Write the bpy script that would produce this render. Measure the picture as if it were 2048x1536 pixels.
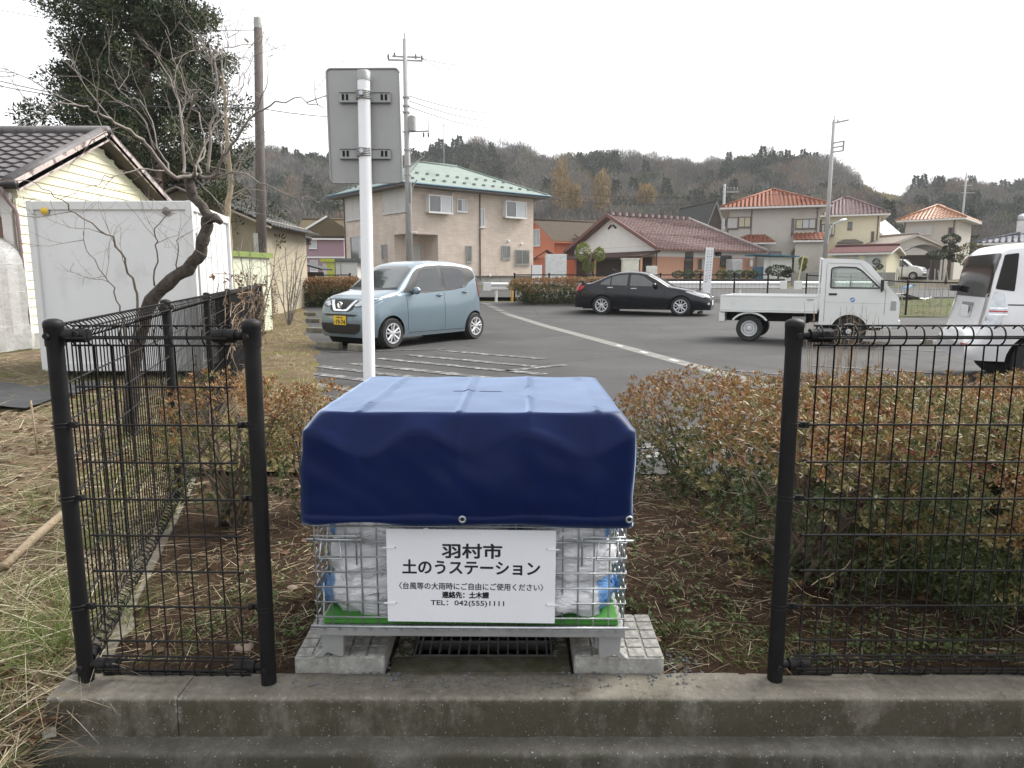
import bpy, bmesh, math, random
import numpy as np
from mathutils import Vector, Matrix, noise as mnoise
from mathutils.bvhtree import BVHTree
from mathutils.geometry import delaunay_2d_cdt

sc = bpy.context.scene
for _o in list(bpy.data.objects): bpy.data.objects.remove(_o)
COL = sc.collection
R = math.radians
rnd = random.Random(7)
rng = np.random.default_rng(7)

# ------------------------------------------------------------------ camera, sky, sun, exposure
FPX, CAMZ = 1400.0, 1.31                      # focal length in photo pixels (2048 wide), eye height over the kerb top
TILT = math.atan(213 / 1400.0)
cam = bpy.data.cameras.new('camera'); cam.sensor_width = 36; cam.lens = 36 * FPX / 2048
cam.clip_start = 0.05; cam.clip_end = 3000
camo = bpy.data.objects.new('camera', cam); COL.objects.link(camo)
camo.location = (0, 0, CAMZ); camo.rotation_euler = (R(90) - TILT, 0, 0)
sc.camera = camo

SUN_EL, SUN_AZ = R(45), R(60)                 # sun behind thin cloud, ahead of the camera and to the right (azimuth from +Y towards +X)
world = bpy.data.worlds.new('World'); sc.world = world; world.use_nodes = True
wn, wl = world.node_tree.nodes, world.node_tree.links
bg = wn['Background']; bg.inputs['Strength'].default_value = 0.1
sky = wn.new('ShaderNodeTexSky'); sky.sky_type = 'NISHITA'; sky.sun_disc = False
sky.sun_elevation = SUN_EL; sky.sun_rotation = SUN_AZ; sky.dust_density = 4; sky.air_density = 1.0
tc = wn.new('ShaderNodeTexCoord')
mp = wn.new('ShaderNodeMapping'); mp.inputs['Scale'].default_value = (1.0, 1.0, 2.6)
cl = wn.new('ShaderNodeTexNoise'); cl.inputs['Scale'].default_value = 1.6; cl.inputs['Detail'].default_value = 6; cl.inputs['Roughness'].default_value = .5
cr = wn.new('ShaderNodeValToRGB')
cr.color_ramp.elements[0].position = .33; cr.color_ramp.elements[0].color = (4.3, 4.38, 4.6, 1)
cr.color_ramp.elements[1].position = .55; cr.color_ramp.elements[1].color = (6.6, 6.6, 6.65, 1)
mx = wn.new('ShaderNodeMix'); mx.data_type = 'RGBA'; mx.inputs['Factor'].default_value = .9
wl.new(tc.outputs['Generated'], mp.inputs['Vector']); wl.new(mp.outputs[0], cl.inputs['Vector'])
wl.new(cl.outputs['Fac'], cr.inputs['Fac'])
wl.new(sky.outputs[0], mx.inputs['A']); wl.new(cr.outputs[0], mx.inputs['B']); wl.new(mx.outputs['Result'], bg.inputs['Color'])

sun = bpy.data.lights.new('sun', 'SUN'); sun.energy = 3.0; sun.angle = R(40); sun.color = (1, .965, .91)
suno = bpy.data.objects.new('sun', sun); COL.objects.link(suno)
sd = Vector((math.sin(SUN_AZ) * math.cos(SUN_EL), math.cos(SUN_AZ) * math.cos(SUN_EL), math.sin(SUN_EL)))
suno.rotation_euler = sd.to_track_quat('Z', 'Y').to_euler()

vs = sc.view_settings
vs.view_transform = 'Standard'; vs.look = 'None'; vs.exposure = 1.3; vs.gamma = 1.0; vs.use_curve_mapping = False
sc.cycles.max_bounces = 6; sc.cycles.diffuse_bounces = 3; sc.cycles.glossy_bounces = 3; sc.cycles.transmission_bounces = 4
sc.cycles.transparent_max_bounces = 8; sc.cycles.use_denoising = True

_c, _s = math.cos(TILT), math.sin(TILT)
def at(px, py, Y):
    """a survey sight line: the point at distance Y seen at photo pixel (px, py)"""
    u, v = (px - 1024) / FPX, (768 - py) / FPX
    d = Vector((u, _c + v * _s, -_s + v * _c)); k = Y / d.y
    return Vector((d.x * k, Y, CAMZ + d.z * k))
def gat(px, py, z=0.0):
    u, v = (px - 1024) / FPX, (768 - py) / FPX
    d = Vector((u, _c + v * _s, -_s + v * _c)); k = (z - CAMZ) / d.z
    return Vector((d.x * k, d.y * k, z))
def gz(y):
    """the land rises gently beyond the car park"""
    return float(np.interp(y, [0, 19, 24, 30, 36, 42, 60, 90, 130], [0, 0, .05, .33, .62, .95, 1.2, 1.7, 2.6]))

# ------------------------------------------------------------------ helpers: objects
def tag(o, label=None, cat=None, group=None, kind=None):
    if label: o['label'] = label
    if cat: o['category'] = cat
    if group: o['group'] = group
    if kind: o['kind'] = kind
    return o
def thing(name, label, cat, loc=(0, 0, 0), rz=0.0, group=None):
    o = bpy.data.objects.new(name, None); COL.objects.link(o); o.empty_display_size = .1
    o.location = loc; o.rotation_euler = (0, 0, rz)
    return tag(o, label, cat, group)
def sub(name, parent, loc=(0, 0, 0), rot=(0, 0, 0)):
    o = bpy.data.objects.new(name, None); COL.objects.link(o); o.parent = parent; o.location = loc; o.rotation_euler = rot
    o.empty_display_size = .05
    return o
def inst(name, me, parent=None, loc=(0, 0, 0), rot=(0, 0, 0), scale=(1, 1, 1)):
    o = bpy.data.objects.new(name, me); COL.objects.link(o); o.parent = parent
    o.location = loc; o.rotation_euler = rot; o.scale = scale
    return o
def copy_tree(o, parent=None):
    c = o.copy(); COL.objects.link(c); c.parent = parent
    for ch in list(o.children): copy_tree(ch, c)
    return c

class MB:
    def __init__(s): s.v = []; s.f = []; s.m = []; s.cm = 0
    def add(s, vs, fs):
        b = len(s.v); s.v.extend(tuple(p) for p in vs)
        for f in fs: s.f.append(tuple(b + i for i in f)); s.m.append(s.cm)
        return s
    def quad(s, a, b, c, d): return s.add([a, b, c, d], [(0, 1, 2, 3)])
    def box(s, x0, x1, y0, y1, z0, z1):
        return s.add([(x0, y0, z0), (x1, y0, z0), (x1, y1, z0), (x0, y1, z0), (x0, y0, z1), (x1, y0, z1), (x1, y1, z1), (x0, y1, z1)],
                     [(0, 3, 2, 1), (4, 5, 6, 7), (0, 1, 5, 4), (1, 2, 6, 5), (2, 3, 7, 6), (3, 0, 4, 7)])
    def bar(s, a, b, w, h, up=(0, 0, 1)):
        """a rectangular bar from a to b, w wide and h high"""
        a, b = Vector(a), Vector(b); d = (b - a).normalized(); u = Vector(up)
        r = d.cross(u)
        if r.length < 1e-4: r = d.cross(Vector((1, 0, 0)))
        r.normalize(); u = r.cross(d); r *= w / 2; u *= h / 2
        return s.add([a - r - u, a + r - u, a + r + u, a - r + u, b - r - u, b + r - u, b + r + u, b - r + u],
                     [(0, 1, 2, 3), (7, 6, 5, 4), (0, 4, 5, 1), (1, 5, 6, 2), (2, 6, 7, 3), (3, 7, 4, 0)])
    def tube(s, pts, r, n=6, cap=True):
        pts = [Vector(p) for p in pts]; k = len(pts); rs = r if isinstance(r, (list, tuple)) else [r] * k
        b = len(s.v); ref = None
        for i, p in enumerate(pts):
            d = (pts[min(i + 1, k - 1)] - pts[max(i - 1, 0)])
            d = d.normalized() if d.length > 1e-9 else Vector((0, 0, 1))
            if ref is None:
                ref = d.cross(Vector((0, 0, 1)))
                if ref.length < 1e-3: ref = d.cross(Vector((1, 0, 0)))
            ref = (ref - d * ref.dot(d))
            ref = ref.normalized() if ref.length > 1e-6 else d.orthogonal().normalized()
            w = d.cross(ref)
            for j in range(n):
                a = 2 * math.pi * j / n
                s.v.append(tuple(p + (ref * math.cos(a) + w * math.sin(a)) * rs[i]))
        for i in range(k - 1):
            for j in range(n):
                j2 = (j + 1) % n
                s.f.append((b + i * n + j, b + i * n + j2, b + (i + 1) * n + j2, b + (i + 1) * n + j)); s.m.append(s.cm)
        if cap:
            s.f.append(tuple(b + j for j in range(n))[::-1]); s.m.append(s.cm)
            s.f.append(tuple(b + (k - 1) * n + j for j in range(n))); s.m.append(s.cm)
        return s
    def lathe(s, prof, n=16, c=(0, 0, 0), axis='z', caps=True):
        """prof: (radius, height) pairs"""
        b = len(s.v); k = len(prof)
        for r, h in prof:
            for j in range(n):
                a = 2 * math.pi * j / n; x, y = r * math.cos(a), r * math.sin(a)
                p = (x, y, h) if axis == 'z' else ((x, h, y) if axis == 'y' else (h, x, y))
                s.v.append((p[0] + c[0], p[1] + c[1], p[2] + c[2]))
        for i in range(k - 1):
            for j in range(n):
                j2 = (j + 1) % n
                s.f.append((b + i * n + j, b + i * n + j2, b + (i + 1) * n + j2, b + (i + 1) * n + j)); s.m.append(s.cm)
        for i0 in (0, k - 1):
            if caps and prof[i0][0] > 1e-5: s.f.append(tuple(b + i0 * n + j for j in range(n))); s.m.append(s.cm)
        return s
    def prism(s, poly, z0, z1, axis='z'):
        """poly of 2D points extruded; axis z: (x,y)->z ; y: (x,z) -> y ; x: (y,z) -> x"""
        n = len(poly)
        def P(p, h): return (p[0], p[1], h) if axis == 'z' else ((p[0], h, p[1]) if axis == 'y' else (h, p[0], p[1]))
        vs = [P(p, z0) for p in poly] + [P(p, z1) for p in poly]
        fs = [tuple(range(n))[::-1], tuple(range(n, 2 * n))] + [(i, (i + 1) % n, n + (i + 1) % n, n + i) for i in range(n)]
        return s.add(vs, fs)
    def mesh(s, name, mats, smooth=False, bevel=0, seg=2, fix=True):
        me = bpy.data.meshes.new(name); me.from_pydata(s.v, [], s.f)
        mats = mats if isinstance(mats, (list, tuple)) else [mats]
        for m in mats: me.materials.append(m)
        if len(mats) > 1: me.polygons.foreach_set('material_index', s.m)
        if fix or bevel:
            bm = bmesh.new(); bm.from_mesh(me)
            if bevel:
                bmesh.ops.remove_doubles(bm, verts=bm.verts, dist=1e-6)
                bmesh.ops.bevel(bm, geom=[e for e in bm.edges if len(e.link_faces) == 2 and e.calc_face_angle(0) > .5], offset=bevel, segments=seg, affect='EDGES', profile=.6)
            bmesh.ops.recalc_face_normals(bm, faces=bm.faces); bm.to_mesh(me); bm.free()
        if smooth:
            me.polygons.foreach_set('use_smooth', [True] * len(me.polygons))
            if smooth != 'all': 
                try: me.set_sharp_from_angle(angle=R(smooth if smooth is not True else 40))
                except Exception: pass
        me.update()
        return me
    def build(s, name, mats, parent=None, **k):
        loc = k.pop('loc', (0, 0, 0)); rot = k.pop('rot', (0, 0, 0))
        return inst(name, s.mesh(name, mats, **k), parent, loc, rot)

def npmesh(name, V, Fc, mats, midx=None, smooth=False):
    """fast mesh from numpy verts and equal-sized faces"""
    V = np.asarray(V, np.float32); Fc = np.asarray(Fc, np.int32); k = Fc.shape[1]
    me = bpy.data.meshes.new(name); me.vertices.add(len(V)); me.vertices.foreach_set('co', V.ravel())
    me.loops.add(Fc.size); me.loops.foreach_set('vertex_index', Fc.ravel())
    me.polygons.add(len(Fc)); me.polygons.foreach_set('loop_start', np.arange(0, Fc.size, k, dtype=np.int32))
    for m in (mats if isinstance(mats, (list, tuple)) else [mats]): me.materials.append(m)
    if midx is not None: me.polygons.foreach_set('material_index', np.asarray(midx, np.int32))
    if smooth: me.polygons.foreach_set('use_smooth', np.ones(len(Fc), bool))
    me.update(calc_edges=True); me.validate()
    return me

def unit(a):
    return a / np.maximum(np.linalg.norm(a, axis=1, keepdims=True), 1e-9)
def leaf_geo(P, D, N, L, W, fold=.25, wide=.45):
    """folded rhombic leaves: base P, direction D, normal hint N, length L, width W -> verts, tris (2 per leaf)"""
    P = np.asarray(P, float); D = unit(np.asarray(D, float)); S = unit(np.cross(D, N)); U = np.cross(S, D)
    n = len(P); L = np.broadcast_to(L, n)[:, None]; W = np.broadcast_to(W, n)[:, None]
    mid = P + D * L * wide
    V = np.stack([P, mid + S * W / 2 + U * W * fold, P + D * L, mid - S * W / 2 + U * W * fold], 1).reshape(-1, 3)
    b = np.arange(n)[:, None] * 4
    T = np.concatenate([b + [0, 1, 2], b + [0, 2, 3]], 1).reshape(-1, 3)
    return V, T
def blade_geo(P, D, N, L, W, bend):
    """grass blades of three segments that droop: quads"""
    P = np.asarray(P, float); D = unit(np.asarray(D, float)); S = unit(np.cross(D, N)); n = len(P)
    L = np.broadcast_to(L, n)[:, None]; W = np.broadcast_to(W, n)[:, None]; B = np.broadcast_to(bend, n)[:, None]
    out = D.copy(); out[:, 2] = 0; out = unit(out + 1e-6); rows = []
    for t, w in ((0, 1), (.4, .85), (.75, .55), (1, .08)):
        c = P + D * L * t + (out * .55 - np.array([0, 0, .8])) * (B * L * t * t)
        rows.append(c + S * W * w / 2); rows.append(c - S * W * w / 2)
    V = np.stack(rows, 1).reshape(-1, 3); b = np.arange(n)[:, None] * 8
    Q = np.concatenate([b + [0, 1, 3, 2], b + [2, 3, 5, 4], b + [4, 5, 7, 6]], 1).reshape(-1, 4)
    return V, Q
def rdir(n, zlo=-1, zhi=1):
    z = rng.uniform(zlo, zhi, n); a = rng.uniform(0, 2 * math.pi, n); r = np.sqrt(np.maximum(0, 1 - z * z))
    return np.stack([r * np.cos(a), r * np.sin(a), z], 1)

# ------------------------------------------------------------------ helpers: materials
def _nodes(name):
    m = bpy.data.materials.new(name); m.use_nodes = True
    return m, m.node_tree.nodes, m.node_tree.links, m.node_tree.nodes['Principled BSDF']
def _noise(n, l, scale, detail=4, rough=.6, co='Object', stretch=None, dist=0):
    t = n.new('ShaderNodeTexCoord'); x = n.new('ShaderNodeTexNoise'); x.inputs['Scale'].default_value = scale
    x.inputs['Detail'].default_value = detail; x.inputs['Roughness'].default_value = rough; x.inputs['Distortion'].default_value = dist
    src = t.outputs[co]
    if stretch:
        mpn = n.new('ShaderNodeMapping'); mpn.inputs['Scale'].default_value = stretch; l.new(src, mpn.inputs['Vector']); src = mpn.outputs[0]
    l.new(src, x.inputs['Vector'])
    return x.outputs['Fac']
def _ramp(n, l, fac, stops):
    r = n.new('ShaderNodeValToRGB'); e = r.color_ramp.elements
    while len(e) < len(stops): e.new(.5)
    for k, (p, c) in enumerate(stops): e[k].position = p; e[k].color = (*c, 1)
    l.new(fac, r.inputs['Fac']); return r.outputs['Color']
def _mix(n, l, fac, a, b, mode='MIX'):
    m = n.new('ShaderNodeMix'); m.data_type = 'RGBA'; m.blend_type = mode
    for s_, v in (('Factor', fac), ('A', a), ('B', b)):
        if isinstance(v, (int, float)): m.inputs[s_].default_value = v
        elif isinstance(v, tuple): m.inputs[s_].default_value = (*v, 1)
        else: l.new(v, m.inputs[s_])
    return m.outputs['Result']
def _bump(n, l, p, h, strength, dist=.01):
    b = n.new('ShaderNodeBump'); b.inputs['Strength'].default_value = strength; b.inputs['Distance'].default_value = dist
    l.new(h, b.inputs['Height']); l.new(b.outputs[0], p.inputs['Normal'])
def sc3(c, k): return tuple(min(1, max(0, x * k)) for x in c)
def mat(name, col, rough=.6, var=.18, scale=6, metal=0.0, bump=0.0, bscale=60, bdist=.004, spec=.5, coat=0.0, dirt=None, dscale=1.5, dlo=.55, dhi=.75, stretch=None, alpha=None, trans=0.0, sheen=0.0):
    m, n, l, p = _nodes(name)
    c = _ramp(n, l, _noise(n, l, scale, 5, .65, stretch=stretch), [(.3, sc3(col, 1 - var)), (.7, sc3(col, 1 + var))])
    if dirt:
        f = _ramp(n, l, _noise(n, l, dscale, 6, .65), [(dlo, (0, 0, 0)), (dhi, (1, 1, 1))])
        c = _mix(n, l, f, c, dirt)
    l.new(c, p.inputs['Base Color'])
    p.inputs['Roughness'].default_value = rough; p.inputs['Metallic'].default_value = metal
    p.inputs['Specular IOR Level'].default_value = spec; p.inputs['Coat Weight'].default_value = coat; p.inputs['Coat Roughness'].default_value = .06
    p.inputs['Transmission Weight'].default_value = trans; p.inputs['Sheen Weight'].default_value = sheen; p.inputs['Sheen Roughness'].default_value = .35; p.inputs['Sheen Tint'].default_value = (.55, .72, 1, 1)
    if alpha is not None: p.inputs['Alpha'].default_value = alpha
    if bump: _bump(n, l, p, _noise(n, l, bscale, 4), bump, bdist)
    return m
def leafmat(name, cols, rough=.55, trans=.25, spec=.4):
    """colour differs from leaf to leaf (one mesh island each)"""
    m, n, l, p = _nodes(name); g = n.new('ShaderNodeNewGeometry')
    k = len(cols); c = _ramp(n, l, g.outputs['Random Per Island'], [((i + .5) / k, cc) for i, cc in enumerate(cols)])
    l.new(c, p.inputs['Base Color']); p.inputs['Roughness'].default_value = rough; p.inputs['Specular IOR Level'].default_value = spec
    if trans:
        t = n.new('ShaderNodeBsdfTranslucent'); l.new(c, t.inputs['Color']); a = n.new('ShaderNodeMixShader'); a.inputs[0].default_value = trans
        l.new(p.outputs[0], a.inputs[1]); l.new(t.outputs[0], a.inputs[2]); l.new(a.outputs[0], n['Material Output'].inputs['Surface'])
    return m
def glassmat(name, col=(.02, .025, .03), rough=.04, spec=.9):
    m = mat(name, col, rough, var=.1, scale=1.2, spec=spec, coat=.6); return m
def clearglass(name, tint=(.75, .8, .78), refl=.12):
    m, n, l, p = _nodes(name); t = n.new('ShaderNodeBsdfTransparent'); t.inputs['Color'].default_value = (*tint, 1)
    g = n.new('ShaderNodeBsdfGlossy'); g.inputs['Roughness'].default_value = .03; a = n.new('ShaderNodeMixShader'); a.inputs[0].default_value = refl
    l.new(t.outputs[0], a.inputs[1]); l.new(g.outputs[0], a.inputs[2]); l.new(a.outputs[0], n['Material Output'].inputs['Surface'])
    return m

BLACKPAINT = mat('black_powder_coat', (.009, .0085, .009), .55, .35, 14, bump=.25, bscale=300, bdist=.0006, spec=.22, dirt=(.03, .027, .023), dscale=4, dlo=.6, dhi=.8)
BLACKWIRE = mat('black_coated_wire', (.008, .007, .007), .6, .3, 20, spec=.18, dirt=(.022, .018, .015), dscale=9, dlo=.58, dhi=.72)
GALV = mat('galvanised_steel', (.46, .48, .50), .36, .15, 30, metal=.85, bump=.08, bscale=200)
GALVDULL = mat('dull_galvanised_steel', (.33, .335, .33), .55, .14, 8, metal=.45, dirt=(.2, .19, .17), dscale=3, dlo=.6, dhi=.85)
CHROME = mat('chrome', (.75, .76, .78), .12, .05, 5, metal=1)
RUBBER = mat('tyre_rubber', (.018, .018, .019), .8, .2, 12, dirt=(.04, .038, .034), dscale=6)
ALLOY = mat('alloy_rim', (.62, .63, .65), .3, .08, 9, metal=.35)
BLACKPLASTIC = mat('black_plastic', (.014, .014, .015), .5, .2, 20)
DARKVOID = mat('dark_cavity', (.008, .008, .008), .9, .2, 8)
GLASSDARK = glassmat('dark_window_glass')
WHITEPAINT = mat('white_gloss_paint', (.74, .75, .75), .3, .03, 3, coat=.3)
# ================================================================== ground, car park, roads
def xb(y):                                     # line of the fence between car park and yard
    return -1.40 - .309 * (y - 2.13)
def N3(x, y, z=0.0, s=1.0): return mnoise.noise(Vector((x * s, y * s, z)))
def sheet(name, rows, cols, fn, m, smooth=True):
    V = []; 
    for r_ in rows:
        for c_ in cols: V.append(fn(c_, r_))
    k = len(cols); F_ = [(i * k + j, i * k + j + 1, (i + 1) * k + j + 1, (i + 1) * k + j) for i in range(len(rows) - 1) for j in range(k - 1)]
    o = inst(name, npmesh(name, V, F_, m, smooth=smooth)); return tag(o, kind='structure')

def soilmat(name, base, dark, light, green=None, gscale=1.3, glo=.5, ghi=.62, fine=45):
    m, n, l, p = _nodes(name)
    c = _ramp(n, l, _noise(n, l, fine, 8, .75), [(.3, dark), (.5, base), (.68, light)])
    c2 = _ramp(n, l, _noise(n, l, 3.1, 6, .7), [(.35, (.55, .5, .46)), (.65, (1.15, 1.1, 1.05))])
    c = _mix(n, l, 1.0, c, c2, 'MULTIPLY')
    if green:
        f = _ramp(n, l, _noise(n, l, gscale, 7, .7), [(glo, (0, 0, 0)), (ghi, (1, 1, 1))])
        c = _mix(n, l, f, c, green)
    l.new(c, p.inputs['Base Color']); p.inputs['Roughness'].default_value = .95; p.inputs['Specular IOR Level'].default_value = .15
    _bump(n, l, p, _noise(n, l, fine * 1.4, 8, .8), .9, .02)
    return m
SOIL = soilmat('planting_soil', (.050, .031, .019), (.020, .0125, .008), (.10, .068, .045), (.04, .043, .015), .9, .55, .72)
YARD = soilmat('yard_soil', (.14, .11, .075), (.055, .042, .028), (.25, .205, .145), (.095, .11, .033), .7, .46, .62, fine=26)
VERGE = soilmat('mossy_verge', (.125, .098, .058), (.05, .037, .022), (.21, .178, .112), (.105, .10, .028), 1.3, .50, .66, fine=30)
LAND = soilmat('land', (.11, .097, .07), (.06, .055, .04), (.15, .14, .105), (.065, .07, .032), .15, .48, .6, fine=4)
def asphaltmat(name, base=.085):
    m, n, l, p = _nodes(name)
    c = _ramp(n, l, _noise(n, l, 130, 3, .8), [(.3, (base * .55,) * 3), (.52, (base, base, base * 1.02)), (.75, (base * 1.9, base * 1.88, base * 1.85))])
    c2 = _ramp(n, l, _noise(n, l, .55, 6, .6), [(.32, (.62, .62, .64)), (.68, (1.26, 1.25, 1.22))])
    c = _mix(n, l, 1.0, c, c2, 'MULTIPLY')
    f = _ramp(n, l, _noise(n, l, 1.1, 7, .7, dist=.6), [(.6, (0, 0, 0)), (.74, (.55, .55, .55))])
    c = _mix(n, l, f, c, (.085, .082, .07))
    vo = n.new('ShaderNodeTexVoronoi'); vo.feature = 'DISTANCE_TO_EDGE'; vo.inputs['Scale'].default_value = .42; tv_ = n.new('ShaderNodeTexCoord'); nz_ = n.new('ShaderNodeTexNoise'); nz_.inputs['Scale'].default_value = 1.7; nz_.inputs['Detail'].default_value = 6; l.new(tv_.outputs['Object'], nz_.inputs['Vector']); l.new(_mix(n, l, .28, tv_.outputs['Object'], nz_.outputs['Color']), vo.inputs['Vector'])
    c = _mix(n, l, _ramp(n, l, vo.outputs['Distance'], [(.0, (.85, .85, .85)), (.011, (0, 0, 0))]), c, (.02, .02, .018))                      # hairline cracks
    c = _mix(n, l, _ramp(n, l, _noise(n, l, .9, 3, .5), [(.60, (0, 0, 0)), (.70, (.6, .6, .6))]), c, (.024, .024, .025))                       # old oil and tar patches
    l.new(c, p.inputs['Base Color']); p.inputs['Roughness'].default_value = .85; p.inputs['Specular IOR Level'].default_value = .4
    _bump(n, l, p, _noise(n, l, 160, 3, .8), .6, .006)
    return m
ASPHALT = asphaltmat('car_park_asphalt', .040); ROADMAT = asphaltmat('road_asphalt', .042)
def paintmat(name, lo, hi, base=(.34, .34, .33), under=(.042, .042, .044)):
    m, n, l, p = _nodes(name)
    f = _ramp(n, l, _noise(n, l, 7, 8, .82), [(lo, (0, 0, 0)), (hi, (1, 1, 1))])
    c = _mix(n, l, f, under, base); l.new(c, p.inputs['Base Color']); p.inputs['Roughness'].default_value = .7
    return m
WORN = paintmat('worn_white_paint', .49, .63); LINEP = paintmat('white_line_paint', .38, .5); FAINT = paintmat('faded_white_paint', .52, .66)
def concretemat(name, base, moss, mlo=.42, mhi=.62, mscale=2.6, speck=.0, side=0.0):
    m, n, l, p = _nodes(name)
    c = _ramp(n, l, _noise(n, l, 38, 7, .75), [(.3, sc3(base, .72)), (.7, sc3(base, 1.22))])
    c = _mix(n, l, 1.0, c, _ramp(n, l, _noise(n, l, 5, 6, .7), [(.3, (.7, .69, .66)), (.7, (1.12, 1.12, 1.12))]), 'MULTIPLY')
    f = _ramp(n, l, _noise(n, l, mscale, 8, .72, stretch=(1, 1, .5)), [(mlo, (0, 0, 0)), (mhi, (.85, .85, .85))])
    if side:                                   # moss mix is full on upright faces, weaker on level ones
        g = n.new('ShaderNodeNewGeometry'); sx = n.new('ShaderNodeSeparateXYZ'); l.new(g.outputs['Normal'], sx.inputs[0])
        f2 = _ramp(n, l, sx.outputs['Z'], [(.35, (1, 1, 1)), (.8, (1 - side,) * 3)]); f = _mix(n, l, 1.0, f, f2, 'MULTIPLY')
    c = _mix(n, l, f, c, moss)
    c = _mix(n, l, _ramp(n, l, _noise(n, l, 7, 9, .82), [(.54, (0, 0, 0)), (.66, (.62, .62, .62))]), c, (.045, .037, .024))
    c = _mix(n, l, _ramp(n, l, _noise(n, l, 16, 7, .75, stretch=(1, 1, .45)), [(.57, (0, 0, 0)), (.70, (.4, .4, .4))]), c, sc3(base, .75))
    if speck: c = _mix(n, l, _ramp(n, l, _noise(n, l, 120, 4, .7), [(.64, (0, 0, 0)), (.70, (speck,) * 3)]), c, (.46, .46, .43))
    if speck:                                  # arrises chipped to bare aggregate
        ge = n.new('ShaderNodeNewGeometry'); ch = _mix(n, l, 1.0, _ramp(n, l, ge.outputs['Pointiness'], [(.53, (0, 0, 0)), (.60, (1, 1, 1))]), _ramp(n, l, _noise(n, l, 30, 7, .8), [(.50, (0, 0, 0)), (.60, (.9, .9, .9))]), 'MULTIPLY'); c = _mix(n, l, ch, c, (.40, .39, .36))
    l.new(c, p.inputs['Base Color']); p.inputs['Roughness'].default_value = .88; p.inputs['Specular IOR Level'].default_value = .3
    _bump(n, l, p, _noise(n, l, 120, 6, .8), .6, .006)
    return m
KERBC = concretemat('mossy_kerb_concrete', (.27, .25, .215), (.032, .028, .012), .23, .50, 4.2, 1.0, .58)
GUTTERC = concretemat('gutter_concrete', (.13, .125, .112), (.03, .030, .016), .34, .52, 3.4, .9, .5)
SLABC = concretemat('pale_slab_concrete', (.30, .30, .285), (.13, .12, .09), .58, .78, 6, .5)
DRAINC = concretemat('drain_concrete', (.13, .12, .095), (.05, .052, .02), .38, .56, 7, .3)
PALEC = concretemat('pale_concrete', (.33, .325, .31), (.2, .19, .16), .5, .75, 2)

# the land: one sheet to the horizon
sheet('ground', [-80, -20, 0, 1.2, 1.7, 2.4, 6, 12, 19, 24, 30, 36, 42, 50, 60, 75, 90, 110, 130, 200, 400, 700], [-700, -300, -120, -60, -30, -15, 0, 15, 30, 60, 120, 300, 700],
      lambda x, y: (x, y, (-.36 if y < 2.5 else gz(y) - .14)), LAND)
# the street the camera stands on, with its stepped gutter kerb
sheet('road', list(np.linspace(-12, 1.80, 30)), list(np.linspace(-16, 16, 60)), lambda x, y: (x, y, -.262 + .004 * N3(x, y, 0, 1.5)), ROADMAT)

def extrude_profile(name, prof, xs, m, amp=.004, yaw=None, parent=None, freq=9, closed=True):
    """a long concrete piece: the (y, z) outline carried along x, with an uneven worn surface"""
    V = []; k = len(prof); cy = sum(p[0] for p in prof) / k; cz = sum(p[1] for p in prof) / k
    for x in xs:
        for (y, z) in prof:
            e = mnoise.noise(Vector((x * freq, y * freq, z * freq))) * amp + mnoise.noise(Vector((x * 31, y * 31, z * 31))) * amp * .5
            dy, dz = y - cy, z - cz; L_ = math.hypot(dy, dz) + 1e-6
            V.append((x, y + dy / L_ * e, z + dz / L_ * e))
    F_ = [(i * k + j, i * k + (j + 1) % k, (i + 1) * k + (j + 1) % k, (i + 1) * k + j) for i in range(len(xs) - 1) for j in range(k)]
    mb = MB(); mb.add(V, F_ + [tuple(range(k)), tuple((len(xs) - 1) * k + j for j in range(k))])
    return mb.build(name, m, parent, smooth=50)
def dens(pts, d=.02):
    out = []
    for i, a in enumerate(pts):
        b = pts[(i + 1) % len(pts)]; n = max(1, int(math.hypot(b[0] - a[0], b[1] - a[1]) / d))
        for t in range(n): out.append((a[0] + (b[0] - a[0]) * t / n, a[1] + (b[1] - a[1]) * t / n))
    return out
kerb = thing('kerb_wall', 'low mossy concrete kerb wall that carries the black mesh fences', 'kerb wall', (0, 2.1, 0))
kp = dens([(-.072, -.17), (-.069, -.012), (-.062, -.003), (-.052, 0), (.068, .0), (.074, -.006), (.074, -.17)], .02)
for (a, b) in ((-1.47, -1.058), (-1.055, 2.6), (2.603, 8.0)):
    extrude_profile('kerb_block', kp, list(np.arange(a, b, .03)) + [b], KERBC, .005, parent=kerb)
gp = dens([(1.66, -.30), (1.70, -.264), (1.91, -.25), (1.94, -.20), (1.949, -.150), (1.955, -.139), (1.964, -.133), (2.04, -.13), (2.04, -.30)], .02)
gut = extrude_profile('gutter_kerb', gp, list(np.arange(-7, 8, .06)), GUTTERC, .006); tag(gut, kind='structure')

# car park
ys = [4.52, 4.8, 5.4, 6, 7, 8, 9, 10, 12, 14, 16, 18, 20, 22, 24, 26, 28, 29.2]
lot = sheet('car_park', ys, list(np.linspace(0, 1, 24)), lambda t, y: ((xb(y) + .95 + (.5 if y < 5 else 0)) * (1 - t) + (12 + .5 * y) * t, y + (.06 * N3(t * 30, 1) if y < 4.6 else 0), gz(y) + .012), ASPHALT)
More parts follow.
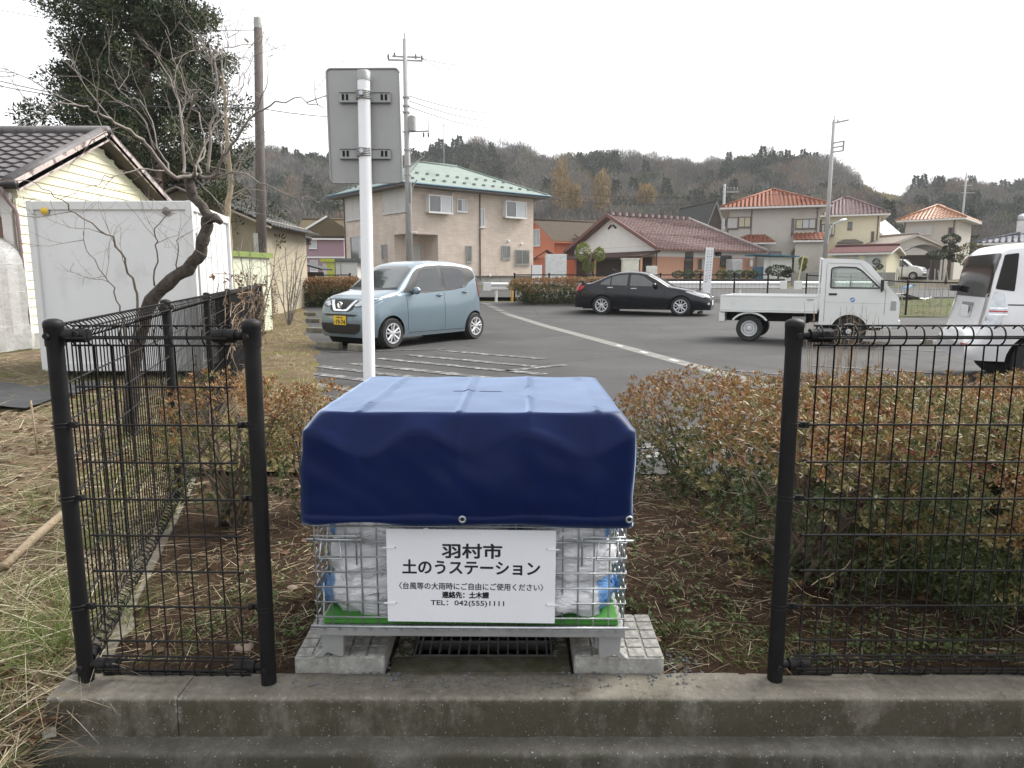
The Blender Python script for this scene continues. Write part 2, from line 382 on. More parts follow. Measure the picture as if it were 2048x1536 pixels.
# planting bed behind the kerb
bx_ = list(np.linspace(-1.34, 0, 46)) + list(np.linspace(.04, 2.6, 86)) + list(np.linspace(2.8, 9, 30))
def bedz(x, y):
    z = .012 * N3(x, y, 0, 3) + .010 * N3(x, y, 5, 9) + .005 * N3(x, y, 9, 24) + .004
    if y > 4.5: z += .15 * (4.5 - y)
    dx = max(abs(x + .11) - .70, 0); dy = max(abs(y - 2.35) - .30, 0)       # flat round the drain and its slabs
    k = min(1, math.hypot(dx, dy) / .15)
    if -.40 < x < .19 and 2.22 < y < 2.60: return -.26
    return z * k + (-.012) * (1 - k)
def bedx(x, y): return x if x > -1.2 else -1.2 + (x + 1.2) / .14 * (-1.2 - xb(y) - .05)
sheet('planting_bed', list(np.linspace(2.16, 4.70, 86)), bx_, lambda x, y: (bedx(x, y), y, bedz(bedx(x, y), y)), SOIL)
# mossy verge between fence and asphalt
sheet('verge', list(np.linspace(4.5, 29, 110)), list(np.linspace(0, 1, 16)), lambda t, y: (xb(y) - .05 + t * (1.15 + .25 * N3(y, 3, 0, .9) + .12 * N3(y, 8, 0, 3)), y, gz(y) + .02 + .03 * (1 - t) * (1 + N3(t * 4, y, 0, 1.2)) - (.03 if t > .95 else 0)), VERGE)
# weedy yard left of the fence
def yardz(x, y):
    z = .03 * N3(x, y, 0, .8) + .018 * N3(x, y, 4, 2.6) + .008 * N3(x, y, 7, 8)
    drop = min(1, max(0, (2.35 - y) / .9)); drop = drop * drop * (3 - 2 * drop)
    return z - .17 * drop + gz(y) - .012
sheet('yard', list(np.arange(.9, 4, .05)) + list(np.arange(4, 12, .16)) + list(np.arange(12, 34, .8)), [t ** 1.7 for t in np.linspace(0, 1, 90)],
      lambda t, y: ((xb(y) + .02 if y > 2.2 else -1.45) - 30 * t, y, yardz((xb(y) if y > 2.2 else -1.45) - 30 * t, y)), YARD)

# markings in the car park: children of the asphalt sheet
def strip(name, a, b, w, m, parent=lot, dz=.008, seg=12):
    a, b = Vector(a), Vector(b); d = (b - a).normalized(); r_ = Vector((d.y, -d.x, 0)) * w / 2; V = []; F_ = []
    for i in range(seg + 1):
        p = a.lerp(b, i / seg); z = gz(p.y) + .012 + dz
        V += [(p.x - r_.x, p.y - r_.y, z), (p.x + r_.x, p.y + r_.y, z)]
        if i: F_.append((2 * i - 2, 2 * i - 1, 2 * i + 1, 2 * i))
    return MB().add(V, F_).build(name, m, parent, fix=False)
hd = (gat(936, 737) - gat(762, 720)).normalized()          # direction of the hatching
for k, (px, py, ln, w) in enumerate([(882, 703, 2.2, .16), (815, 712, 2.6, .17), (758, 719, 3.2, .18), (705, 729, 3.9, .19), (640, 735, 4.3, .19), (590, 745, 2.6, .19), (600, 768, 2.2, .18), (612, 792, 1.2, .18)]):
    a = gat(px, py); strip('painted_stripe', a, a + hd * ln, w, WORN)
strip('painted_stripe', gat(660, 706), gat(892, 700), .13, FAINT); strip('painted_stripe', gat(1010, 744), gat(1130, 732), .14, WORN)
strip('parking_line', gat(1440, 741), gat(1570, 752), .10, FAINT)
strip('parking_line', gat(1575, 693), gat(1900, 705), .11, FAINT); strip('parking_line', gat(1620, 733), gat(1930, 752), .11, FAINT)
strip('parking_line', gat(1840, 683), gat(2040, 689), .11, LINEP)
for k in range(5):                                           # worn patches of paint seen between the shrubs
    strip('painted_stripe', (.62 + .28 * k, 4.95 + .33 * k, 0), (1.9 + .3 * k, 5.15 + .33 * k, 0), .14, WORN)
strip('painted_stripe', (-2.4, 5.6, 0), (-1.0, 5.9, 0), .16, WORN); strip('painted_stripe', (-2.5, 6.3, 0), (-.9, 6.6, 0), .16, WORN)
# concrete drain run crossing the car park
dr = thing('drain_run', 'narrow pale concrete drain run crossing the asphalt', 'drain')
a, b = Vector((3.35, 7.05, 0)), Vector((-1.1, 28.6, 0)); d = (b - a); nblk = 36
cov = MB().box(-.145, .145, -.297, .297, -.03, .0).mesh('drain_cover', concretemat('drain_cover_concrete', (.20, .20, .19), (.12, .115, .1), .5, .75, 2), bevel=.01, seg=1)
gap = MB().box(-.03, .03, -.14, .14, -.001, .003).mesh('drain_slot', mat('slot_paint', (.5, .5, .49), .7))
for k in range(nblk):
    p = a + d * (k + .5) / nblk
    q = inst('drain_cover', cov, dr, (p.x, p.y, gz(p.y) + .022), (0, 0, math.atan2(-d.x, d.y)))
    if k < 12 and k % 2 == 0: inst('drain_slot', gap, q)
dr.location = (0, 0, 0)

# the road beyond, its edge lines, and the vegetable plot on the right
far_road = sheet('far_road', [31.6, 33, 35, 37.6], list(np.linspace(-30, 60, 40)), lambda x, y: (x, y + .12 * x * 0, gz(y) + .03), ROADMAT)
strip('edge_line', (-26, 31.95, 0), (55, 31.95, 0), .15, LINEP, far_road, dz=.03, seg=2); strip('edge_line', (-26, 37.2, 0), (55, 37.2, 0), .15, LINEP, far_road, dz=.03, seg=2)
FIELD = soilmat('field_grass', (.095, .082, .05), (.055, .05, .028), (.14, .12, .075), (.065, .08, .025), .6, .42, .55, fine=8)
sheet('field', list(np.linspace(22.5, 31, 10)), list(np.linspace(10, 45, 26)), lambda x, y: (x + .3 * (y - 22), y, gz(y) + .03 + .04 * N3(x, y, 0, .7)), FIELD)
PALE_EDGE = tag(extrude_profile('car_park_kerb', dens([(29.1, .2), (29.1, .47), (29.25, .48), (29.25, .2)], .1), [-10, -6, -2.2], PALEC, .004), kind='structure')
PALE_EDGE2 = tag(extrude_profile('car_park_kerb', dens([(29.1, .2), (29.1, .47), (29.25, .48), (29.25, .2)], .1), [.2, 3, 6, 9.5], PALEC, .004), kind='structure')
# ================================================================== mesh fences
POSTR = .0242
def post_mesh(h, clamps=True):
    mb = MB(); mb.lathe([(POSTR, -.12), (POSTR, h - .02)], 20)
    return mb.mesh('post_tube', BLACKPAINT, smooth=True)
def cap_mesh():
    return MB().lathe([(POSTR + .003, -.075), (POSTR + .0035, -.02), (POSTR + .0045, -.018), (POSTR + .0045, -.004), (POSTR, .003), (POSTR - .012, .008), (.001, .009)], 20).mesh('post_cap', BLACKPAINT, smooth=35)
def clip_mesh():
    mb = MB(); n = 18
    for dz in (-.006, .006): mb.tube([(math.cos(2 * math.pi * k / n) * (POSTR + .0015), math.sin(2 * math.pi * k / n) * (POSTR + .0015), dz) for k in range(n + 1)], .0016, 5, cap=False)
    mb.bar((POSTR, -.006, 0), (POSTR + .03, -.006, 0), .007, .018); mb.lathe([(.009, -.014), (.009, .004), (.004, .008)], 8, (POSTR + .022, 0, 0), 'y')
    return mb.mesh('wire_clip', BLACKPAINT)
def bracket_mesh():
    """the sleeve that ties the rolled beam to a post, along +x"""
    mb = MB(); mb.tube([(POSTR - .004, 0, 0), (POSTR + .02, 0, 0)], .013, 10); mb.tube([(POSTR + .018, 0, 0), (POSTR + .085, 0, 0)], .021, 12)
    mb.lathe([(.011, -.026), (.011, -.015)], 8, (POSTR + .06, 0, .004), 'y')
    return mb.mesh('beam_bracket', BLACKPAINT, smooth=40)
BOLTM = MB().lathe([(.009, -.036), (.010, -.032), (.010, -.024)], 8, axis='y').mesh('bracket_bolt', BLACKPAINT)
CAPM, CLIPM, BRKM = cap_mesh(), clip_mesh(), bracket_mesh()
POSTM = post_mesh(1.18)
ZT, ZB, RR = 1.135, .055, .030                   # rolled beam centres and radius
WR = .0026
def vwire_pts():
    """one upright wire with its curl at top and bottom, in the y-z plane"""
    pts = []
    for k in range(0, 12): a = -math.pi * .5 + 1.28 * math.pi * k / 11; pts.append((0, RR * math.cos(a) * -1, ZT + RR * math.sin(a)))
    up = pts[::-1]
    low = []
    for k in range(0, 12): a = math.pi * .5 + 1.28 * math.pi * k / 11; low.append((0, RR * math.cos(a) * 1, ZB + RR * math.sin(a)))
    return up[:-1] + [(0, 0, ZT - RR), (0, 0, ZB + RR)] + low[1:]
VW = MB().tube(vwire_pts(), WR, 5).mesh('upright_wire', BLACKWIRE, smooth='all')
VW3 = MB().tube([(0, 0, ZT - RR), (0, 0, ZB + RR)], WR, 4).mesh('upright_wire', BLACKWIRE)
HZ = [ZT - RR - .008 - .1195 * k for k in range(1, 9)]
def beam_rods(): return [(.0, ZT - RR), (-RR * .95, ZT - .006), (.0, ZT + RR), (RR * .95, ZT - .006), (0, ZB + RR), (-RR * .95, ZB), (0, ZB - RR), (RR * .95, ZB)]
def add_panel(f, a, b, parts=True, stuff=None):
    """mesh panel between post feet a and b, as parts of fence f (or collected into the stuff builder)"""
    a, b = Vector(a), Vector(b); d = b - a; L_ = d.length; rz = math.atan2(d.y, d.x); n = int(round((L_ - .10) / .05)); x0 = (L_ - (n - 1) * .05) / 2
    hm = None
    if parts:
        for k in range(n):
            p = a + d * ((x0 + k * .05) / L_)
            inst('upright_wire', VW, f, (p.x, p.y, p.z), (0, rnd.uniform(-.004, .004), rz))
        rod = MB().tube([(x0 - .02, 0, 0), (L_ / 2, 0, 0), (L_ - x0 + .02, 0, 0)], WR * 1.3, 6).mesh('cross_wire', BLACKPAINT)
        for z in HZ: inst('cross_wire', rod, f, a + Vector((-d.y / L_ * -.004, d.x / L_ * -.004, z)), (0, 0, rz))
        for (y, z) in beam_rods(): inst('beam_wire', rod, f, a + Vector((-d.y / L_ * y, d.x / L_ * y, z)), (0, 0, rz))
    else:
        u = d / L_; w = Vector((-u.y, u.x, 0))
        for k in range(n):
            p = a + u * (x0 + k * .05); stuff.tube([p + Vector((0, 0, ZT - RR)), p + Vector((0, 0, ZB + RR))], WR * 1.1, 3, cap=False)
            stuff.tube([p + Vector((0, 0, ZT)) + w * RR * math.cos(t) + Vector((0, 0, RR * math.sin(t))) for t in (0, 1.05, 2.1, 3.14, 4.2, 5.25, 6.28)], WR * 1.1, 3, cap=False)
        for (y, z) in [(0, z) for z in HZ] + beam_rods(): stuff.tube([a + w * y + Vector((0, 0, z)), b + w * y + Vector((0, 0, z))], WR * 1.1, 3, cap=False)
    for (p, r0) in ((a, rz), (b, rz + math.pi)):
        for z in (ZT, ZB): inst('bracket_bolt', BOLTM, inst('beam_bracket', BRKM, f, (p.x, p.y, p.z + z), (0, 0, r0)), (0, 0, 0), (0, 0, math.pi if abs(r0 - math.pi) < .3 else 0))
        for z in (HZ[1], HZ[3] + .004, HZ[6]): inst('wire_clip', CLIPM, f, (p.x, p.y, p.z + z), (0, 0, r0))
def add_post(f, p, lean=(0, 0)):
    o = inst('post', POSTM, f, p, (lean[0], lean[1], 0)); inst('post_cap', CAPM, o, (0, 0, 1.178)); return o

pA, pB, pC = Vector((-1.402, 2.135, 0)), Vector((-.795, 2.118, 0)), Vector((.866, 2.135, 0))
ff = thing('mesh_fence', 'short black wire fence panel between two posts, beside the covered cage', 'fence', pA)
ff.location = (0, 0, 0)
add_post(ff, pA, (0, .004)); add_post(ff, pB, (0, .006)); add_panel(ff, pA, pB)
fr = thing('mesh_fence', 'black wire fence in front of the clipped azalea hedge', 'fence')
add_post(fr, pC, (0, -.004)); add_panel(fr, pC, pC + Vector((2.0, 0, 0))); add_post(fr, pC + Vector((2.0, 0, 0))); 
fs = thing('mesh_fence', 'long black wire fence receding along the weedy yard', 'fence')
spts = [Vector((xb(2.13 + 1.92 * k), 2.13 + 1.92 * k, gz(2.13 + 1.92 * k))) for k in range(13)]
farm = MB()
for k in range(12):
    if k: add_post(fs, spts[k])
    add_panel(fs, spts[k], spts[k + 1], parts=k < 3, stuff=farm)
add_post(fs, spts[12])
tag(farm.build('far_wires', BLACKWIRE, fs, fix=False), kind='stuff')
side = thing('fence_kerb', 'narrow concrete strip under the receding fence', 'kerb')
dirf = math.atan2(spts[1].y - spts[0].y, spts[1].x - spts[0].x)
for k in range(8):
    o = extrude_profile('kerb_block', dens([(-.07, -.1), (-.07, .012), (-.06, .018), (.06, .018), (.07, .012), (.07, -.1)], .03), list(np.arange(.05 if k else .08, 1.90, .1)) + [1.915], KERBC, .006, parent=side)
    o.location = spts[k] + Vector((0, 0, -.02)); o.rotation_euler = (0, 0, dirf)
# ================================================================== the sandbag station
CX, CY0, CROT = -.131, 2.545, R(-.8)
GREENB = mat('green_board', (.05, .22, .028), .65, .15, 9); 
def local(x, y, z=0): 
    c, s = math.cos(CROT), math.sin(CROT); return Vector((CX + c * x - s * y, CY0 + s * x + c * y, z))
# two paving slabs that carry the cage
def slab(x0, y0, label, rz):
    t = thing('paving_slab', label, 'slab', (x0 + .15, y0 + .15, 0), rz, 'slabs under the cage')
    MB().box(-.15, .15, -.15, .15, -.02, .0555).build('slab_body', SLABC, t, bevel=.004, seg=1)
    sq = MB().box(-.0265, .0265, -.0265, .0265, .0, .0048).mesh('raised_square', SLABC, bevel=.0022, seg=1)
    for i in range(5):
        for j in range(5): inst('raised_square', sq, t, (-.12 + .06 * i, -.12 + .06 * j, .0553), (0, 0, rnd.choice((0, 1.5708))))
slab(-.73, 2.176, 'grooved pale concrete paving slab under the cage foot nearest the two-post fence panel', R(1))
slab(.211, 2.174, 'grooved pale concrete paving slab under the cage foot nearest the azalea hedge', R(-1.2))
# drain with a steel grate
t = thing('drain_grate', 'steel drain grate in a mossy concrete frame under the cage', 'grate', (-.098, 2.40, 0))
col_ = MB(); col_.box(-.318, .3, -.222, -.112, -.3, -.004); col_.box(-.318, -.25, -.112, .25, -.3, -.006); col_.box(.243, .3, -.112, .25, -.3, -.006); col_.box(-.25, .243, .19, .25, -.3, -.006)
col_.build('concrete_frame', DRAINC, t, bevel=.006, seg=1)
MB().box(-.25, .243, -.112, .19, -.30, -.252).build('pit_floor', DARKVOID, t)
fm = MB(); 
for (a, b) in (((-.248, -.108), (.241, -.108)), ((-.248, .186), (.241, .186)), ((-.246, -.108), (-.246, .186)), ((.239, -.108), (.239, .186))): fm.bar((*a, -.020), (*b, -.020), .006, .034)
STEELD = mat('weathered_steel', (.16, .155, .15), .5, .25, 20, metal=.6, dirt=(.12, .07, .04), dscale=14, dlo=.6, dhi=.75)
fm.build('grate_frame', STEELD, t)
gb = MB().box(-.0028, .0028, -.104, .182, -.036, -.004).mesh('grate_bar', STEELD)
for k in range(14): inst('grate_bar', gb, t, (-.2465 + .0347 * (k + .5), 0, 0))
gx = MB().box(-.243, .236, -.003, .003, -.038, -.006).mesh('cross_bar', STEELD)
for y in (-.008, .088): inst('cross_bar', gx, t, (0, y, 0))

# galvanised folding mesh cage
cage = thing('mesh_cage', 'galvanised wire mesh cage holding sandbags under a navy cover', 'cage', (CX, CY0, 0), CROT)
W2, D2, Z0, Z1 = .5, .40, .196, .80
wv = MB().tube([(0, 0, Z0 - .012), (0, 0, Z1)], .0028, 6).mesh('upright_wire', GALV, smooth='all')
wx = MB().tube([(-W2 - .004, 0, 0), (W2 + .004, 0, 0)], .0028, 6).mesh('cross_wire', GALV, smooth='all')
wy = MB().tube([(0, -D2, 0), (0, D2, 0)], .0028, 6).mesh('cross_wire', GALV, smooth='all')
for k in range(21):
    for y in (-D2, D2): inst('upright_wire', wv, cage, (-W2 + .05 * k, y, 0))
for k in range(1, 16):
    for x in (-W2, W2): inst('upright_wire', wv, cage, (x, -D2 + .05 * k, 0))
zs_ = [Z0 + .018 + .0515 * k for k in range(12)]
for z in zs_:
    inst('cross_wire', wx, cage, (0, -D2 - .0045, z)); inst('cross_wire', wx, cage, (0, D2 + .0045, z))
    for x in (-W2 - .0045, W2 + .0045): inst('cross_wire', wy, cage, (x, 0, z))
for (a, b) in (((-W2, -D2), (W2, -D2)), ((-W2, D2), (W2, D2)), ((-W2, -D2), (-W2, D2)), ((W2, -D2), (W2, D2))):
    MB().tube([(*a, Z1), (*b, Z1)], .005, 8).build('top_rail', GALV, cage, smooth='all')
fb = MB(); fb.box(-.505, .505, -.41, .41, .150, .178)
fb.build('base_tray', GALVDULL, cage, bevel=.004)
MB().tube([(-.515, -.423, .190), (.513, -.423, .190)], .0055, 8).build('front_rail', GALV, cage, smooth='all')
tk = MB().box(-.003, .003, -.004, .004, -.014, .0).mesh('rail_tab', GALV)
for k in range(20): inst('rail_tab', tk, cage, (-.475 + .05 * k, -.418, .188))
def cage_leg(sx, sy):
    g = MB(); w = .042
    prof = [(-w, .150), (-w * .92, .09), (-w * 1.35, .070), (-w * 1.6, .064), (-w * 1.6, .0605), (-w * .9, .0605), (-w * .55, .078), (w * .5, .062), (w * .75, .066), (w * .82, .150)]
    if sx > 0: prof = [(-x, z) for x, z in prof][::-1]
    g.prism(prof, -.012, .012, 'y'); 
    g.box(-w, w * .8, .010 if sy < 0 else -.075, .075 if sy < 0 else -.010, .085, .150)
    return g.build('leg', GALVDULL, cage, loc=(sx * .455, sy * .375, 0), bevel=.003, seg=1)
for sx in (-1, 1):
    for sy in (-1, 1): cage_leg(sx, sy)
def latch(sx):
    g = MB(); x0, x1 = sx * .522, sx * .345
    g.tube([(x0, -.415, .482), (x1, -.415, .482)], .0045, 8); 
    for dx, z0 in ((.0, .42), (.055, .42)):
        pass
    g.tube([(sx * .495, -.418, .482), (sx * .495, -.425, .498), (sx * .36, -.425, .498), (sx * .36, -.42, .482), (sx * .36, -.42, .40)], .0033, 6)
    g.tube([(sx * .47, -.425, .482), (sx * .478, -.43, .425), (sx * .405, -.43, .425), (sx * .412, -.425, .482)], .0033, 6)
    return g.build('latch', GALV, cage, smooth='all')
latch(-1); latch(1)
# green board lying on the tray
gbm = MB().box(-.485, .485, -.385, .385, .180, .192).box(-.484, .484, -.384, .384, .1925, .204)
gbo = tag(gbm.build('green_board', GREENB, bevel=.002, seg=1), 'bright green board under the sandbags on the cage floor', 'board'); gbo.location = (CX, CY0, 0); gbo.rotation_euler.z = CROT

# sandbags
def bagmat():
    m, n, l, p = _nodes('woven_white_bag'); tcn = n.new('ShaderNodeTexCoord'); sx = n.new('ShaderNodeSeparateXYZ'); l.new(tcn.outputs['Object'], sx.inputs[0])
    ad = n.new('ShaderNodeMath'); ad.operation = 'MULTIPLY_ADD'; ad.inputs[1].default_value = .10; l.new(_noise(n, l, 4, 3), ad.inputs[0]); l.new(sx.outputs['X'], ad.inputs[2])
    f = _ramp(n, l, ad.outputs[0], [(.165, (0, 0, 0)), (.175, (1, 1, 1))])
    w = n.new('ShaderNodeTexBrick'); w.inputs['Scale'].default_value = 120; l.new(tcn.outputs['Object'], w.inputs['Vector'])
    w.inputs['Color1'].default_value = (.07, .24, .58, 1); w.inputs['Color2'].default_value = (.12, .31, .64, 1); w.inputs['Mortar'].default_value = (.3, .5, .8, 1)
    c = _mix(n, l, f, _ramp(n, l, _noise(n, l, 6, 5), [(.3, (.74, .75, .78)), (.7, (.88, .88, .90))]), w.outputs['Color'])
    l.new(c, p.inputs['Base Color']); p.inputs['Roughness'].default_value = .42
    _bump(n, l, p, _noise(n, l, 14, 5, .6, stretch=(1, 2.5, 2.5), dist=1.2), .8, .02)
    t_ = n.new('ShaderNodeBsdfTranslucent'); l.new(c, t_.inputs['Color']); a = n.new('ShaderNodeMixShader'); a.inputs[0].default_value = .2
    l.new(p.outputs[0], a.inputs[1]); l.new(t_.outputs[0], a.inputs[2]); l.new(a.outputs[0], n['Material Output'].inputs['Surface'])
    return m
BAG = bagmat(); STRAP = mat('white_strap', (.8, .8, .82), .4)
def sandbag(x, y, z, lx, ly, lz, rz, label, seed, flip=False):
    V = []; nu, nv = 40, 22; e = .72
    def sp(v, k): return math.copysign(abs(v) ** k, v)
    for i in range(nv + 1):
        b = -math.pi / 2 + math.pi * i / nv
        for j in range(nu):
            a = 2 * math.pi * j / nu
            px = sp(math.cos(b), .85) * sp(math.cos(a), e); py = sp(math.cos(b), .85) * sp(math.sin(a), e); pz = sp(math.sin(b), .85)
            pin = 1 - .35 * abs(px) ** 4
            q = Vector((px * lx, py * ly * (1 - .12 * abs(px) ** 3), pz * lz * pin))
            q += Vector((0, 0, 1)) * (mnoise.noise(Vector((px * 2 + seed, py * 2, pz * 2))) * lz * .45) + q.normalized() * (mnoise.noise(Vector((px * 5 + seed, py * 5, pz * 5))) * .022)
            V.append(q)
    F_ = [(i * nu + j, i * nu + (j + 1) % nu, (i + 1) * nu + (j + 1) % nu, (i + 1) * nu + j) for i in range(nv) for j in range(nu)]
    o = MB().add(V, F_).build('sandbag', BAG, smooth='all'); tag(o, label, 'sandbag', 'sandbags in the cage')
    p = local(x, y, z); o.location = p; o.rotation_euler = (rnd.uniform(-.1, .1), rnd.uniform(-.12, .12), CROT + rz + (math.pi if flip else 0))
    g = MB()                                                   # gathered neck with a tie
    n_ = 14; ring = []
    for k, (r_, xx) in enumerate(((.5, .94), (.16, 1.03), (.13, 1.07), (.36, 1.11))):
        for j in range(n_):
            a = 2 * math.pi * j / n_; w = r_ * (1 + .35 * math.sin(a * 5 + seed)) ; ring.append((lx * xx + .008 * math.sin(a * 3), ly * w * .8 * math.cos(a), lz * w * .9 * math.sin(a) - lz * .15))
    g.add(ring, [(k * n_ + j, k * n_ + (j + 1) % n_, (k + 1) * n_ + (j + 1) % n_, (k + 1) * n_ + j) for k in range(3) for j in range(n_)])
    g.build('neck', BAG, o, smooth='all', fix=False)
    MB().tube([(lx * 1.05, .02, -.01), (lx * 1.05, ly * .25, lz * .1), (lx * 1.02, ly * .45, -lz * .5), (lx * 1.04, ly * .5, -lz * 1.1)], .0022, 4).build('tie_string', STRAP, o)
    return o
# three columns in the front row, four layers each
side_txt = ('beside the two-post fence panel end', 'behind the notice board', 'beside the hedge end')
lay_txt = ('lowest', 'second from the bottom', 'third from the bottom', 'topmost')
for ci, (bx0, yaw) in enumerate(((-.312, .06), (.005, -.05), (.315, -.06))):
    for li in range(4):
        zc = .262 + li * .118
        col_txt = ('of the stack nearest the two-post fence', 'of the stack behind the notice', 'of the stack nearest the hedge')[ci]
        sandbag(bx0 + rnd.uniform(-.02, .02), -.232 + rnd.uniform(-.012, .008), zc + (.012 if li == 0 else 0), .176 if li == 0 else .168, .158, .094 if li == 0 else .080, yaw + rnd.uniform(-.12, .12),
                ('blue-printed sandbag, ' if (ci, li) not in ((0, 2), (2, 3)) else 'plain white sandbag, ') + lay_txt[li] + ' ' + col_txt, ci * 7.3 + li * 3.1, flip=((ci == 0) ^ (li in (1, 3))))

# navy tarpaulin
TARP = mat('navy_tarpaulin', (.0024, .0084, .050), .36, .16, 7, bump=.2, bscale=260, bdist=.0008, spec=.12, dirt=(.004, .010, .053), dscale=3, dlo=.55, dhi=.9, sheen=1.0)
def tarp():
    hx, hy, zt, zh = .515, .437, .898, .548
    M_ = 64; per = []                               # points round the rectangle (unit), dense
    sides = [((-1, -1), (1, -1), 110), ((1, -1), (1, 1), 70), ((1, 1), (-1, 1), 60), ((-1, 1), (-1, -1), 70)]
    for a, b, n in sides:
        for k in range(n): t_ = k / n; per.append((a[0] + (b[0] - a[0]) * t_, a[1] + (b[1] - a[1]) * t_))
    K = len(per); rings = []
    cre = [-.33, -.03, .19, .40]
    def roundrect(p, inset, rad):
        x, y = p[0] * (hx - inset), p[1] * (hy - inset); ex, ey = hx - inset - rad, hy - inset - rad
        dx, dy = max(0, abs(x) - ex), max(0, abs(y) - ey)
        if dx > 0 and dy > 0:
            m_ = max(dx, dy); L_ = math.hypot(dx, dy); k = m_ / L_ * 1.0; dx *= k; dy *= k
            x = math.copysign(ex + dx, x); y = math.copysign(ey + dy, y)
        return x, y
    levels = []
    for t_ in (0, .05, .105, .112): levels.append(('s', t_))
    for k in range(3, 29): t_ = k / 29 * .86 + .05; levels.append(('s', t_)) if t_ > .112 else None
    levels.append(('s', .93)); levels.append(('s', 1.0))
    for k in range(1, 8): levels.append(('r', k / 7))
    for k in range(1, 24): levels.append(('t', k / 23))
    for kind, t_ in levels:
        ring = []
        for p in per:
            # how far the cover droops at the rim varies between folds
            ang = p[0] * 3.1 + p[1] * 1.7
            dro = .088 + .036 * math.sin(p[0] * 9.5 + 1.2) * (1 if p[1] < -.9 else .5) + .012 * mnoise.noise(Vector((p[0] * 4, p[1] * 4, 2)))
            flare = .012 * (1 - t_) if kind == 's' else 0
            if kind == 's':
                x, y = roundrect(p, 0, .028); z = zh + (zt - dro - zh) * t_
                b_ = .012 * mnoise.noise(Vector((x * 3.4, y * 3.4, z * 4.5))) + .0035 * min(1, t_ * 3) * mnoise.noise(Vector((x * 15 + z * 9, y * 15, z * 13))) + .006 * mnoise.noise(Vector((x * 8, y * 8, z * 6 + x * 6))) + .006 * math.sin(t_ * math.pi)
                d_ = Vector((x / hx, y / hy, 0)); 
                nx, ny = (math.copysign(1, x) if abs(p[0]) > .985 else 0), (math.copysign(1, y) if abs(p[1]) > .985 else 0)
                if t_ < .11: b_ += .0022
                x += nx * b_; y += ny * b_
                if t_ == 0: z += .004 * math.sin(p[0] * 7) - .006 * p[0] * (1 if p[1] < 0 else 0)
                z += (.006 * mnoise.noise(Vector((x * 5, y * 5, 9))) ) * (1 - t_)
            elif kind == 'r':
                ins = .042 * t_ ** .85; x, y = roundrect(p, ins, .028 + ins * .4); z = zt - dro * ((1 - t_) ** 1.25 * .97 + .03)
                z += .004 * mnoise.noise(Vector((x * 9, y * 9, 1)))
            else:
                s_ = 1 - t_ * .9995; x, y = roundrect(p, .042, .045); cx_ = max(-.10, min(.10, x)); x = cx_ + (x - cx_) * s_; y *= s_; z = zt - dro * .03 * s_
                z += .008 * mnoise.noise(Vector((x * 3, y * 3, 4))) * min(1, t_ * 4) + .0025 * mnoise.noise(Vector((x * 9, y * 7, 7)))
            for c_ in cre:
                w_ = abs(x - c_ - (.03 * y if c_ < -.3 else 0)); 
                if kind == 't': z += .0065 * max(0, 1 - w_ / .012)
                elif p[1] < -.98: y -= .0022 * max(0, 1 - w_ / .011)
            ring.append((x, y, z))
        rings.append(ring)
    V = [p for r_ in rings for p in r_]
    F_ = [(i * K + j, i * K + (j + 1) % K, (i + 1) * K + (j + 1) % K, (i + 1) * K + j) for i in range(len(rings) - 1) for j in range(K)]
    mb = MB().add(V, F_); o = mb.build('tarpaulin_cover', TARP, smooth='all'); bm = bmesh.new(); bm.from_mesh(o.data); bmesh.ops.remove_doubles(bm, verts=bm.verts, dist=.0009); bmesh.ops.recalc_face_normals(bm, faces=bm.faces); bm.to_mesh(o.data); bm.free()
    so = o.modifiers.new('thickness', 'SOLIDIFY'); so.thickness = .0012
    return o
tp = tag(tarp(), 'navy blue waterproof cover draped over the sandbag cage', 'cover'); tp.location = (CX + .002, CY0 - .018, 0); tp.rotation_euler.z = CROT
gm = MB().lathe([(.006, -.0012), (.0115, -.0012), (.0125, .0005), (.010, .0026), (.0075, .0028), (.006, .0014), (.006, -.0012)], 18, axis='y').mesh('grommet', GALV, smooth='all')
gh = MB().lathe([(.0064, .0), (.0064, .0006)], 14, axis='y').mesh('eyelet_hole', DARKVOID)
for (x, y, z, r_) in ((-.018, -.4425, .572, 0), (.497, -.4375, .572, 0), (-.515, -.27, .585, -math.pi / 2), (.5175, .1, .585, math.pi / 2)):
    g = inst('grommet', gm, tp, (x, y - (.012 if r_ == 0 else 0), z), (0, 0, r_ + (math.pi if r_ == 0 else math.pi))); inst('eyelet_hole', gh, g, (0, .0003, 0))

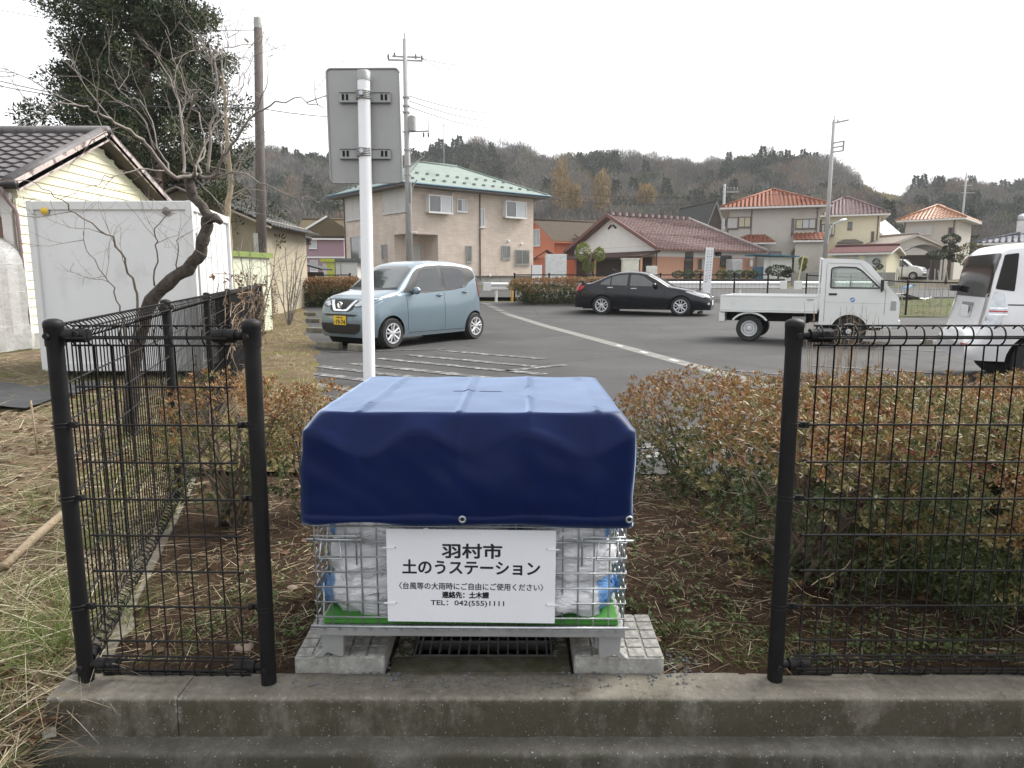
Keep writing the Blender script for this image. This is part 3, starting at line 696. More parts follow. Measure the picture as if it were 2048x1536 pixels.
# notice board
def text_mesh(body, w, h, bold=0.0, name='lettering', m=None, spacing=1.0):
    """flat lettering fitted to w x h, lying in the x-z plane, centred"""
    cu = bpy.data.curves.new('lettering', 'FONT'); cu.body = body; cu.space_character = spacing; cu.resolution_u = 4
    o = bpy.data.objects.new('lettering', cu); COL.objects.link(o); bpy.context.view_layer.update()
    me = bpy.data.meshes.new_from_object(o.evaluated_get(bpy.context.evaluated_depsgraph_get())); bpy.data.objects.remove(o); bpy.data.curves.remove(cu)
    n = len(me.vertices); V = np.empty(n * 3, np.float32); me.vertices.foreach_get('co', V); V = V.reshape(-1, 3)
    lo, hi = V.min(0), V.max(0); s_ = (w / (hi[0] - lo[0]), h / (hi[1] - lo[1]))
    fs = [tuple(p.vertices) for p in me.polygons]; bpy.data.meshes.remove(me)
    mb = MB(); shifts = [(0, 0)] if not bold else [(0, 0), (bold, 0), (-bold, 0), (0, bold), (0, -bold), (bold * .7, bold * .7), (-bold * .7, -bold * .7), (bold * .7, -bold * .7), (-bold * .7, bold * .7)]
    for k, (dx, dz) in enumerate(shifts):
        mb.add([((v[0] - (lo[0] + hi[0]) / 2) * s_[0] + dx, -.00002 * k, (v[1] - (lo[1] + hi[1]) / 2) * s_[1] + dz) for v in V], fs)
    return mb.mesh(name, m, fix=False)
INK = mat('black_ink', (.012, .010, .014), .5, .1); BOARD = mat('white_sign_board', (.72, .73, .76), .42, .03, 4)
sg = thing('notice_board', 'white notice board with black Japanese lettering on the cage front', 'sign', local(.006, -.4235, .364), CROT)
sb_ = MB().box(-.270, .270, 0, .003, -.157, .157).build('board', BOARD, sg, bevel=.0012, seg=1); sg.rotation_euler = (0, R(.4), CROT)
for (body, x, z, w, h, bd) in (('羽村市', .003, .086, .190, .0475, .0016), ('土のうステーション', .000, .031, .438, .046, .0014), ('〈台風等の大雨時にご自由にご使用ください〉', .000, -.0335, .462, .0235, .0004),
                              ('連絡先：土木課', -.018, -.0625, .150, .0215, .0010), ('TEL：042(555)1111', -.012, -.0925, .236, .0215, .0004)):
    o = inst('lettering', text_mesh(body, w, h, bd, m=INK), sg, (x, -.0006, z), (0, R(.15), 0))
tie = MB().bar((-.028, 0, 0), (.010, 0, 0), .0035, .0035).mesh('cable_tie', STRAP); hole = MB().lathe([(.0018, -.0004), (.0018, .0004)], 8, axis='y').mesh('tie_hole', INK)
for sx, sz in ((-1, .095), (1, .095), (-1, -.092), (1, -.092)):
    q = inst('cable_tie', tie, sg, (sx * .253, -.0022, sz), (0, 0, 0 if sx < 0 else math.pi)); inst('tie_hole', hole, q, (.0115, .0012 * sx * -1, 0))

# sign post seen from behind
PY = 3.56
p0, p1 = at(738, 742, PY), at(727, 143, PY); dirp = (p1 - p0).normalized(); foot = p0 - dirp * (p0.z / dirp.z)
hp = (p1.z) / dirp.z
sp_ = thing('road_sign', 'white sign post with the grey back of its board', 'sign post', foot)
PIPE = mat('white_pipe', (.84, .85, .86), .35, .04, 3, dirt=(.5, .5, .47), dscale=5, dlo=.66, dhi=.85); SIGNBACK = mat('grey_sign_back', (.34, .34, .335), .5, .07, 3, metal=.25, dirt=(.29, .29, .285), dscale=2, dlo=.5, dhi=.8)
MB().tube([(0, 0, -.1), dirp * (hp - .035)], .0302, 24).build('pole', PIPE, sp_, smooth=True)
MB().tube([dirp * (hp - .042), dirp * (hp - .004), dirp * (hp + .003)], [.0325, .0325, .028], 24).build('pole_cap', GALVDULL, sp_, smooth=40)
bc = (at(656, 143, PY + .05) + at(801, 360, PY + .05)) / 2 - foot
bw, bh = .178, .270; rr = .022
out_ = []
for cx, cz, a0 in ((bw - rr, bh - rr, 0), (-bw + rr, bh - rr, 90), (-bw + rr, -bh + rr, 180), (bw - rr, -bh + rr, 270)):
    for k in range(6): a = R(a0 + 18 * k); out_.append((cx + rr * math.cos(a), cz + rr * math.sin(a)))
brd = MB().prism(out_, 0, .0025, 'y').build('sign_board', SIGNBACK, sp_, loc=bc, rot=(0, R(-.3), 0))
MB().tube([(x, -.002, z) for x, z in out_ + out_[:1]], .0048, 6).build('rolled_edge', SIGNBACK, brd, smooth='all')
for pz in (194, 307):
    c0 = at(729 if pz < 250 else 730, pz, PY + .03) - foot; bz = sub('bracket', sp_, c0)
    g = MB(); g.box(-.126, .126, .004, .016, -.026, .024); g.box(-.126, .126, -.003, .004, -.026, -.022); g.box(-.126, .126, -.003, .004, .020, .024); g.build('rail', GALVDULL, bz, bevel=.002, seg=1)
    sl = MB().box(-.0055, .0055, -.0005, .003, -.0135, .0135).mesh('slot', DARKVOID)
    for x in (-.106, -.086, .084, .104): inst('slot', sl, bz, (x + .0, .0015, 0))
    g = MB(); n_ = 20; g.tube([(.0, 0, 0)], .01, 4) if False else None
    for dz in (-.016, -.008, 0, .008, .016): g.tube([(.0325 * math.cos(2 * math.pi * k / n_), -.034 + .0325 * math.sin(2 * math.pi * k / n_), dz) for k in range(n_ + 1)], .0045, 5, cap=False)
    g.build('clamp_band', GALVDULL, bz); MB().lathe([(.011, -.018), (.011, .0), (.007, .004)], 6, (0, -.068, 0), 'y').build('clamp_bolt', GALV, bz)
# ================================================================== vehicles
def curve(pts):
    xs, ys_ = zip(*pts); return lambda x: float(np.interp(x, xs, ys_))
def smooth_curve(pts, n=3, w=.05):
    f = curve(pts); return lambda x: sum(f(x + w * k) for k in range(-n, n + 1)) / (2 * n + 1)
def loft_body(L, zt, zs, wb, axles, tr, zsill, arch, extra=(), tumble=.26):
    """half sections lofted from nose to tail; returns verts, faces (x forward, nose at +L/2)"""
    xs = set(np.linspace(0, L, 84)) | set(extra) | {.01, .03, .06, L - .01, L - .03, L - .06}
    for a in axles: xs |= {a + arch * math.sin(t) for t in np.linspace(-math.pi / 2, math.pi / 2, 17)} | {a - arch - .004, a + arch + .004}
    xs = sorted(x for x in xs if 0 <= x <= L); rows = []
    for x in xs:
        zl = zsill(x) if callable(zsill) else zsill
        for a in axles:
            d = abs(x - a)
            if d < arch: zl = max(zl, tr + math.sqrt(arch * arch - d * d))
        t_ = zt(x); s_ = min(zs(x), t_ - .03); w = wb(x); zl = min(zl, s_ - .02); row = []
        z0 = zsill(x) if callable(zsill) else zsill
        def side(z):
            tt = (z - z0) / max(.05, s_ - z0)
            return w * (1 - .055 * max(0, 1 - tt * 1.9) ** 2 - .045 * max(0, (tt - .55) / .45) ** 2)
        for k in range(10):
            z = zl + (s_ - zl) * k / 9; row.append((side(z), z))
        zr = max(s_ + .3 * (t_ - s_), t_ - .085); ws = side(s_) - .012; wr = ws - (zr - s_) * tumble
        for k in range(1, 7): f = k / 6; row.append((ws + (wr - ws) * f + .012 * math.sin(f * math.pi), s_ + (zr - s_) * f))
        for k in range(1, 8): a = k / 7 * math.pi / 2; row.append((wr * max(0, math.cos(a)) ** .55 if k < 7 else 0.0, zr + (t_ - zr) * math.sin(a)))
        rows.append((x, row))
    K = len(rows[0][1]); V = []; F_ = []
    for x, row in rows:
        for y, z in row: V.append((L / 2 - x, y, z))
        for y, z in row: V.append((L / 2 - x, -y, z))
    for i in range(len(rows) - 1):
        a, b = i * 2 * K, (i + 1) * 2 * K
        for j in range(K - 1):
            F_.append((a + j, b + j, b + j + 1, a + j + 1)); F_.append((a + K + j, a + K + j + 1, b + K + j + 1, b + K + j))
    for e in (0, len(rows) - 1):
        b = e * 2 * K
        for j in range(K - 1): F_.append((b + j, b + j + 1, b + K + j + 1, b + K + j))
    return V, F_
def poly_round(poly, r_):
    out = []
    n = len(poly)
    for i in range(n):
        p, a, b = Vector(poly[i]), Vector(poly[i - 1]), Vector(poly[(i + 1) % n])
        da, db = (a - p), (b - p); ra = min(r_, da.length * .45); rb = min(r_, db.length * .45)
        A, B = p + da.normalized() * ra, p + db.normalized() * rb
        for t in (0, .33, .67, 1): out.append(tuple(A * (1 - t) ** 2 + p * 2 * t * (1 - t) + B * t * t))
    return out
class Patcher:
    def __init__(s, V, F_): s.b = BVHTree.FromPolygons([Vector(v) for v in V], F_)
    def make(s, name, poly, axis, sgn, off, m, parent, step=.05, rr=0.0, thick=0.0):
        if rr: poly = poly_round(poly, rr)
        pts = []; n = len(poly)
        for i in range(n):
            a, b = Vector(poly[i]), Vector(poly[(i + 1) % n]); k = max(1, int((b - a).length / step))
            for t in range(k): pts.append(a.lerp(b, t / k))
        ne = len(pts); edges = [(i, (i + 1) % ne) for i in range(ne)]
        x0, x1 = min(p[0] for p in pts), max(p[0] for p in pts); y0, y1 = min(p[1] for p in pts), max(p[1] for p in pts)
        for i in range(1, int((x1 - x0) / step) + 1):
            for j in range(1, int((y1 - y0) / step) + 1): pts.append(Vector((x0 + i * step + 1e-4 * j, y0 + j * step + 1e-4 * i)))
        v2, _, f2, *_r = delaunay_2d_cdt([Vector(p) for p in pts], edges, [], 1, 1e-5)
        V = []
        for p in v2:
            if axis == 'y': o, d = Vector((p[0], sgn * 4, p[1])), Vector((0, -sgn, 0))
            elif axis == 'x': o, d = Vector((sgn * 6, p[0], p[1])), Vector((-sgn, 0, 0))
            else: o, d = Vector((p[0], p[1], 5)), Vector((0, 0, -1))
            h, nn, _i, _d = s.b.ray_cast(o, d)
            if h is None:
                q = Vector((p[0], sgn * .7, p[1])) if axis == 'y' else (Vector((sgn * 1.6, p[0], p[1])) if axis == 'x' else Vector((p[0], p[1], 1)))
                h, nn, _i, _d = s.b.find_nearest(q)
            if nn.dot(d) > 0: nn = -nn
            V.append(h + nn * off)
        o_ = MB().add(V, [tuple(f) for f in f2]).build(name, m, parent, smooth='all')
        return o_
STEELRIM = mat('painted_steel_rim', (.55, .56, .57), .4, .1, 12, metal=.1)
def wheel_set(parent, axx, half, r, w, rimr, spokes, tyre_m=RUBBER, style='alloy'):
    ty = MB().lathe([(rimr, -w / 2), (r * .93, -w / 2 - .004), (r * .985, -w * .36), (r, -w * .2), (r, w * .2), (r * .985, w * .36), (r * .93, w / 2 + .004), (rimr, w / 2)], 36, axis='y', caps=False).mesh('tyre', RUBBER, smooth=50)
    g = MB(); g.lathe([(rimr, w / 2 - .004), (rimr, w * .5 + .002), (rimr * .90, w * .5), (rimr * .86, w * .32), (rimr * .86, -w * .4)], 36, axis='y', caps=False)
    if style == 'alloy':
        for k in range(spokes):
            a = 2 * math.pi * k / spokes; e = .055 if k % 2 == 0 else -.055
            pa = (math.cos(a) * rimr * .2, w * .40, math.sin(a) * rimr * .2); pb = (math.cos(a + e) * rimr * .9, w * .47, math.sin(a + e) * rimr * .9)
            g.bar(pa, pb, .030, .02, up=(math.cos(a), 0.2, math.sin(a)))
        g.lathe([(rimr * .26, w * .30), (rimr * .26, w * .44), (rimr * .16, w * .47), (.001, w * .47)], 18, axis='y')
    else:
        g.lathe([(rimr * .86, w * .15), (rimr * .62, w * .36), (rimr * .5, w * .36), (rimr * .42, w * .2), (rimr * .3, w * .42), (rimr * .12, w * .46), (.001, w * .46)], 28, axis='y', caps=False)
        for k in range(8):
            a = 2 * math.pi * k / 8; g.lathe([(rimr * .085, w * .27), (rimr * .085, w * .40)], 8, (math.cos(a) * rimr * .70, 0, math.sin(a) * rimr * .70), 'y')
    rim = g.mesh('rim', ALLOY if style == 'alloy' else STEELRIM, smooth=30); bk = MB().lathe([(rimr * .88, -.01), (rimr * .88, .0)], 24, axis='y').mesh('brake_disc', DARKVOID)
    for ax in axx:
        for sy in (-1, 1):
            wv_ = sub('wheel', parent, (ax, sy * half, r), (0, 0, 0 if sy > 0 else math.pi)); inst('tyre', ty, wv_); inst('rim', rim, wv_); inst('brake_disc', bk, wv_, (0, w * .05, 0))
def underbody(parent, L, hw, axx, r, z0=.2, top=.75):
    g = MB(); g.box(-L / 2 + .25, L / 2 - .25, -hw * .62, hw * .62, z0, top)
    for ax in axx: g.tube([(ax, -hw * .93, r), (ax, hw * .93, r)], r * 1.13, 20)
    return g.build('underbody', DARKVOID, parent)
def paint(name, col, metal=.25, rough=.3): return mat(name, col, rough, .03, 2, metal=metal, coat=.8, spec=.5)
REDLENS = mat('red_lens', (.45, .015, .02), .12, .1, 8, coat=.5); LENS = mat('clear_lens', (.50, .52, .55), .1, .18, 16, metal=.4, coat=1); PLATEY = mat('yellow_plate', (.72, .50, .03), .45, .04); PLATEW = mat('white_plate', (.75, .75, .75), .45, .04)
GLASSCAR = glassmat('car_side_glass', (.03, .036, .036), .03); GLASSWS = glassmat('windscreen_glass', (.05, .06, .062), .03, 1.0)

def kei_wagon(t, paintm, detail=True, plate=True):
    L = 3.395; ax = (L / 2 - .60, L / 2 - 3.075)
    zt = smooth_curve([(-.3, .62), (0, .66), (.03, .78), (.10, .90), (.3, .985), (.75, 1.075), (.80, 1.10), (1.0, 1.26), (1.30, 1.49), (1.45, 1.565), (1.7, 1.615), (2.1, 1.64), (2.6, 1.63), (3.0, 1.585), (3.17, 1.54), (3.26, 1.40), (3.33, 1.10), (3.385, .80), (3.395, .62), (3.7, .6)], 2, .012)
    zs = smooth_curve([(0, .62), (.1, .76), (.5, .92), (.85, .99), (1.5, 1.0), (2.4, 1.06), (2.9, 1.16), (3.2, 1.24), (3.395, .6)], 2, .04)
    wb = smooth_curve([(-.3, .3), (0, .50), (.04, .58), (.14, .665), (.3, .71), (.6, .735), (.9, .7375), (2.8, .7375), (3.1, .725), (3.3, .69), (3.395, .60), (3.7, .5)], 2, .02)
    V, F_ = loft_body(L, zt, zs, wb, (.60, 3.075), .28, lambda x: .19 + (.03 if x < .3 or x > 3.2 else 0), .33)
    V = [(x + (-.06 * ((z - .52) / .4) ** 2 * max(0, (x - (L / 2 - .35)) / .35) if z < 1.0 else 0), y, z) for x, y, z in V]
    MB().add(V, F_).build('body', paintm, t, smooth=38); P = Patcher(V, F_); X = lambda xf: L / 2 - xf
    underbody(t, L, .70, ax, .28); wheel_set(t, ax, .665, .28, .155, .19, 10)
    MB().box(X(3.35), X(.1), -.6, .6, .235, .25).build('floor_pan', DARKVOID, t)
    for sg_ in (1, -1):
        P.make('pillar_trim', [(X(.93), 1.02), (X(1.0), 1.09), (X(1.30), 1.375), (X(1.42), 1.455), (X(1.7), 1.515), (X(2.1), 1.54), (X(2.6), 1.53), (X(3.0), 1.49), (X(3.10), 1.42), (X(3.13), 1.30), (X(2.9), 1.19), (X(2.75), 1.10), (X(2.4), 1.05), (X(1.5), 1.0)], 'y', sg_, .002, BLACKPLASTIC, t)
        w_ = P.make('door_window', [(X(1.24), 1.04), (X(1.30), 1.16), (X(1.50), 1.42), (X(1.56), 1.455), (X(2.02), 1.495), (X(2.04), 1.05)], 'y', sg_, .005, GLASSCAR, t, rr=.03)
        P.make('door_window', [(X(2.14), 1.07), (X(2.12), 1.495), (X(2.62), 1.475), (X(2.76), 1.43), (X(2.84), 1.30), (X(2.70), 1.13)], 'y', sg_, .005, GLASSDARK, t, rr=.04)
        for a_, b_ in (((X(1.02), .30), (X(1.0), .98)), ((X(2.09), .27), (X(2.08), 1.02)), ((X(1.03), .27), (X(2.74), .255))):
            d_ = (Vector(b_) - Vector(a_)).normalized().orthogonal() * .004; P.make('panel_gap', [tuple(Vector(a_) - d_), tuple(Vector(b_) - d_), tuple(Vector(b_) + d_), tuple(Vector(a_) + d_)], 'y', sg_, .002, DARKVOID, t, step=.1)
        P.make('sill_trim', [(X(1.0), .235), (X(2.72), .225), (X(2.72), .238), (X(1.0), .25)], 'y', sg_, .003, CHROME, t, step=.1)
        P.make('tail_light', [(X(3.16), 1.27), (X(3.24), 1.26), (X(3.36), .98), (X(3.36), .86), (X(3.24), .90), (X(3.20), 1.05)], 'y', sg_, .010, REDLENS, t, rr=.02)
        for xf, z in ((1.93, .955), (2.73, 1.005)):
            h = MB().box(-.075, .075, -.012, .012, -.014, .014).build('door_handle', paintm, t, bevel=.006, loc=(X(xf), sg_ * .738, z)); inst('handle_recess', MB().lathe([(.045, -.002), (.045, .002)], 14, axis='y').mesh('handle_recess', BLACKPLASTIC), h, (0, -sg_ * .012, -.004), scale=(1, 1, .7))
        mr = sub('door_mirror', t, (X(1.18), sg_ * .80, 1.05)); MB().lathe([(.001, -.045), (.06, -.04), (.088, -.01), (.085, .03), (.05, .052), (.001, .056)], 18, axis='x').build('mirror_shell', paintm, mr, smooth='all').scale = (1, 1.15, .8)
        MB().bar((.02, -sg_ * .11, -.05), (.0, -sg_ * .03, -.03), .05, .05).build('mirror_arm', BLACKPLASTIC, mr)
        q = P.make('headlight', [(sg_ * .30, .80), (sg_ * .36, .775), (sg_ * .52, .80), (sg_ * .665, .925), (sg_ * .60, .93), (sg_ * .42, .885)], 'x', 1, .006, LENS, t, step=.03)
        P.make('lamp_surround', [(sg_ * .28, .79), (sg_ * .36, .76), (sg_ * .53, .785), (sg_ * .68, .935), (sg_ * .60, .94), (sg_ * .42, .895)], 'x', 1, .003, BLACKPLASTIC, t, step=.03)
        P.make('grille_chrome', [(sg_ * .35, .885), (sg_ * .27, .885), (sg_ * .135, .725), (0, .725), (0, .69), (sg_ * .16, .69), (sg_ * .20, .71)], 'x', 1, .010, CHROME, t, step=.03)
    P.make('windscreen', [(-.63, 1.115), (-.535, 1.47), (-.4, 1.515), (0, 1.525), (.4, 1.515), (.535, 1.47), (.63, 1.115), (.3, 1.10), (-.3, 1.10)], 'x', 1, .004, GLASSWS, t, rr=.03)
    P.make('cowl', [(-.64, 1.075), (-.63, 1.11), (0, 1.105), (.63, 1.11), (.64, 1.075), (0, 1.06)], 'x', 1, .003, BLACKPLASTIC, t)
    P.make('rear_window', [(-.55, 1.16), (-.5, 1.48), (.5, 1.48), (.55, 1.16)], 'x', -1, .004, GLASSDARK, t, rr=.04)
    P.make('grille', [(-.36, .89), (-.30, .72), (-.2, .68), (.2, .68), (.30, .72), (.36, .89), (0, .90)], 'x', 1, .004, BLACKPLASTIC, t, step=.03)
    P.make('air_slot', [(-.46, .635), (-.36, .60), (.36, .60), (.46, .635), (.3, .64), (-.3, .64)], 'x', 1, .004, BLACKPLASTIC, t)
    P.make('lower_intake', [(-.53, .47), (-.50, .34), (-.36, .275), (.36, .275), (.50, .34), (.53, .47)], 'x', 1, .004, BLACKPLASTIC, t, rr=.04)
    if detail:
        em = sub('emblem', t, (L / 2 - .012, 0, .805)); g = MB(); n_ = 22
        g.tube([(0.012, .052 * math.cos(2 * math.pi * k / n_), .052 * math.sin(2 * math.pi * k / n_)) for k in range(n_ + 1)], .010, 6, cap=False); g.box(.004, .02, -.064, .064, -.013, .013); g.build('badge', CHROME, em, smooth=30)
        pl = sub('number_plate', t, (L / 2 + .016, 0, .525)); MB().box(-.004, .004, -.165, .165, -.0825, .0825).build('plate', PLATEY, pl, bevel=.003, seg=1)
        for body, y, z, w_, h_, b_ in (('19-74', .03, -.028, .235, .078, .004), ('ち', -.135, -.028, .035, .035, .001), ('多摩 582', 0, .052, .17, .034, .001)):
            inst('lettering', text_mesh(body, w_, h_, b_, m=INK), pl, (.0055, y, z), (0, 0, math.pi / 2))
    return t
DAYZP = paint('pale_blue_paint', (.165, .225, .265), .3, .28)
car = thing('small_wagon', 'pale blue small hatchback with a yellow number plate', 'car', (0, 0, 0))
kei_wagon(car, DAYZP); hd_ = R(-125)
fw, rw = gat(782, 697), gat(944, 680); mid = (fw + rw) / 2; hv = Vector((math.cos(hd_), math.sin(hd_), 0)); lv = Vector((-hv.y, hv.x, 0))
car.location = Vector((.06, 0, 0)) + mid - lv * .72 - hv * (-.14) * 1 + Vector((0, 0, .012)); car.rotation_euler.z = hd_

def sedan(t, pm):
    L = 4.58; ax = (L / 2 - .93, L / 2 - 3.575); X = lambda xf: L / 2 - xf
    zt = smooth_curve([(-.3, .45), (0, .50), (.04, .64), (.15, .725), (.5, .82), (1.0, .915), (1.30, .965), (1.42, 1.03), (1.75, 1.235), (2.05, 1.385), (2.3, 1.44), (2.65, 1.465), (3.0, 1.445), (3.35, 1.36), (3.7, 1.21), (3.95, 1.105), (4.05, 1.075), (4.35, 1.065), (4.48, 1.05), (4.54, .95), (4.575, .75), (4.58, .6), (4.9, .5)], 2, .015)
    zs = smooth_curve([(0, .46), (.12, .62), (.6, .75), (1.2, .865), (1.7, .90), (3, .955), (3.8, .99), (4.4, .985), (4.58, .7)], 2, .05)
    wb = smooth_curve([(-.3, .3), (0, .50), (.06, .62), (.2, .74), (.5, .82), (.9, .865), (1.3, .87), (3.6, .87), (4.1, .835), (4.4, .775), (4.54, .70), (4.58, .60), (4.9, .5)], 2, .03)
    V, F_ = loft_body(L, zt, zs, wb, (.93, 3.575), .318, lambda x: .19 + (.04 if x > 4.1 else 0), .365)
    MB().add(V, F_).build('body', pm, t, smooth=38); P = Patcher(V, F_)
    underbody(t, L, .82, ax, .318, .18, .7); wheel_set(t, ax, .775, .318, .20, .222, 10)
    for sg_ in (1, -1):
        P.make('pillar_trim', [(X(1.52), .925), (X(1.75), 1.06), (X(2.12), 1.29), (X(2.35), 1.355), (X(2.7), 1.375), (X(3.05), 1.345), (X(3.4), 1.245), (X(3.72), 1.06), (X(3.74), 1.0), (X(3.4), .985), (X(2.5), .955)], 'y', sg_, .002, BLACKPLASTIC, t)
        P.make('door_window', [(X(1.80), .96), (X(1.88), 1.08), (X(2.16), 1.275), (X(2.36), 1.33), (X(2.60), 1.345), (X(2.62), .975)], 'y', sg_, .005, GLASSCAR, t, rr=.03)
        P.make('door_window', [(X(2.72), .98), (X(2.70), 1.345), (X(3.02), 1.32), (X(3.24), 1.265), (X(3.26), .995)], 'y', sg_, .005, GLASSCAR, t, rr=.02)
        P.make('door_window', [(X(3.30), .997), (X(3.28), 1.25), (X(3.42), 1.195), (X(3.62), 1.07), (X(3.64), 1.015)], 'y', sg_, .005, GLASSCAR, t, rr=.02)
        for a_, b_ in (((X(1.38), .30), (X(1.46), .90)), ((X(2.66), .27), (X(2.65), .97)), ((X(3.38), .72), (X(3.55), .99)), ((X(1.4), .27), (X(3.2), .27))):
            d_ = (Vector(b_) - Vector(a_)).normalized().orthogonal() * .005; P.make('panel_gap', [tuple(Vector(a_) - d_), tuple(Vector(b_) - d_), tuple(Vector(b_) + d_), tuple(Vector(a_) + d_)], 'y', sg_, .002, DARKVOID, t, step=.1)
        P.make('side_skirt', [(X(1.40), .195), (X(3.15), .195), (X(3.15), .245), (X(1.40), .245)], 'y', sg_, .012, BLACKPLASTIC, t)
        P.make('tail_light', [(X(4.18), .97), (X(4.42), .98), (X(4.52), .90), (X(4.50), .80), (X(4.36), .80)], 'y', sg_, .005, REDLENS, t, rr=.02)
        P.make('headlight', [(X(.22), .60), (X(.10), .64), (X(.32), .715), (X(.72), .80), (X(.80), .79), (X(.55), .70)], 'y', sg_, .006, LENS, t, step=.03)
        P.make('headlight_front', [(sg_ * .42, .585), (sg_ * .44, .66), (sg_ * .66, .69), (sg_ * .68, .62)], 'x', 1, .006, LENS, t, step=.03)
        P.make('fog_lamp', [(sg_ * .56, .36), (sg_ * .56, .43), (sg_ * .64, .43), (sg_ * .64, .36)], 'x', 1, .006, LENS, t, rr=.03)
        for xf, z in ((2.48, .885), (3.28, .915)): MB().box(-.10, .10, -.014, .014, -.016, .016).build('door_handle', CHROME, t, bevel=.007, loc=(X(xf), sg_ * .868, z))
        mr = sub('door_mirror', t, (X(1.78), sg_ * .94, 1.0)); MB().lathe([(.001, -.055), (.07, -.05), (.10, -.01), (.095, .035), (.05, .06), (.001, .065)], 18, axis='x').build('mirror_shell', pm, mr, smooth='all').scale = (1, 1.2, .75)
        MB().bar((0, -sg_ * .12, -.06), (0, -sg_ * .03, -.04), .05, .05).build('mirror_arm', BLACKPLASTIC, mr)
    P.make('windscreen', [(-.70, .985), (-.56, 1.34), (-.3, 1.385), (.3, 1.385), (.56, 1.34), (.70, .985), (0, .975)], 'x', 1, .004, GLASSWS, t, rr=.03)
    P.make('rear_window', [(-.62, 1.10), (-.5, 1.36), (.5, 1.36), (.62, 1.10)], 'x', -1, .004, GLASSDARK, t, rr=.03)
    P.make('grille', [(-.38, .66), (-.33, .52), (.33, .52), (.38, .66)], 'x', 1, .005, BLACKPLASTIC, t, rr=.03)
    P.make('grille_chrome', [(-.40, .52), (-.34, .495), (.34, .495), (.40, .52), (.34, .525), (-.34, .525)], 'x', 1, .008, CHROME, t)
    P.make('lower_intake', [(-.45, .40), (-.40, .26), (.40, .26), (.45, .40)], 'x', 1, .005, BLACKPLASTIC, t, rr=.04)
    MB().lathe([(.001, -.006), (.06, -.006), (.066, .0), (.06, .006), (.001, .006)], 20, axis='x').build('emblem', CHROME, t, loc=(L / 2 + .012, 0, .60), smooth=30).scale = (1, 1, .6)
    MB().box(-.004, .004, -.165, .165, -.082, .082).build('number_plate', PLATEW, t, loc=(L / 2 + .012, 0, .42), bevel=.003, seg=1)
    MB().box(X(4.30), X(4.10), -.72, .72, 0, .02).build('spoiler', pm, t, loc=(-.13, 0, 1.115), bevel=.008)
    g = MB(); g.box(X(4.35), X(4.28), -.62, -.58, 1.05, 1.12); g.box(X(4.35), X(4.28), .58, .62, 1.05, 1.12); g.build('spoiler_mount', pm, t)
    MB().tube([(X(3.15), 0, 1.40), (X(3.42), 0, 1.56)], .004, 5).build('aerial', BLACKPLASTIC, t)
    return t
SEDP = mat('dark_navy_paint', (.0035, .0045, .008), .16, .03, 2, spec=.35, coat=.25)
sd_ = thing('sedan', 'dark navy sedan with silver spoked wheels, parked beyond the white pickup', 'car'); sedan(sd_, SEDP)
fw, rw = gat(1349, 632, .06), gat(1194, 629, .06); hd_ = math.atan2(fw.y - rw.y, fw.x - rw.x); hv = Vector((math.cos(hd_), math.sin(hd_), 0)); lv = Vector((-hv.y, hv.x, 0))
sd_.location = (fw + rw) / 2 + lv * .87 - hv * (.93 + 3.575 - 4.58) / 2 * -1; sd_.location.x += .16; sd_.location.z = gz(23.4) + .015; sd_.rotation_euler.z = hd_; sd_.scale = (1.0,) * 3

def side_panel(outer, inner, y, th, m, name, parent):
    """flat panel with a window hole (outlines in x,z)"""
    bm = bmesh.new()
    for loop in ([outer] + ([inner] if inner else [])):
        vs_ = [bm.verts.new((p[0], 0, p[1])) for p in loop]
        for i in range(len(vs_)): bm.edges.new((vs_[i], vs_[(i + 1) % len(vs_)]))
    bmesh.ops.triangle_fill(bm, use_beauty=True, use_dissolve=True, edges=bm.edges[:])
    ge = bmesh.ops.extrude_face_region(bm, geom=bm.faces[:]); bmesh.ops.translate(bm, verts=[e for e in ge['geom'] if isinstance(e, bmesh.types.BMVert)], vec=(0, th, 0))
    bmesh.ops.recalc_face_normals(bm, faces=bm.faces); me = bpy.data.meshes.new(name); bm.to_mesh(me); bm.free(); me.materials.append(m)
    return inst(name, me, parent, (0, y, 0))
TRUCKW = mat('white_truck_paint', (.70, .715, .70), .32, .04, 2, coat=.4, dirt=(.45, .45, .42), dscale=3, dlo=.62, dhi=.9); SEAT = mat('grey_seat', (.12, .12, .125), .8)
CABGLASS = clearglass('clear_cab_glass', (.86, .9, .88), .10)
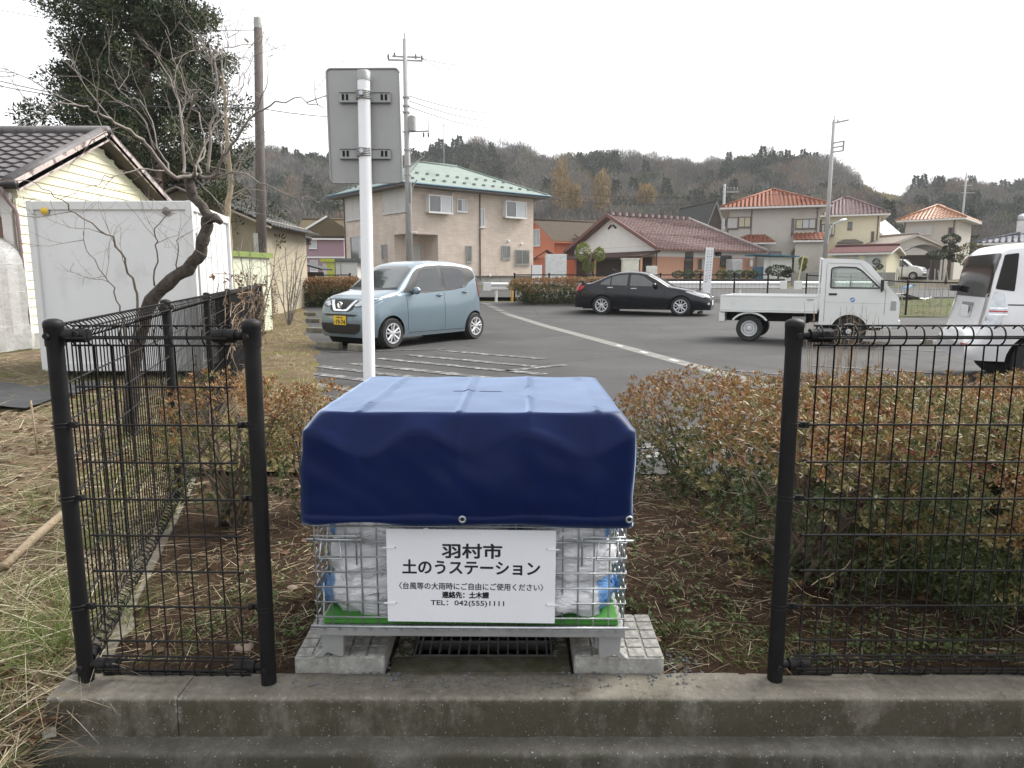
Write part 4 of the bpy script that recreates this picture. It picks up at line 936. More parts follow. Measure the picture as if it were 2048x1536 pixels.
def kei_truck(t):
    L = 3.395; X = lambda xf: L / 2 - xf; ax = (X(.86), X(2.76)); r = .272
    arch = [(X(.86) + .335 * math.cos(a), .272 + .335 * math.sin(a)) for a in np.linspace(0.30, math.pi - .30, 14)]
    outer = [(X(.02), .38), (X(0), .55), (X(0), .84), (X(.03), .96), (X(.14), 1.075), (X(.56), 1.585), (X(.68), 1.665), (X(.85), 1.69), (X(1.38), 1.715), (X(1.42), 1.69), (X(1.42), .40)] + arch[::-1] + [(X(.45), .38)]
    outer = poly_round(outer[:11], .02) + arch[::-1] + [(X(.50), .36)]
    win = poly_round([(X(1.24), 1.13), (X(1.24), 1.52), (X(1.1), 1.545), (X(.80), 1.53), (X(.70), 1.47), (X(.36), 1.13)], .03)
    for sg_ in (1, -1):
        sp2 = side_panel(outer, win, sg_ * .7375 - (.03 if sg_ > 0 else 0), .03, TRUCKW, 'cab_side', t)
        side_panel(win, None, sg_ * .722, .005, CABGLASS, 'door_window', t)
        g = MB()                                                   # weather strip round the glass
        g.tube([(p[0], sg_ * .7385, p[1]) for p in win + win[:1]], .014, 5, cap=False); g.build('window_seal', BLACKPLASTIC, t)
        for a_, b_ in (((X(1.33), .46), (X(1.33), 1.60)), ((X(.26), .62), (X(.26), 1.10)), ((X(1.33), 1.62), (X(.74), 1.60)), ((X(.74), 1.60), (X(.27), 1.10))):
            MB().bar((a_[0], sg_ * .7385, a_[1]), (b_[0], sg_ * .7385, b_[1]), .004, .008, up=(0, 1, 0)).build('panel_gap', DARKVOID, t)
        MB().bar((X(1.34), sg_ * .739, .845), (X(.02), sg_ * .739, .83), .003, .008, up=(0, 0, 1)).build('panel_crease', mat('crease_shade', (.5, .51, .5), .5), t) if sg_ < 0 else None
        MB().box(-.075, .075, -.006, .006, -.022, .022).build('door_handle', BLACKPLASTIC, t, bevel=.005, loc=(X(1.19), sg_ * .74, 1.005))
        mr = sub('door_mirror', t, (X(.33), sg_ * .86, 1.20)); MB().box(-.03, .03, -.075, .075, -.12, .10).build('mirror_shell', BLACKPLASTIC, mr, bevel=.025); MB().bar((0, -sg_ * .14, -.14), (0, 0, -.06), .025, .025).build('mirror_arm', BLACKPLASTIC, mr)
        h = MB().box(-.085, .02, -.06, .06, -.095, .095).build('headlight', LENS, t, bevel=.012, loc=(X(.075), sg_ * .690, .80))
        MB().box(-.02, .012, -.05, .05, -.03, .03).build('indicator', mat('amber_lens', (.6, .25, .02), .2), t, bevel=.005, loc=(X(.0), sg_ * .64, .62))
    # front and roof skin between the sides
    prof = [(X(.03), .36), (X(.0), .55), (X(.0), .84), (X(.03), .96), (X(.14), 1.075)]
    def skin(name, pr, m, off=0.0, yw=.712):
        g = MB(); V = [(x + off, s_ * yw * (1 - .0), z) for x, z in pr for s_ in (-1, 1)]
        g.add(V, [(2 * i, 2 * i + 1, 2 * i + 3, 2 * i + 2) for i in range(len(pr) - 1)]); o = g.build(name, m, t, smooth=40); return o
    skin('front_panel', prof, TRUCKW, .004); skin('windscreen', [(X(.14), 1.075), (X(.56), 1.585)], CABGLASS); skin('roof', [(X(.54), 1.575), (X(.68), 1.667), (X(.85), 1.693), (X(1.38), 1.717), (X(1.42), 1.69)], TRUCKW, 0, .722)
    MB().box(X(1.42), X(1.39), -.71, .71, .40, 1.10).build('cab_back', TRUCKW, t); MB().box(X(1.42), X(1.39), -.71, .71, 1.52, 1.69).build('cab_back_top', TRUCKW, t)
    for y in (-1, 1): MB().box(X(1.418), X(1.392), y * .56 if y < 0 else .56, -.71 if y < 0 else .71, 1.10, 1.52).build('rear_pillar', TRUCKW, t) 
    MB().box(X(1.408), X(1.402), -.56, .56, 1.10, 1.52).build('rear_window', CABGLASS, t)
    MB().box(X(1.35), X(.22), -.66, .66, .42, .52).build('cab_floor', BLACKPLASTIC, t); MB().box(X(.36), X(.10), -.68, .68, .85, 1.05).build('dashboard', BLACKPLASTIC, t, bevel=.04)
    for y in (-.34, .34): 
        st = MB().box(X(1.25), X(.72), y - .24, y + .24, .62, .78).box(X(1.34), X(1.20), y - .23, y + .23, .78, 1.30).build('seat', SEAT, t, bevel=.04)
    MB().tube([(X(.50) + .05 * math.sin(a), -.34 + .17 * math.cos(a), 1.10 + .15 * math.sin(a)) for a in np.linspace(0, 2 * math.pi, 20)], .012, 6).build('steering_wheel', BLACKPLASTIC, t)
    MB().box(X(.10), X(-.03), -.70, .70, .34, .52).build('bumper', TRUCKW, t, bevel=.03)
    MB().box(-.004, .004, -.165, .165, -.082, .082).build('number_plate', PLATEY, t, loc=(X(-.035), .1, .44))
    MB().lathe([(.045, -.001), (.045, .001)], 20, axis='y').build('door_sticker', mat('blue_sticker', (.03, .17, .45), .4), t, loc=(X(.83), -.7395, .90)); MB().bar((X(.86), -.7415, .885), (X(.80), -.7415, .915), .0015, .022, up=(0, 0, 1)).build('sticker_mark', PLATEW, t)
    # load bed
    b0, b1 = X(1.46), X(3.37)
    MB().box(b1, b0, -.70, .70, .63, .67).build('bed_floor', GALVDULL, t)
    for sg_ in (1, -1):
        g = MB(); g.box(b1 + .02, b0, min(sg_ * .7375, sg_ * .70), max(sg_ * .7375, sg_ * .70), .615, .955); g.box(b1 + .02, b0, min(sg_ * .745, sg_ * .685), max(sg_ * .745, sg_ * .685), .935, .975); g.box(b1 + .02, b0, min(sg_ * .747, sg_ * .73), max(sg_ * .747, sg_ * .73), .66, .672)
        g.build('bed_side', TRUCKW, t, bevel=.005, seg=1)
        for xf in (1.75, 2.4, 3.05): MB().box(-.035, .035, -.008, .008, -.012, .012).build('hinge', TRUCKW, t, loc=(X(xf), sg_ * .745, .64))
        MB().box(-.06, .06, -.010, .010, -.014, .014).build('bed_latch', GALV, t, loc=(X(1.60), sg_ * .748, .90), bevel=.004)
        g = MB(); g.tube([(X(2.76) + .40 * math.cos(a), sg_ * .70, .272 + .33 * math.sin(a)) for a in np.linspace(.55, math.pi - .55, 10)], .022, 6); g.build('mudguard', TRUCKW, t)
        MB().box(-.13, .13, -.05, .05, -.10, .10).build('side_box', GALVDULL if sg_ < 0 else BLACKPLASTIC, t, loc=(X(1.80), sg_ * .60, .44), bevel=.01)
        MB().box(-.02, .02, -.03, .03, -.11, .11).build('tail_lamp', REDLENS, t, loc=(b1 + .01, sg_ * .62, .50))
    MB().box(b1, b1 + .035, -.74, .74, .615, .965).build('tailgate', TRUCKW, t, bevel=.006); g = MB(); g.box(b1 - .02, b1 + .10, -.70, .70, .40, .60); g.build('rear_bumper', TRUCKW, t, bevel=.02)
    g = MB(); 
    for y in (-.38, .38): g.box(b1 + .1, X(.2), y - .04, y + .04, .42, .61)
    for a_ in ax: g.tube([(a_, -.62, r), (a_, .62, r)], .05, 8)
    g.box(X(1.4), X(.3), -.60, .60, .30, .42); g.build('chassis', DARKVOID, t)
    MB().tube([(X(.86), -.70, r), (X(.86), .70, r)], .315, 20).build('wheel_well', DARKVOID, t)
    g = MB()                                                        # rack frame behind the cab
    for y in (-.70, .70): g.bar((X(1.455), y, .97), (X(1.455), y, 1.73), .03, .03)
    g.bar((X(1.455), -.70, 1.72), (X(1.455), .70, 1.72), .03, .03); g.bar((X(1.455), -.70, 1.25), (X(1.455), .70, 1.25), .025, .025); g.build('headboard_frame', TRUCKW, t)
    wheel_set(t, ax, .64, r, .15, .165, 8, style='steel')
    return t
tk_ = thing('pickup_truck', 'white flatbed pickup with an open load bed behind a small cab', 'truck'); kei_truck(tk_)
hd_ = R(-26); hv = Vector((math.cos(hd_), math.sin(hd_), 0)); lv = Vector((-hv.y, hv.x, 0))
rw = gat(1493, 684); tk_.location = rw + hv * (2.76 - 3.395 / 2) + lv * .715 + Vector((0, 0, .014)); tk_.rotation_euler.z = hd_; tk_.scale = (.97,) * 3

VANGLASS = mat('tinted_rear_glass', (.012, .010, .009), .12, .1, 2, spec=.25)
def white_van(t, pm):
    L = 4.73; X = lambda xf: L / 2 - xf; ax = (X(.95), X(3.92))
    zt = smooth_curve([(-.3, .6), (0, .72), (.1, .95), (.6, 1.08), (.95, 1.18), (1.5, 1.66), (1.75, 1.77), (2.2, 1.84), (3.6, 1.86), (4.1, 1.85), (4.38, 1.82), (4.45, 1.77), (4.49, 1.62), (4.53, 1.40), (4.555, 1.16), (4.58, .80), (4.66, .70), (4.72, .62), (4.73, .52), (5, .4)], 2, .012)
    zs = smooth_curve([(0, .6), (.1, .9), (.6, 1.0), (1.0, 1.08), (4.5, 1.14), (4.58, .7), (4.73, .5)], 2, .03)
    wb = smooth_curve([(-.3, .5), (0, .66), (.1, .76), (.3, .84), (.7, .895), (4.2, .895), (4.45, .88), (4.55, .87), (4.66, .83), (4.73, .74), (5, .6)], 2, .02)
    V, F_ = loft_body(L, zt, zs, wb, (.95, 3.92), .345, lambda x: .27 + (.06 if x > 4.3 else 0), .41, tumble=.10)
    MB().add(V, F_).build('body', pm, t, smooth=38); P = Patcher(V, F_)
    underbody(t, L, .82, ax, .345, .27, .8); wheel_set(t, ax, .79, .345, .22, .23, 10)
    for sg_ in (1, -1):
        P.make('quarter_window', [(X(3.32), 1.20), (X(3.30), 1.64), (X(4.02), 1.645), (X(4.08), 1.60), (X(4.12), 1.28), (X(3.98), 1.17)], 'y', sg_, .005, GLASSDARK, t, rr=.07)
        P.make('door_window', [(X(2.2), 1.18), (X(2.2), 1.66), (X(3.22), 1.65), (X(3.22), 1.19)], 'y', sg_, .005, GLASSDARK, t, rr=.05)
        P.make('door_window', [(X(1.35), 1.18), (X(1.75), 1.62), (X(2.1), 1.65), (X(2.1), 1.18)], 'y', sg_, .005, GLASSDARK, t, rr=.05)
        P.make('slide_rail', [(X(2.3), 1.03), (X(4.36), 1.045), (X(4.36), 1.06), (X(2.3), 1.045)], 'y', sg_, .003, DARKVOID, t, step=.1)
        P.make('corner_glass', [(X(4.30), 1.22), (X(4.28), 1.70), (X(4.42), 1.68), (X(4.49), 1.25)], 'y', sg_, .004, VANGLASS, t, rr=.02)
        tl = P.make('tail_lamp', [(X(4.40), 1.20), (X(4.50), 1.22), (X(4.565), .90), (X(4.565), .76), (X(4.42), .76), (X(4.38), 1.0)], 'y', sg_, .006, LENS, t, rr=.03)
        for z in (.92, .96, 1.0): P.make('lamp_bar', [(X(4.36), z), (X(4.53), z), (X(4.53), z + .018), (X(4.36), z + .018)], 'y', sg_, .010, REDLENS if z == .96 else CHROME, t, step=.04)
        P.make('tail_lamp_back', [(sg_ * .80, .78), (sg_ * .80, 1.20), (sg_ * .70, 1.18), (sg_ * .74, .78)], 'x', -1, .006, LENS, t, rr=.02)
        P.make('reflector', [(sg_ * .55, .50), (sg_ * .76, .50), (sg_ * .76, .54), (sg_ * .55, .54)], 'x', -1, .006, REDLENS, t)
        P.make('bumper_crease', [(X(4.36), .625), (X(4.66), .60), (X(4.66), .608), (X(4.36), .633)], 'y', sg_, .003, mat('bumper_line', (.35, .36, .37), .4), t, step=.08)
    P.make('rear_window', [(-.80, 1.14), (-.77, 1.70), (.77, 1.70), (.80, 1.14)], 'x', -1, .005, VANGLASS, t, rr=.05)
    P.make('windscreen', [(-.76, 1.22), (-.64, 1.66), (.64, 1.66), (.76, 1.22)], 'x', 1, .005, GLASSWS, t, rr=.04)
    P.make('plate_recess', [(-.28, .86), (-.28, 1.06), (.28, 1.06), (.28, .86)], 'x', -1, .004, CHROME, t, rr=.02)
    MB().box(-.004, .004, -.165, .165, -.082, .082).build('number_plate', PLATEW, t, loc=(X(4.60), 0, .94))
    MB().bar((X(4.545), -.1, 1.19), (X(4.46), .30, 1.42), .02, .02).build('rear_wiper', BLACKPLASTIC, t)
    MB().lathe([(.035, -.002), (.035, .002)], 16, axis='x').build('round_sticker', mat('blue_round_sticker', (.1, .25, .5), .4), t, loc=(X(4.535), -.66, 1.23))
    mr = MB().box(-.05, .05, -.06, .06, -.04, .05).build('rear_mirror', BLACKPLASTIC, t, loc=(X(4.60), .62, 1.24), bevel=.015); MB().bar((X(4.50), .62, 1.20), (X(4.6), .62, 1.22), .02, .02).build('mirror_stalk', BLACKPLASTIC, t)
    for y, z, w_ in ((.45, 1.04, .16), (-.5, 1.05, .14)): MB().box(-.002, .002, -w_ / 2, w_ / 2, -.015, .015).build('badge', CHROME, t, loc=(X(4.548), y, z))
    return t
vn = thing('minivan', 'white tall minivan cut off by the photo edge', 'van'); white_van(vn, paint('pearl_white_paint', (.74, .74, .75), .05, .28))
hd_ = R(-20); hv = Vector((math.cos(hd_), math.sin(hd_), 0)); lv = Vector((-hv.y, hv.x, 0)); nc = gat(1962, 748)
vn.location = Vector((5.62, 8.30, 0)) + hv * (4.56 - 4.73 / 2) + lv * .89 + Vector((0, 0, .013)); vn.rotation_euler.z = hd_; vn.scale = (1, 1, .93)
fc = thing('hatchback', 'small white car parked under the carport roof', 'car'); kei_wagon(fc, paint('plain_white_paint', (.74, .75, .75), .05, .3), detail=False)
fp = at(1806, 560, 47); fc.location = (fp.x, 47.5, gz(47)); fc.rotation_euler.z = R(-35)

# wheel stops
WS = concretemat('wheel_stop_concrete', (.26, .25, .22), (.12, .11, .07), .42, .62, 5)
wsm = MB().prism([(-.06, 0), (-.05, .10), (-.035, .12), (.035, .12), (.05, .10), (.06, 0)], -.29, .29, 'x').mesh('wheel_stop', WS, bevel=.006, seg=1)
for k, (px, py, lab) in enumerate(((660, 697, 'mossy concrete wheel stop under the blue car nose, nearer the fence'), (722, 703, 'mossy concrete wheel stop touching the blue car front tyre'), (632, 666, 'mossy wheel stop in the weeds, first beyond the blue car'), (628, 646, 'mossy wheel stop in the weeds, second beyond the blue car'), (622, 634, 'mossy wheel stop in the weeds, farthest beyond the blue car'),
                               (1855, 690, 'small concrete wheel stop behind the white minivan bumper'), (1400, 632, 'concrete wheel stop by the dark sedan front tyre'))):
    g = gat(px, py, gz(20 if py < 650 else 10)); o = tag(inst('wheel_stop', wsm, None, (g.x, g.y, gz(g.y) + .01), (0, 0, R(-34 if k < 5 else 66))), lab, 'wheel stop', 'wheel stops of the car park')
# ================================================================== planting near the camera
BARK = mat('shrub_bark', (.13, .10, .075), .85, .35, 30, bump=.5, bscale=80)
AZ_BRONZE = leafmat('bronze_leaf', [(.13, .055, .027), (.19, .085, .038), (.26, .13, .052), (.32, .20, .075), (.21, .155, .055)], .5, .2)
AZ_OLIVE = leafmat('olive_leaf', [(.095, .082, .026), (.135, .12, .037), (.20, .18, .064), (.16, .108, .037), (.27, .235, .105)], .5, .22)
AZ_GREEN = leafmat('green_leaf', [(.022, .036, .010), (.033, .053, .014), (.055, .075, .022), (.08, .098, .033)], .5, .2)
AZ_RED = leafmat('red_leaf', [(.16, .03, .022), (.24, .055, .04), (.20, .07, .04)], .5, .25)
def azalea(name, c, rx, ry, h, ncl, label, group, low=.12, bronze=.5, rz=0.0, stems=14, leaf=.034, seed=0, box=.6):
    if leaf < .05: ncl, leaf = int(ncl * 1.45), leaf * .8
    t = thing(name, label, 'shrub', (c[0], c[1], bedz(c[0], c[1]) if c[1] < 4.7 else gz(c[1])), rz, group)
    r_ = np.random.default_rng(seed + 11); n = ncl
    u = r_.uniform(-1, 1, (n * 3, 3)); u = u[(np.abs(u) ** (2 + box * 3)).sum(1) < 1]; u = u[:n]
    q = u / np.maximum(((np.abs(u) ** (2 + box * 3)).sum(1) ** (1 / (2 + box * 3)))[:, None], 1e-6)      # on the shell
    rad = 1 - np.abs(r_.normal(0, .16, len(u)))
    bump = np.array([mnoise.noise(Vector((p[0] * 2.3 + seed, p[1] * 2.3, p[2] * 2.3))) for p in q]) * .18
    p = q * (rad + bump)[:, None]
    z = (p[:, 2] * .5 + .5); keep = (z > low) | (r_.random(len(z)) < .35); p, z = p[keep], z[keep]; q = q[keep]
    P = np.stack([p[:, 0] * rx * (.86 + .14 * np.minimum(1, z * 1.6)), p[:, 1] * ry * (.86 + .14 * np.minimum(1, z * 1.6)), .03 + z * h], 1)
    k = len(P); A = unit(q * np.array([1, 1, .8]) + np.array([0, 0, .55]) + r_.normal(0, .35, (k, 3)))
    m = 8; Pn = np.repeat(P, m, 0); An = np.repeat(A, m, 0); ph = r_.uniform(0, 6.28, k); th = (np.tile(np.arange(m), k) * 2 * math.pi / m + np.repeat(ph, m) + r_.normal(0, .2, k * m))
    B1 = unit(np.cross(An, np.array([.3, .2, 1.0]))); B2 = np.cross(An, B1); op = r_.uniform(.45, 1.25, k * m)[:, None]
    D = An * np.cos(op) + (B1 * np.cos(th)[:, None] + B2 * np.sin(th)[:, None]) * np.sin(op)
    L_ = leaf * r_.uniform(.65, 1.2, k * m); V, T = leaf_geo(Pn + D * .004, D, An + 1e-3, L_, L_ * r_.uniform(.24, .36, k * m), .18)
    ex = np.repeat(z, m); pr_ = np.clip(.5 * r_.random(k) + .25 + .75 * np.array([mnoise.noise(Vector((a[0] * 3.2, a[1] * 3.2, a[2] * 3.2 + seed))) for a in P]), 0, 1); pr_ = np.repeat(pr_, m)
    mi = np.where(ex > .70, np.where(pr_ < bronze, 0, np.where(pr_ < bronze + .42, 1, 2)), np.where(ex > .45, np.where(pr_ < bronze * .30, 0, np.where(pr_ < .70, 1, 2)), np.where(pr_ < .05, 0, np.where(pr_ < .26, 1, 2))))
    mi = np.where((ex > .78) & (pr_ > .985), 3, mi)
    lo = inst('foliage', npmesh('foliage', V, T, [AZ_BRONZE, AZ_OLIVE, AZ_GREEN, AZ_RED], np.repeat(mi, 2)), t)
    g = MB(); rr_ = random.Random(seed + 3)
    for s_ in range(stems):
        a = rr_.uniform(0, 6.28); b0 = Vector((rr_.uniform(-.25, .25) * rx, rr_.uniform(-.25, .25) * ry, 0)); tip = Vector((math.cos(a) * rx * rr_.uniform(.3, .85), math.sin(a) * ry * rr_.uniform(.3, .85), h * rr_.uniform(.6, .9)))
        md = b0.lerp(tip, .5) + Vector((rr_.uniform(-.06, .06), rr_.uniform(-.06, .06), -.06 * h)); g.tube([b0 - Vector((0, 0, .03)), b0.lerp(md, .6), md, md.lerp(tip, .6) + Vector((0, 0, .03)), tip], [.011, .009, .0075, .005, .002], 5)
        for j in range(5):
            f = rr_.uniform(.35, .9); s0 = md.lerp(tip, (f - .35) / .65) if f > .35 else md; e = s0 + Vector((rr_.uniform(-.2, .2), rr_.uniform(-.2, .2), rr_.uniform(.03, .2))); g.tube([s0, s0.lerp(e, .5) + Vector((0, 0, rr_.uniform(-.02, .02))), e], [.004, .003, .0012], 4)
    g.build('stems', BARK, t, smooth='all', fix=False)
    return t
HG = 'azalea shrubs behind the long fence'
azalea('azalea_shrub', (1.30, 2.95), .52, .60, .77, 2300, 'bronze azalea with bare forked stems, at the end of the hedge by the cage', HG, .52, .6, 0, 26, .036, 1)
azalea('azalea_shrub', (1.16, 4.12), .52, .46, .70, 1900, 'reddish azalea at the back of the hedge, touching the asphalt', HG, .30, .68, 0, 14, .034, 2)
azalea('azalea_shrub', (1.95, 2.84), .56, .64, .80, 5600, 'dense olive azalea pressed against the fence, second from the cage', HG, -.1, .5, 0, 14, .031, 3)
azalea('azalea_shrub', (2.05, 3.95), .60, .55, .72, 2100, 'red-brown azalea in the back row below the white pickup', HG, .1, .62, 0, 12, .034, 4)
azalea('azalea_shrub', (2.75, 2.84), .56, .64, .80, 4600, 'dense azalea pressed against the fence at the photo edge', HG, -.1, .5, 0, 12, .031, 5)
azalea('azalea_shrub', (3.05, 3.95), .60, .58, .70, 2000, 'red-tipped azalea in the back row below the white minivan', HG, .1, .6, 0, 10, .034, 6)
azalea('azalea_shrub', (3.75, 3.4), .6, .9, .72, 1800, 'olive azalea beyond the fence end, mostly out of view', HG, .1, .5, 0, 10, .036, 8)
LG = 'azalea shrubs behind the short fence panel'
azalea('azalea_shrub', (-1.50, 3.62), .36, .34, .78, 850, 'golden-bronze azalea seen through the short fence panel', LG, .45, .7, 0, 18, .034, 21, box=.2)
azalea('azalea_shrub', (-1.06, 3.72), .27, .30, .72, 560, 'thin orange azalea between the fence panel and the covered cage', LG, .42, .62, 0, 12, .034, 22, box=.2)
# clipped hedges across the car park
FH = 'clipped hedges at the far side of the car park'
def far_hedge(x0, x1, y, dep, h, label, seed, ncl):
    return azalea('clipped_hedge', ((x0 + x1) / 2, y), (x1 - x0) / 2, dep / 2, h, ncl, label, FH, .03, .9, 0, 20, .085, seed, box=2.0)
pa, pb = at(556, 600, 27.5), at(718, 600, 27.5); far_hedge(pa.x, pb.x, 27.6, 1.7, 1.05, 'russet clipped hedge beyond the blue car', 31, 5200)
pa, pb = at(1030, 600, 28.2), at(1290, 600, 28.2); far_hedge(pa.x, pb.x, 28.4, 1.5, 1.0, 'brown clipped hedge behind the dark sedan', 32, 5200)

# litter and weeds in the bed
STRAW = leafmat('straw', [(.36, .295, .18), (.46, .39, .26), (.27, .21, .125), (.54, .48, .36)], .75, .1)
STRAWD = leafmat('dark_straw', [(.12, .085, .05), (.17, .12, .07), (.22, .165, .10)], .8, .1)
GRASSM = leafmat('green_grass', [(.07, .115, .022), (.11, .165, .035), (.16, .205, .055), (.21, .235, .09)], .55, .3)
DEAD = leafmat('dead_leaf', [(.11, .06, .033), (.165, .097, .055), (.075, .045, .027), (.21, .14, .09)], .8, .15)
WEED = leafmat('weed_leaf', [(.05, .085, .02), (.08, .12, .035), (.12, .16, .05)], .5, .25)
def bed_points(n, x0=-1.5, x1=3.2, y0=2.2, y1=4.55):
    P = np.stack([rng.uniform(x0, x1, n), rng.uniform(y0, y1, n)], 1); ok = (P[:, 0] > [xb(y) + .06 for y in P[:, 1]]) & ~((np.abs(P[:, 0] + .105) < .63) & (P[:, 1] < 2.65))
    return P[ok]
P2 = bed_points(13500); Z = np.array([bedz(*p) for p in P2]) + .004; n = len(P2); D = rdir(n, -.08, .22); L_ = rng.uniform(.02, .14, n) ** 1.0
V, Q = blade_geo(np.column_stack([P2, Z]), D, rdir(n, .6, 1), L_, rng.uniform(.0012, .003, n), rng.uniform(-.1, .25, n))
o = tag(inst('straw_litter', npmesh('straw_litter', V, Q, [STRAW, STRAWD], np.repeat((rng.random(n) < .6).astype(int), 3))), kind='stuff')
P2 = bed_points(650); n = len(P2); Z = np.array([bedz(*p) for p in P2]) + .006; L_ = rng.uniform(.015, .055, n)
V, T = leaf_geo(np.column_stack([P2, Z]), rdir(n, -.1, .3), rdir(n, .4, 1), L_, L_ * .6, .3)
tag(inst('fallen_leaves', npmesh('fallen_leaves', V, T, DEAD)), kind='stuff')
def tufts(name, cents, nb, L0, L1, w, m, spread=.03, zf=bedz, kind='stuff', up=.35, bend=.3):
    Ps = []; 
    for (x, y) in cents:
        k = max(4, int(nb * rnd.uniform(.5, 1.4))); a = rng.normal(0, spread, (k, 2)); Ps.append(np.column_stack([x + a[:, 0], y + a[:, 1], np.full(k, zf(x, y) - .003)]))
    P_ = np.concatenate(Ps); n_ = len(P_); V_, Q_ = blade_geo(P_, rdir(n_, up, 1), rdir(n_), rng.uniform(L0, L1, n_), rng.uniform(w * .6, w * 1.3, n_), rng.uniform(.1, bend * 2, n_))
    return tag(inst(name, npmesh(name, V_, Q_, m)), kind=kind)
c1 = [(x, y) for x, y in zip(rng.uniform(-1.3, -.72, 60), rng.uniform(2.2, 3.1, 60))] + [(x, y) for x, y in zip(rng.uniform(.52, .95, 60), rng.uniform(2.2, 2.5, 60))] + [(x, y) for x, y in zip(rng.uniform(.9, 2.4, 60), rng.uniform(2.2, 2.42, 60))] + [(x, y) for x, y in zip(rng.uniform(.45, 1.0, 25), rng.uniform(3.8, 4.5, 25))]
tufts('bed_grass', c1, 9, .02, .075, .0022, GRASSM, .02)
# small round-leaved weeds
Pw = []
for (x, y) in [(rnd.uniform(.45, .9), rnd.uniform(2.4, 3.4)) for _ in range(75)] + [(rnd.uniform(.85, 2.6), rnd.uniform(2.2, 2.5)) for _ in range(150)] + [(rnd.uniform(-1.2, -.75), rnd.uniform(2.3, 3.3)) for _ in range(50)]:
    for k in range(rnd.randint(5, 12)): Pw.append((x + rnd.gauss(0, .018), y + rnd.gauss(0, .018), bedz(x, y) + rnd.uniform(.004, .03)))
Pw = np.array(Pw); n = len(Pw); L_ = rng.uniform(.009, .022, n); V, T = leaf_geo(Pw, rdir(n, -.1, .5), rdir(n, .3, 1), L_, L_ * .75, .12)
tag(inst('low_weeds', npmesh('low_weeds', V, T, WEED)), kind='stuff')
# gravel crumbs along the kerb and by the slabs
STONE = mat('grey_crumb', (.11, .115, .12), .8, .35, 20); g = MB()
for k in range(420):
    if k < 170: x, y = rnd.uniform(-.72, .62), rnd.uniform(2.085, 2.18); x = x if abs(x + .6) > 0 else x
    elif k < 300: x, y = rnd.gauss(.57, .035), rnd.gauss(2.24, .05)
    else: x, y = rnd.gauss(-.40, .03), rnd.gauss(2.2, .04)
    r_ = rnd.uniform(.002, .008); z = .001 if y < 2.17 else bedz(x, y); vs_ = [Vector((rnd.gauss(0, 1), rnd.gauss(0, 1), rnd.gauss(0, .6))).normalized() * r_ * rnd.uniform(.7, 1.2) for _ in range(6)]
    c_ = Vector((x, y, z + r_ * .3)); g.add([c_ + Vector((r_, 0, 0)), c_ + Vector((0, r_, r_ * .2)), c_ + Vector((-r_, 0, 0)), c_ + Vector((0, -r_ * .8, 0)), c_ + Vector((0, 0, r_ * .8)), c_ - Vector((0, 0, r_ * .5))], [(0, 1, 4), (1, 2, 4), (2, 3, 4), (3, 0, 4), (1, 0, 5), (2, 1, 5), (3, 2, 5), (0, 3, 5)])
tag(g.build('gravel', STONE, fix=False), kind='stuff')
PEB = mat('pebble_stone', (.24, .18, .14), .8, .3, 12)
for k, (px, py, r_, lab) in enumerate(((490, 1298, .028, 'flat reddish stone at the foot of the short fence panel'), (585, 1180, .018, 'small tan stone on the bare soil beside the cage'))):
    g_ = gat(px, py); V_ = [Vector(v) for v in rdir(40)]; 
    bm = bmesh.new(); bmesh.ops.create_icosphere(bm, subdivisions=2, radius=r_)
    for v in bm.verts: v.co = Vector((v.co.x * 1.3, v.co.y, v.co.z * .5)) * (1 + .25 * mnoise.noise(v.co * 60))
    me = bpy.data.meshes.new('stone'); bm.to_mesh(me); bm.free(); me.materials.append(PEB); tag(inst('stone', me, None, (g_.x, g_.y, bedz(g_.x, g_.y) + .006)), lab, 'stone')

# yard: flattened dry grass, green tufts, debris
def yz(x, y): return yardz(x, y)
n = 30000; t_ = rng.random(n) ** 1.25; Y = 1.25 + rng.random(n) ** 1.6 * 11; X = np.array([xb(max(2.2, y)) - .06 for y in Y]) - t_ * (.35 + Y * .62) * 1.15
Z = np.array([yz(x, y) for x, y in zip(X, Y)]) + .006; D = rdir(n, -.05, .28); L_ = rng.uniform(.06, .42, n)
V, Q = blade_geo(np.column_stack([X, Y, Z]), D, rdir(n, .5, 1), L_, rng.uniform(.0015, .0045, n), rng.uniform(-.05, .3, n))
tag(inst('dry_grass', npmesh('dry_grass', V, Q, [STRAW, STRAWD], np.repeat((rng.random(n) < .45).astype(int), 3))), kind='stuff')
cg = []
while len(cg) < 230:
    y = 1.3 + rnd.random() ** 1.5 * 9; x = xb(max(2.2, y)) - .1 - rnd.random() * (.3 + y * .6)
    if N3(x, y, 3, .9) > -.05 or (y < 2.4): cg.append((x, y))
tufts('yard_grass', cg, 46, .05, .20, .0035, GRASSM, .06, yz)
tufts('yard_grass', [(rnd.uniform(-2.1, -1.5), rnd.uniform(1.6, 2.9)) for _ in range(26)], 70, .08, .26, .0032, GRASSM, .05, yz, up=.5)
tufts('dry_tufts', [(rnd.uniform(-2.3, -1.48), rnd.uniform(1.5, 3.2)) for _ in range(22)], 26, .15, .40, .0028, STRAW, .05, yz, up=.25, bend=.45)
n = 2200; Y = 1.5 + rng.random(n) * 7; X = np.array([xb(max(2.2, y)) for y in Y]) - rng.random(n) * (.3 + Y * .5); L_ = rng.uniform(.02, .08, n)
V, T = leaf_geo(np.column_stack([X, Y, np.array([yz(x, y) for x, y in zip(X, Y)]) + .012]), rdir(n, -.1, .3), rdir(n, .4, 1), L_, L_ * .55, .3); tag(inst('fallen_leaves', npmesh('fallen_leaves', V, T, DEAD)), kind='stuff')
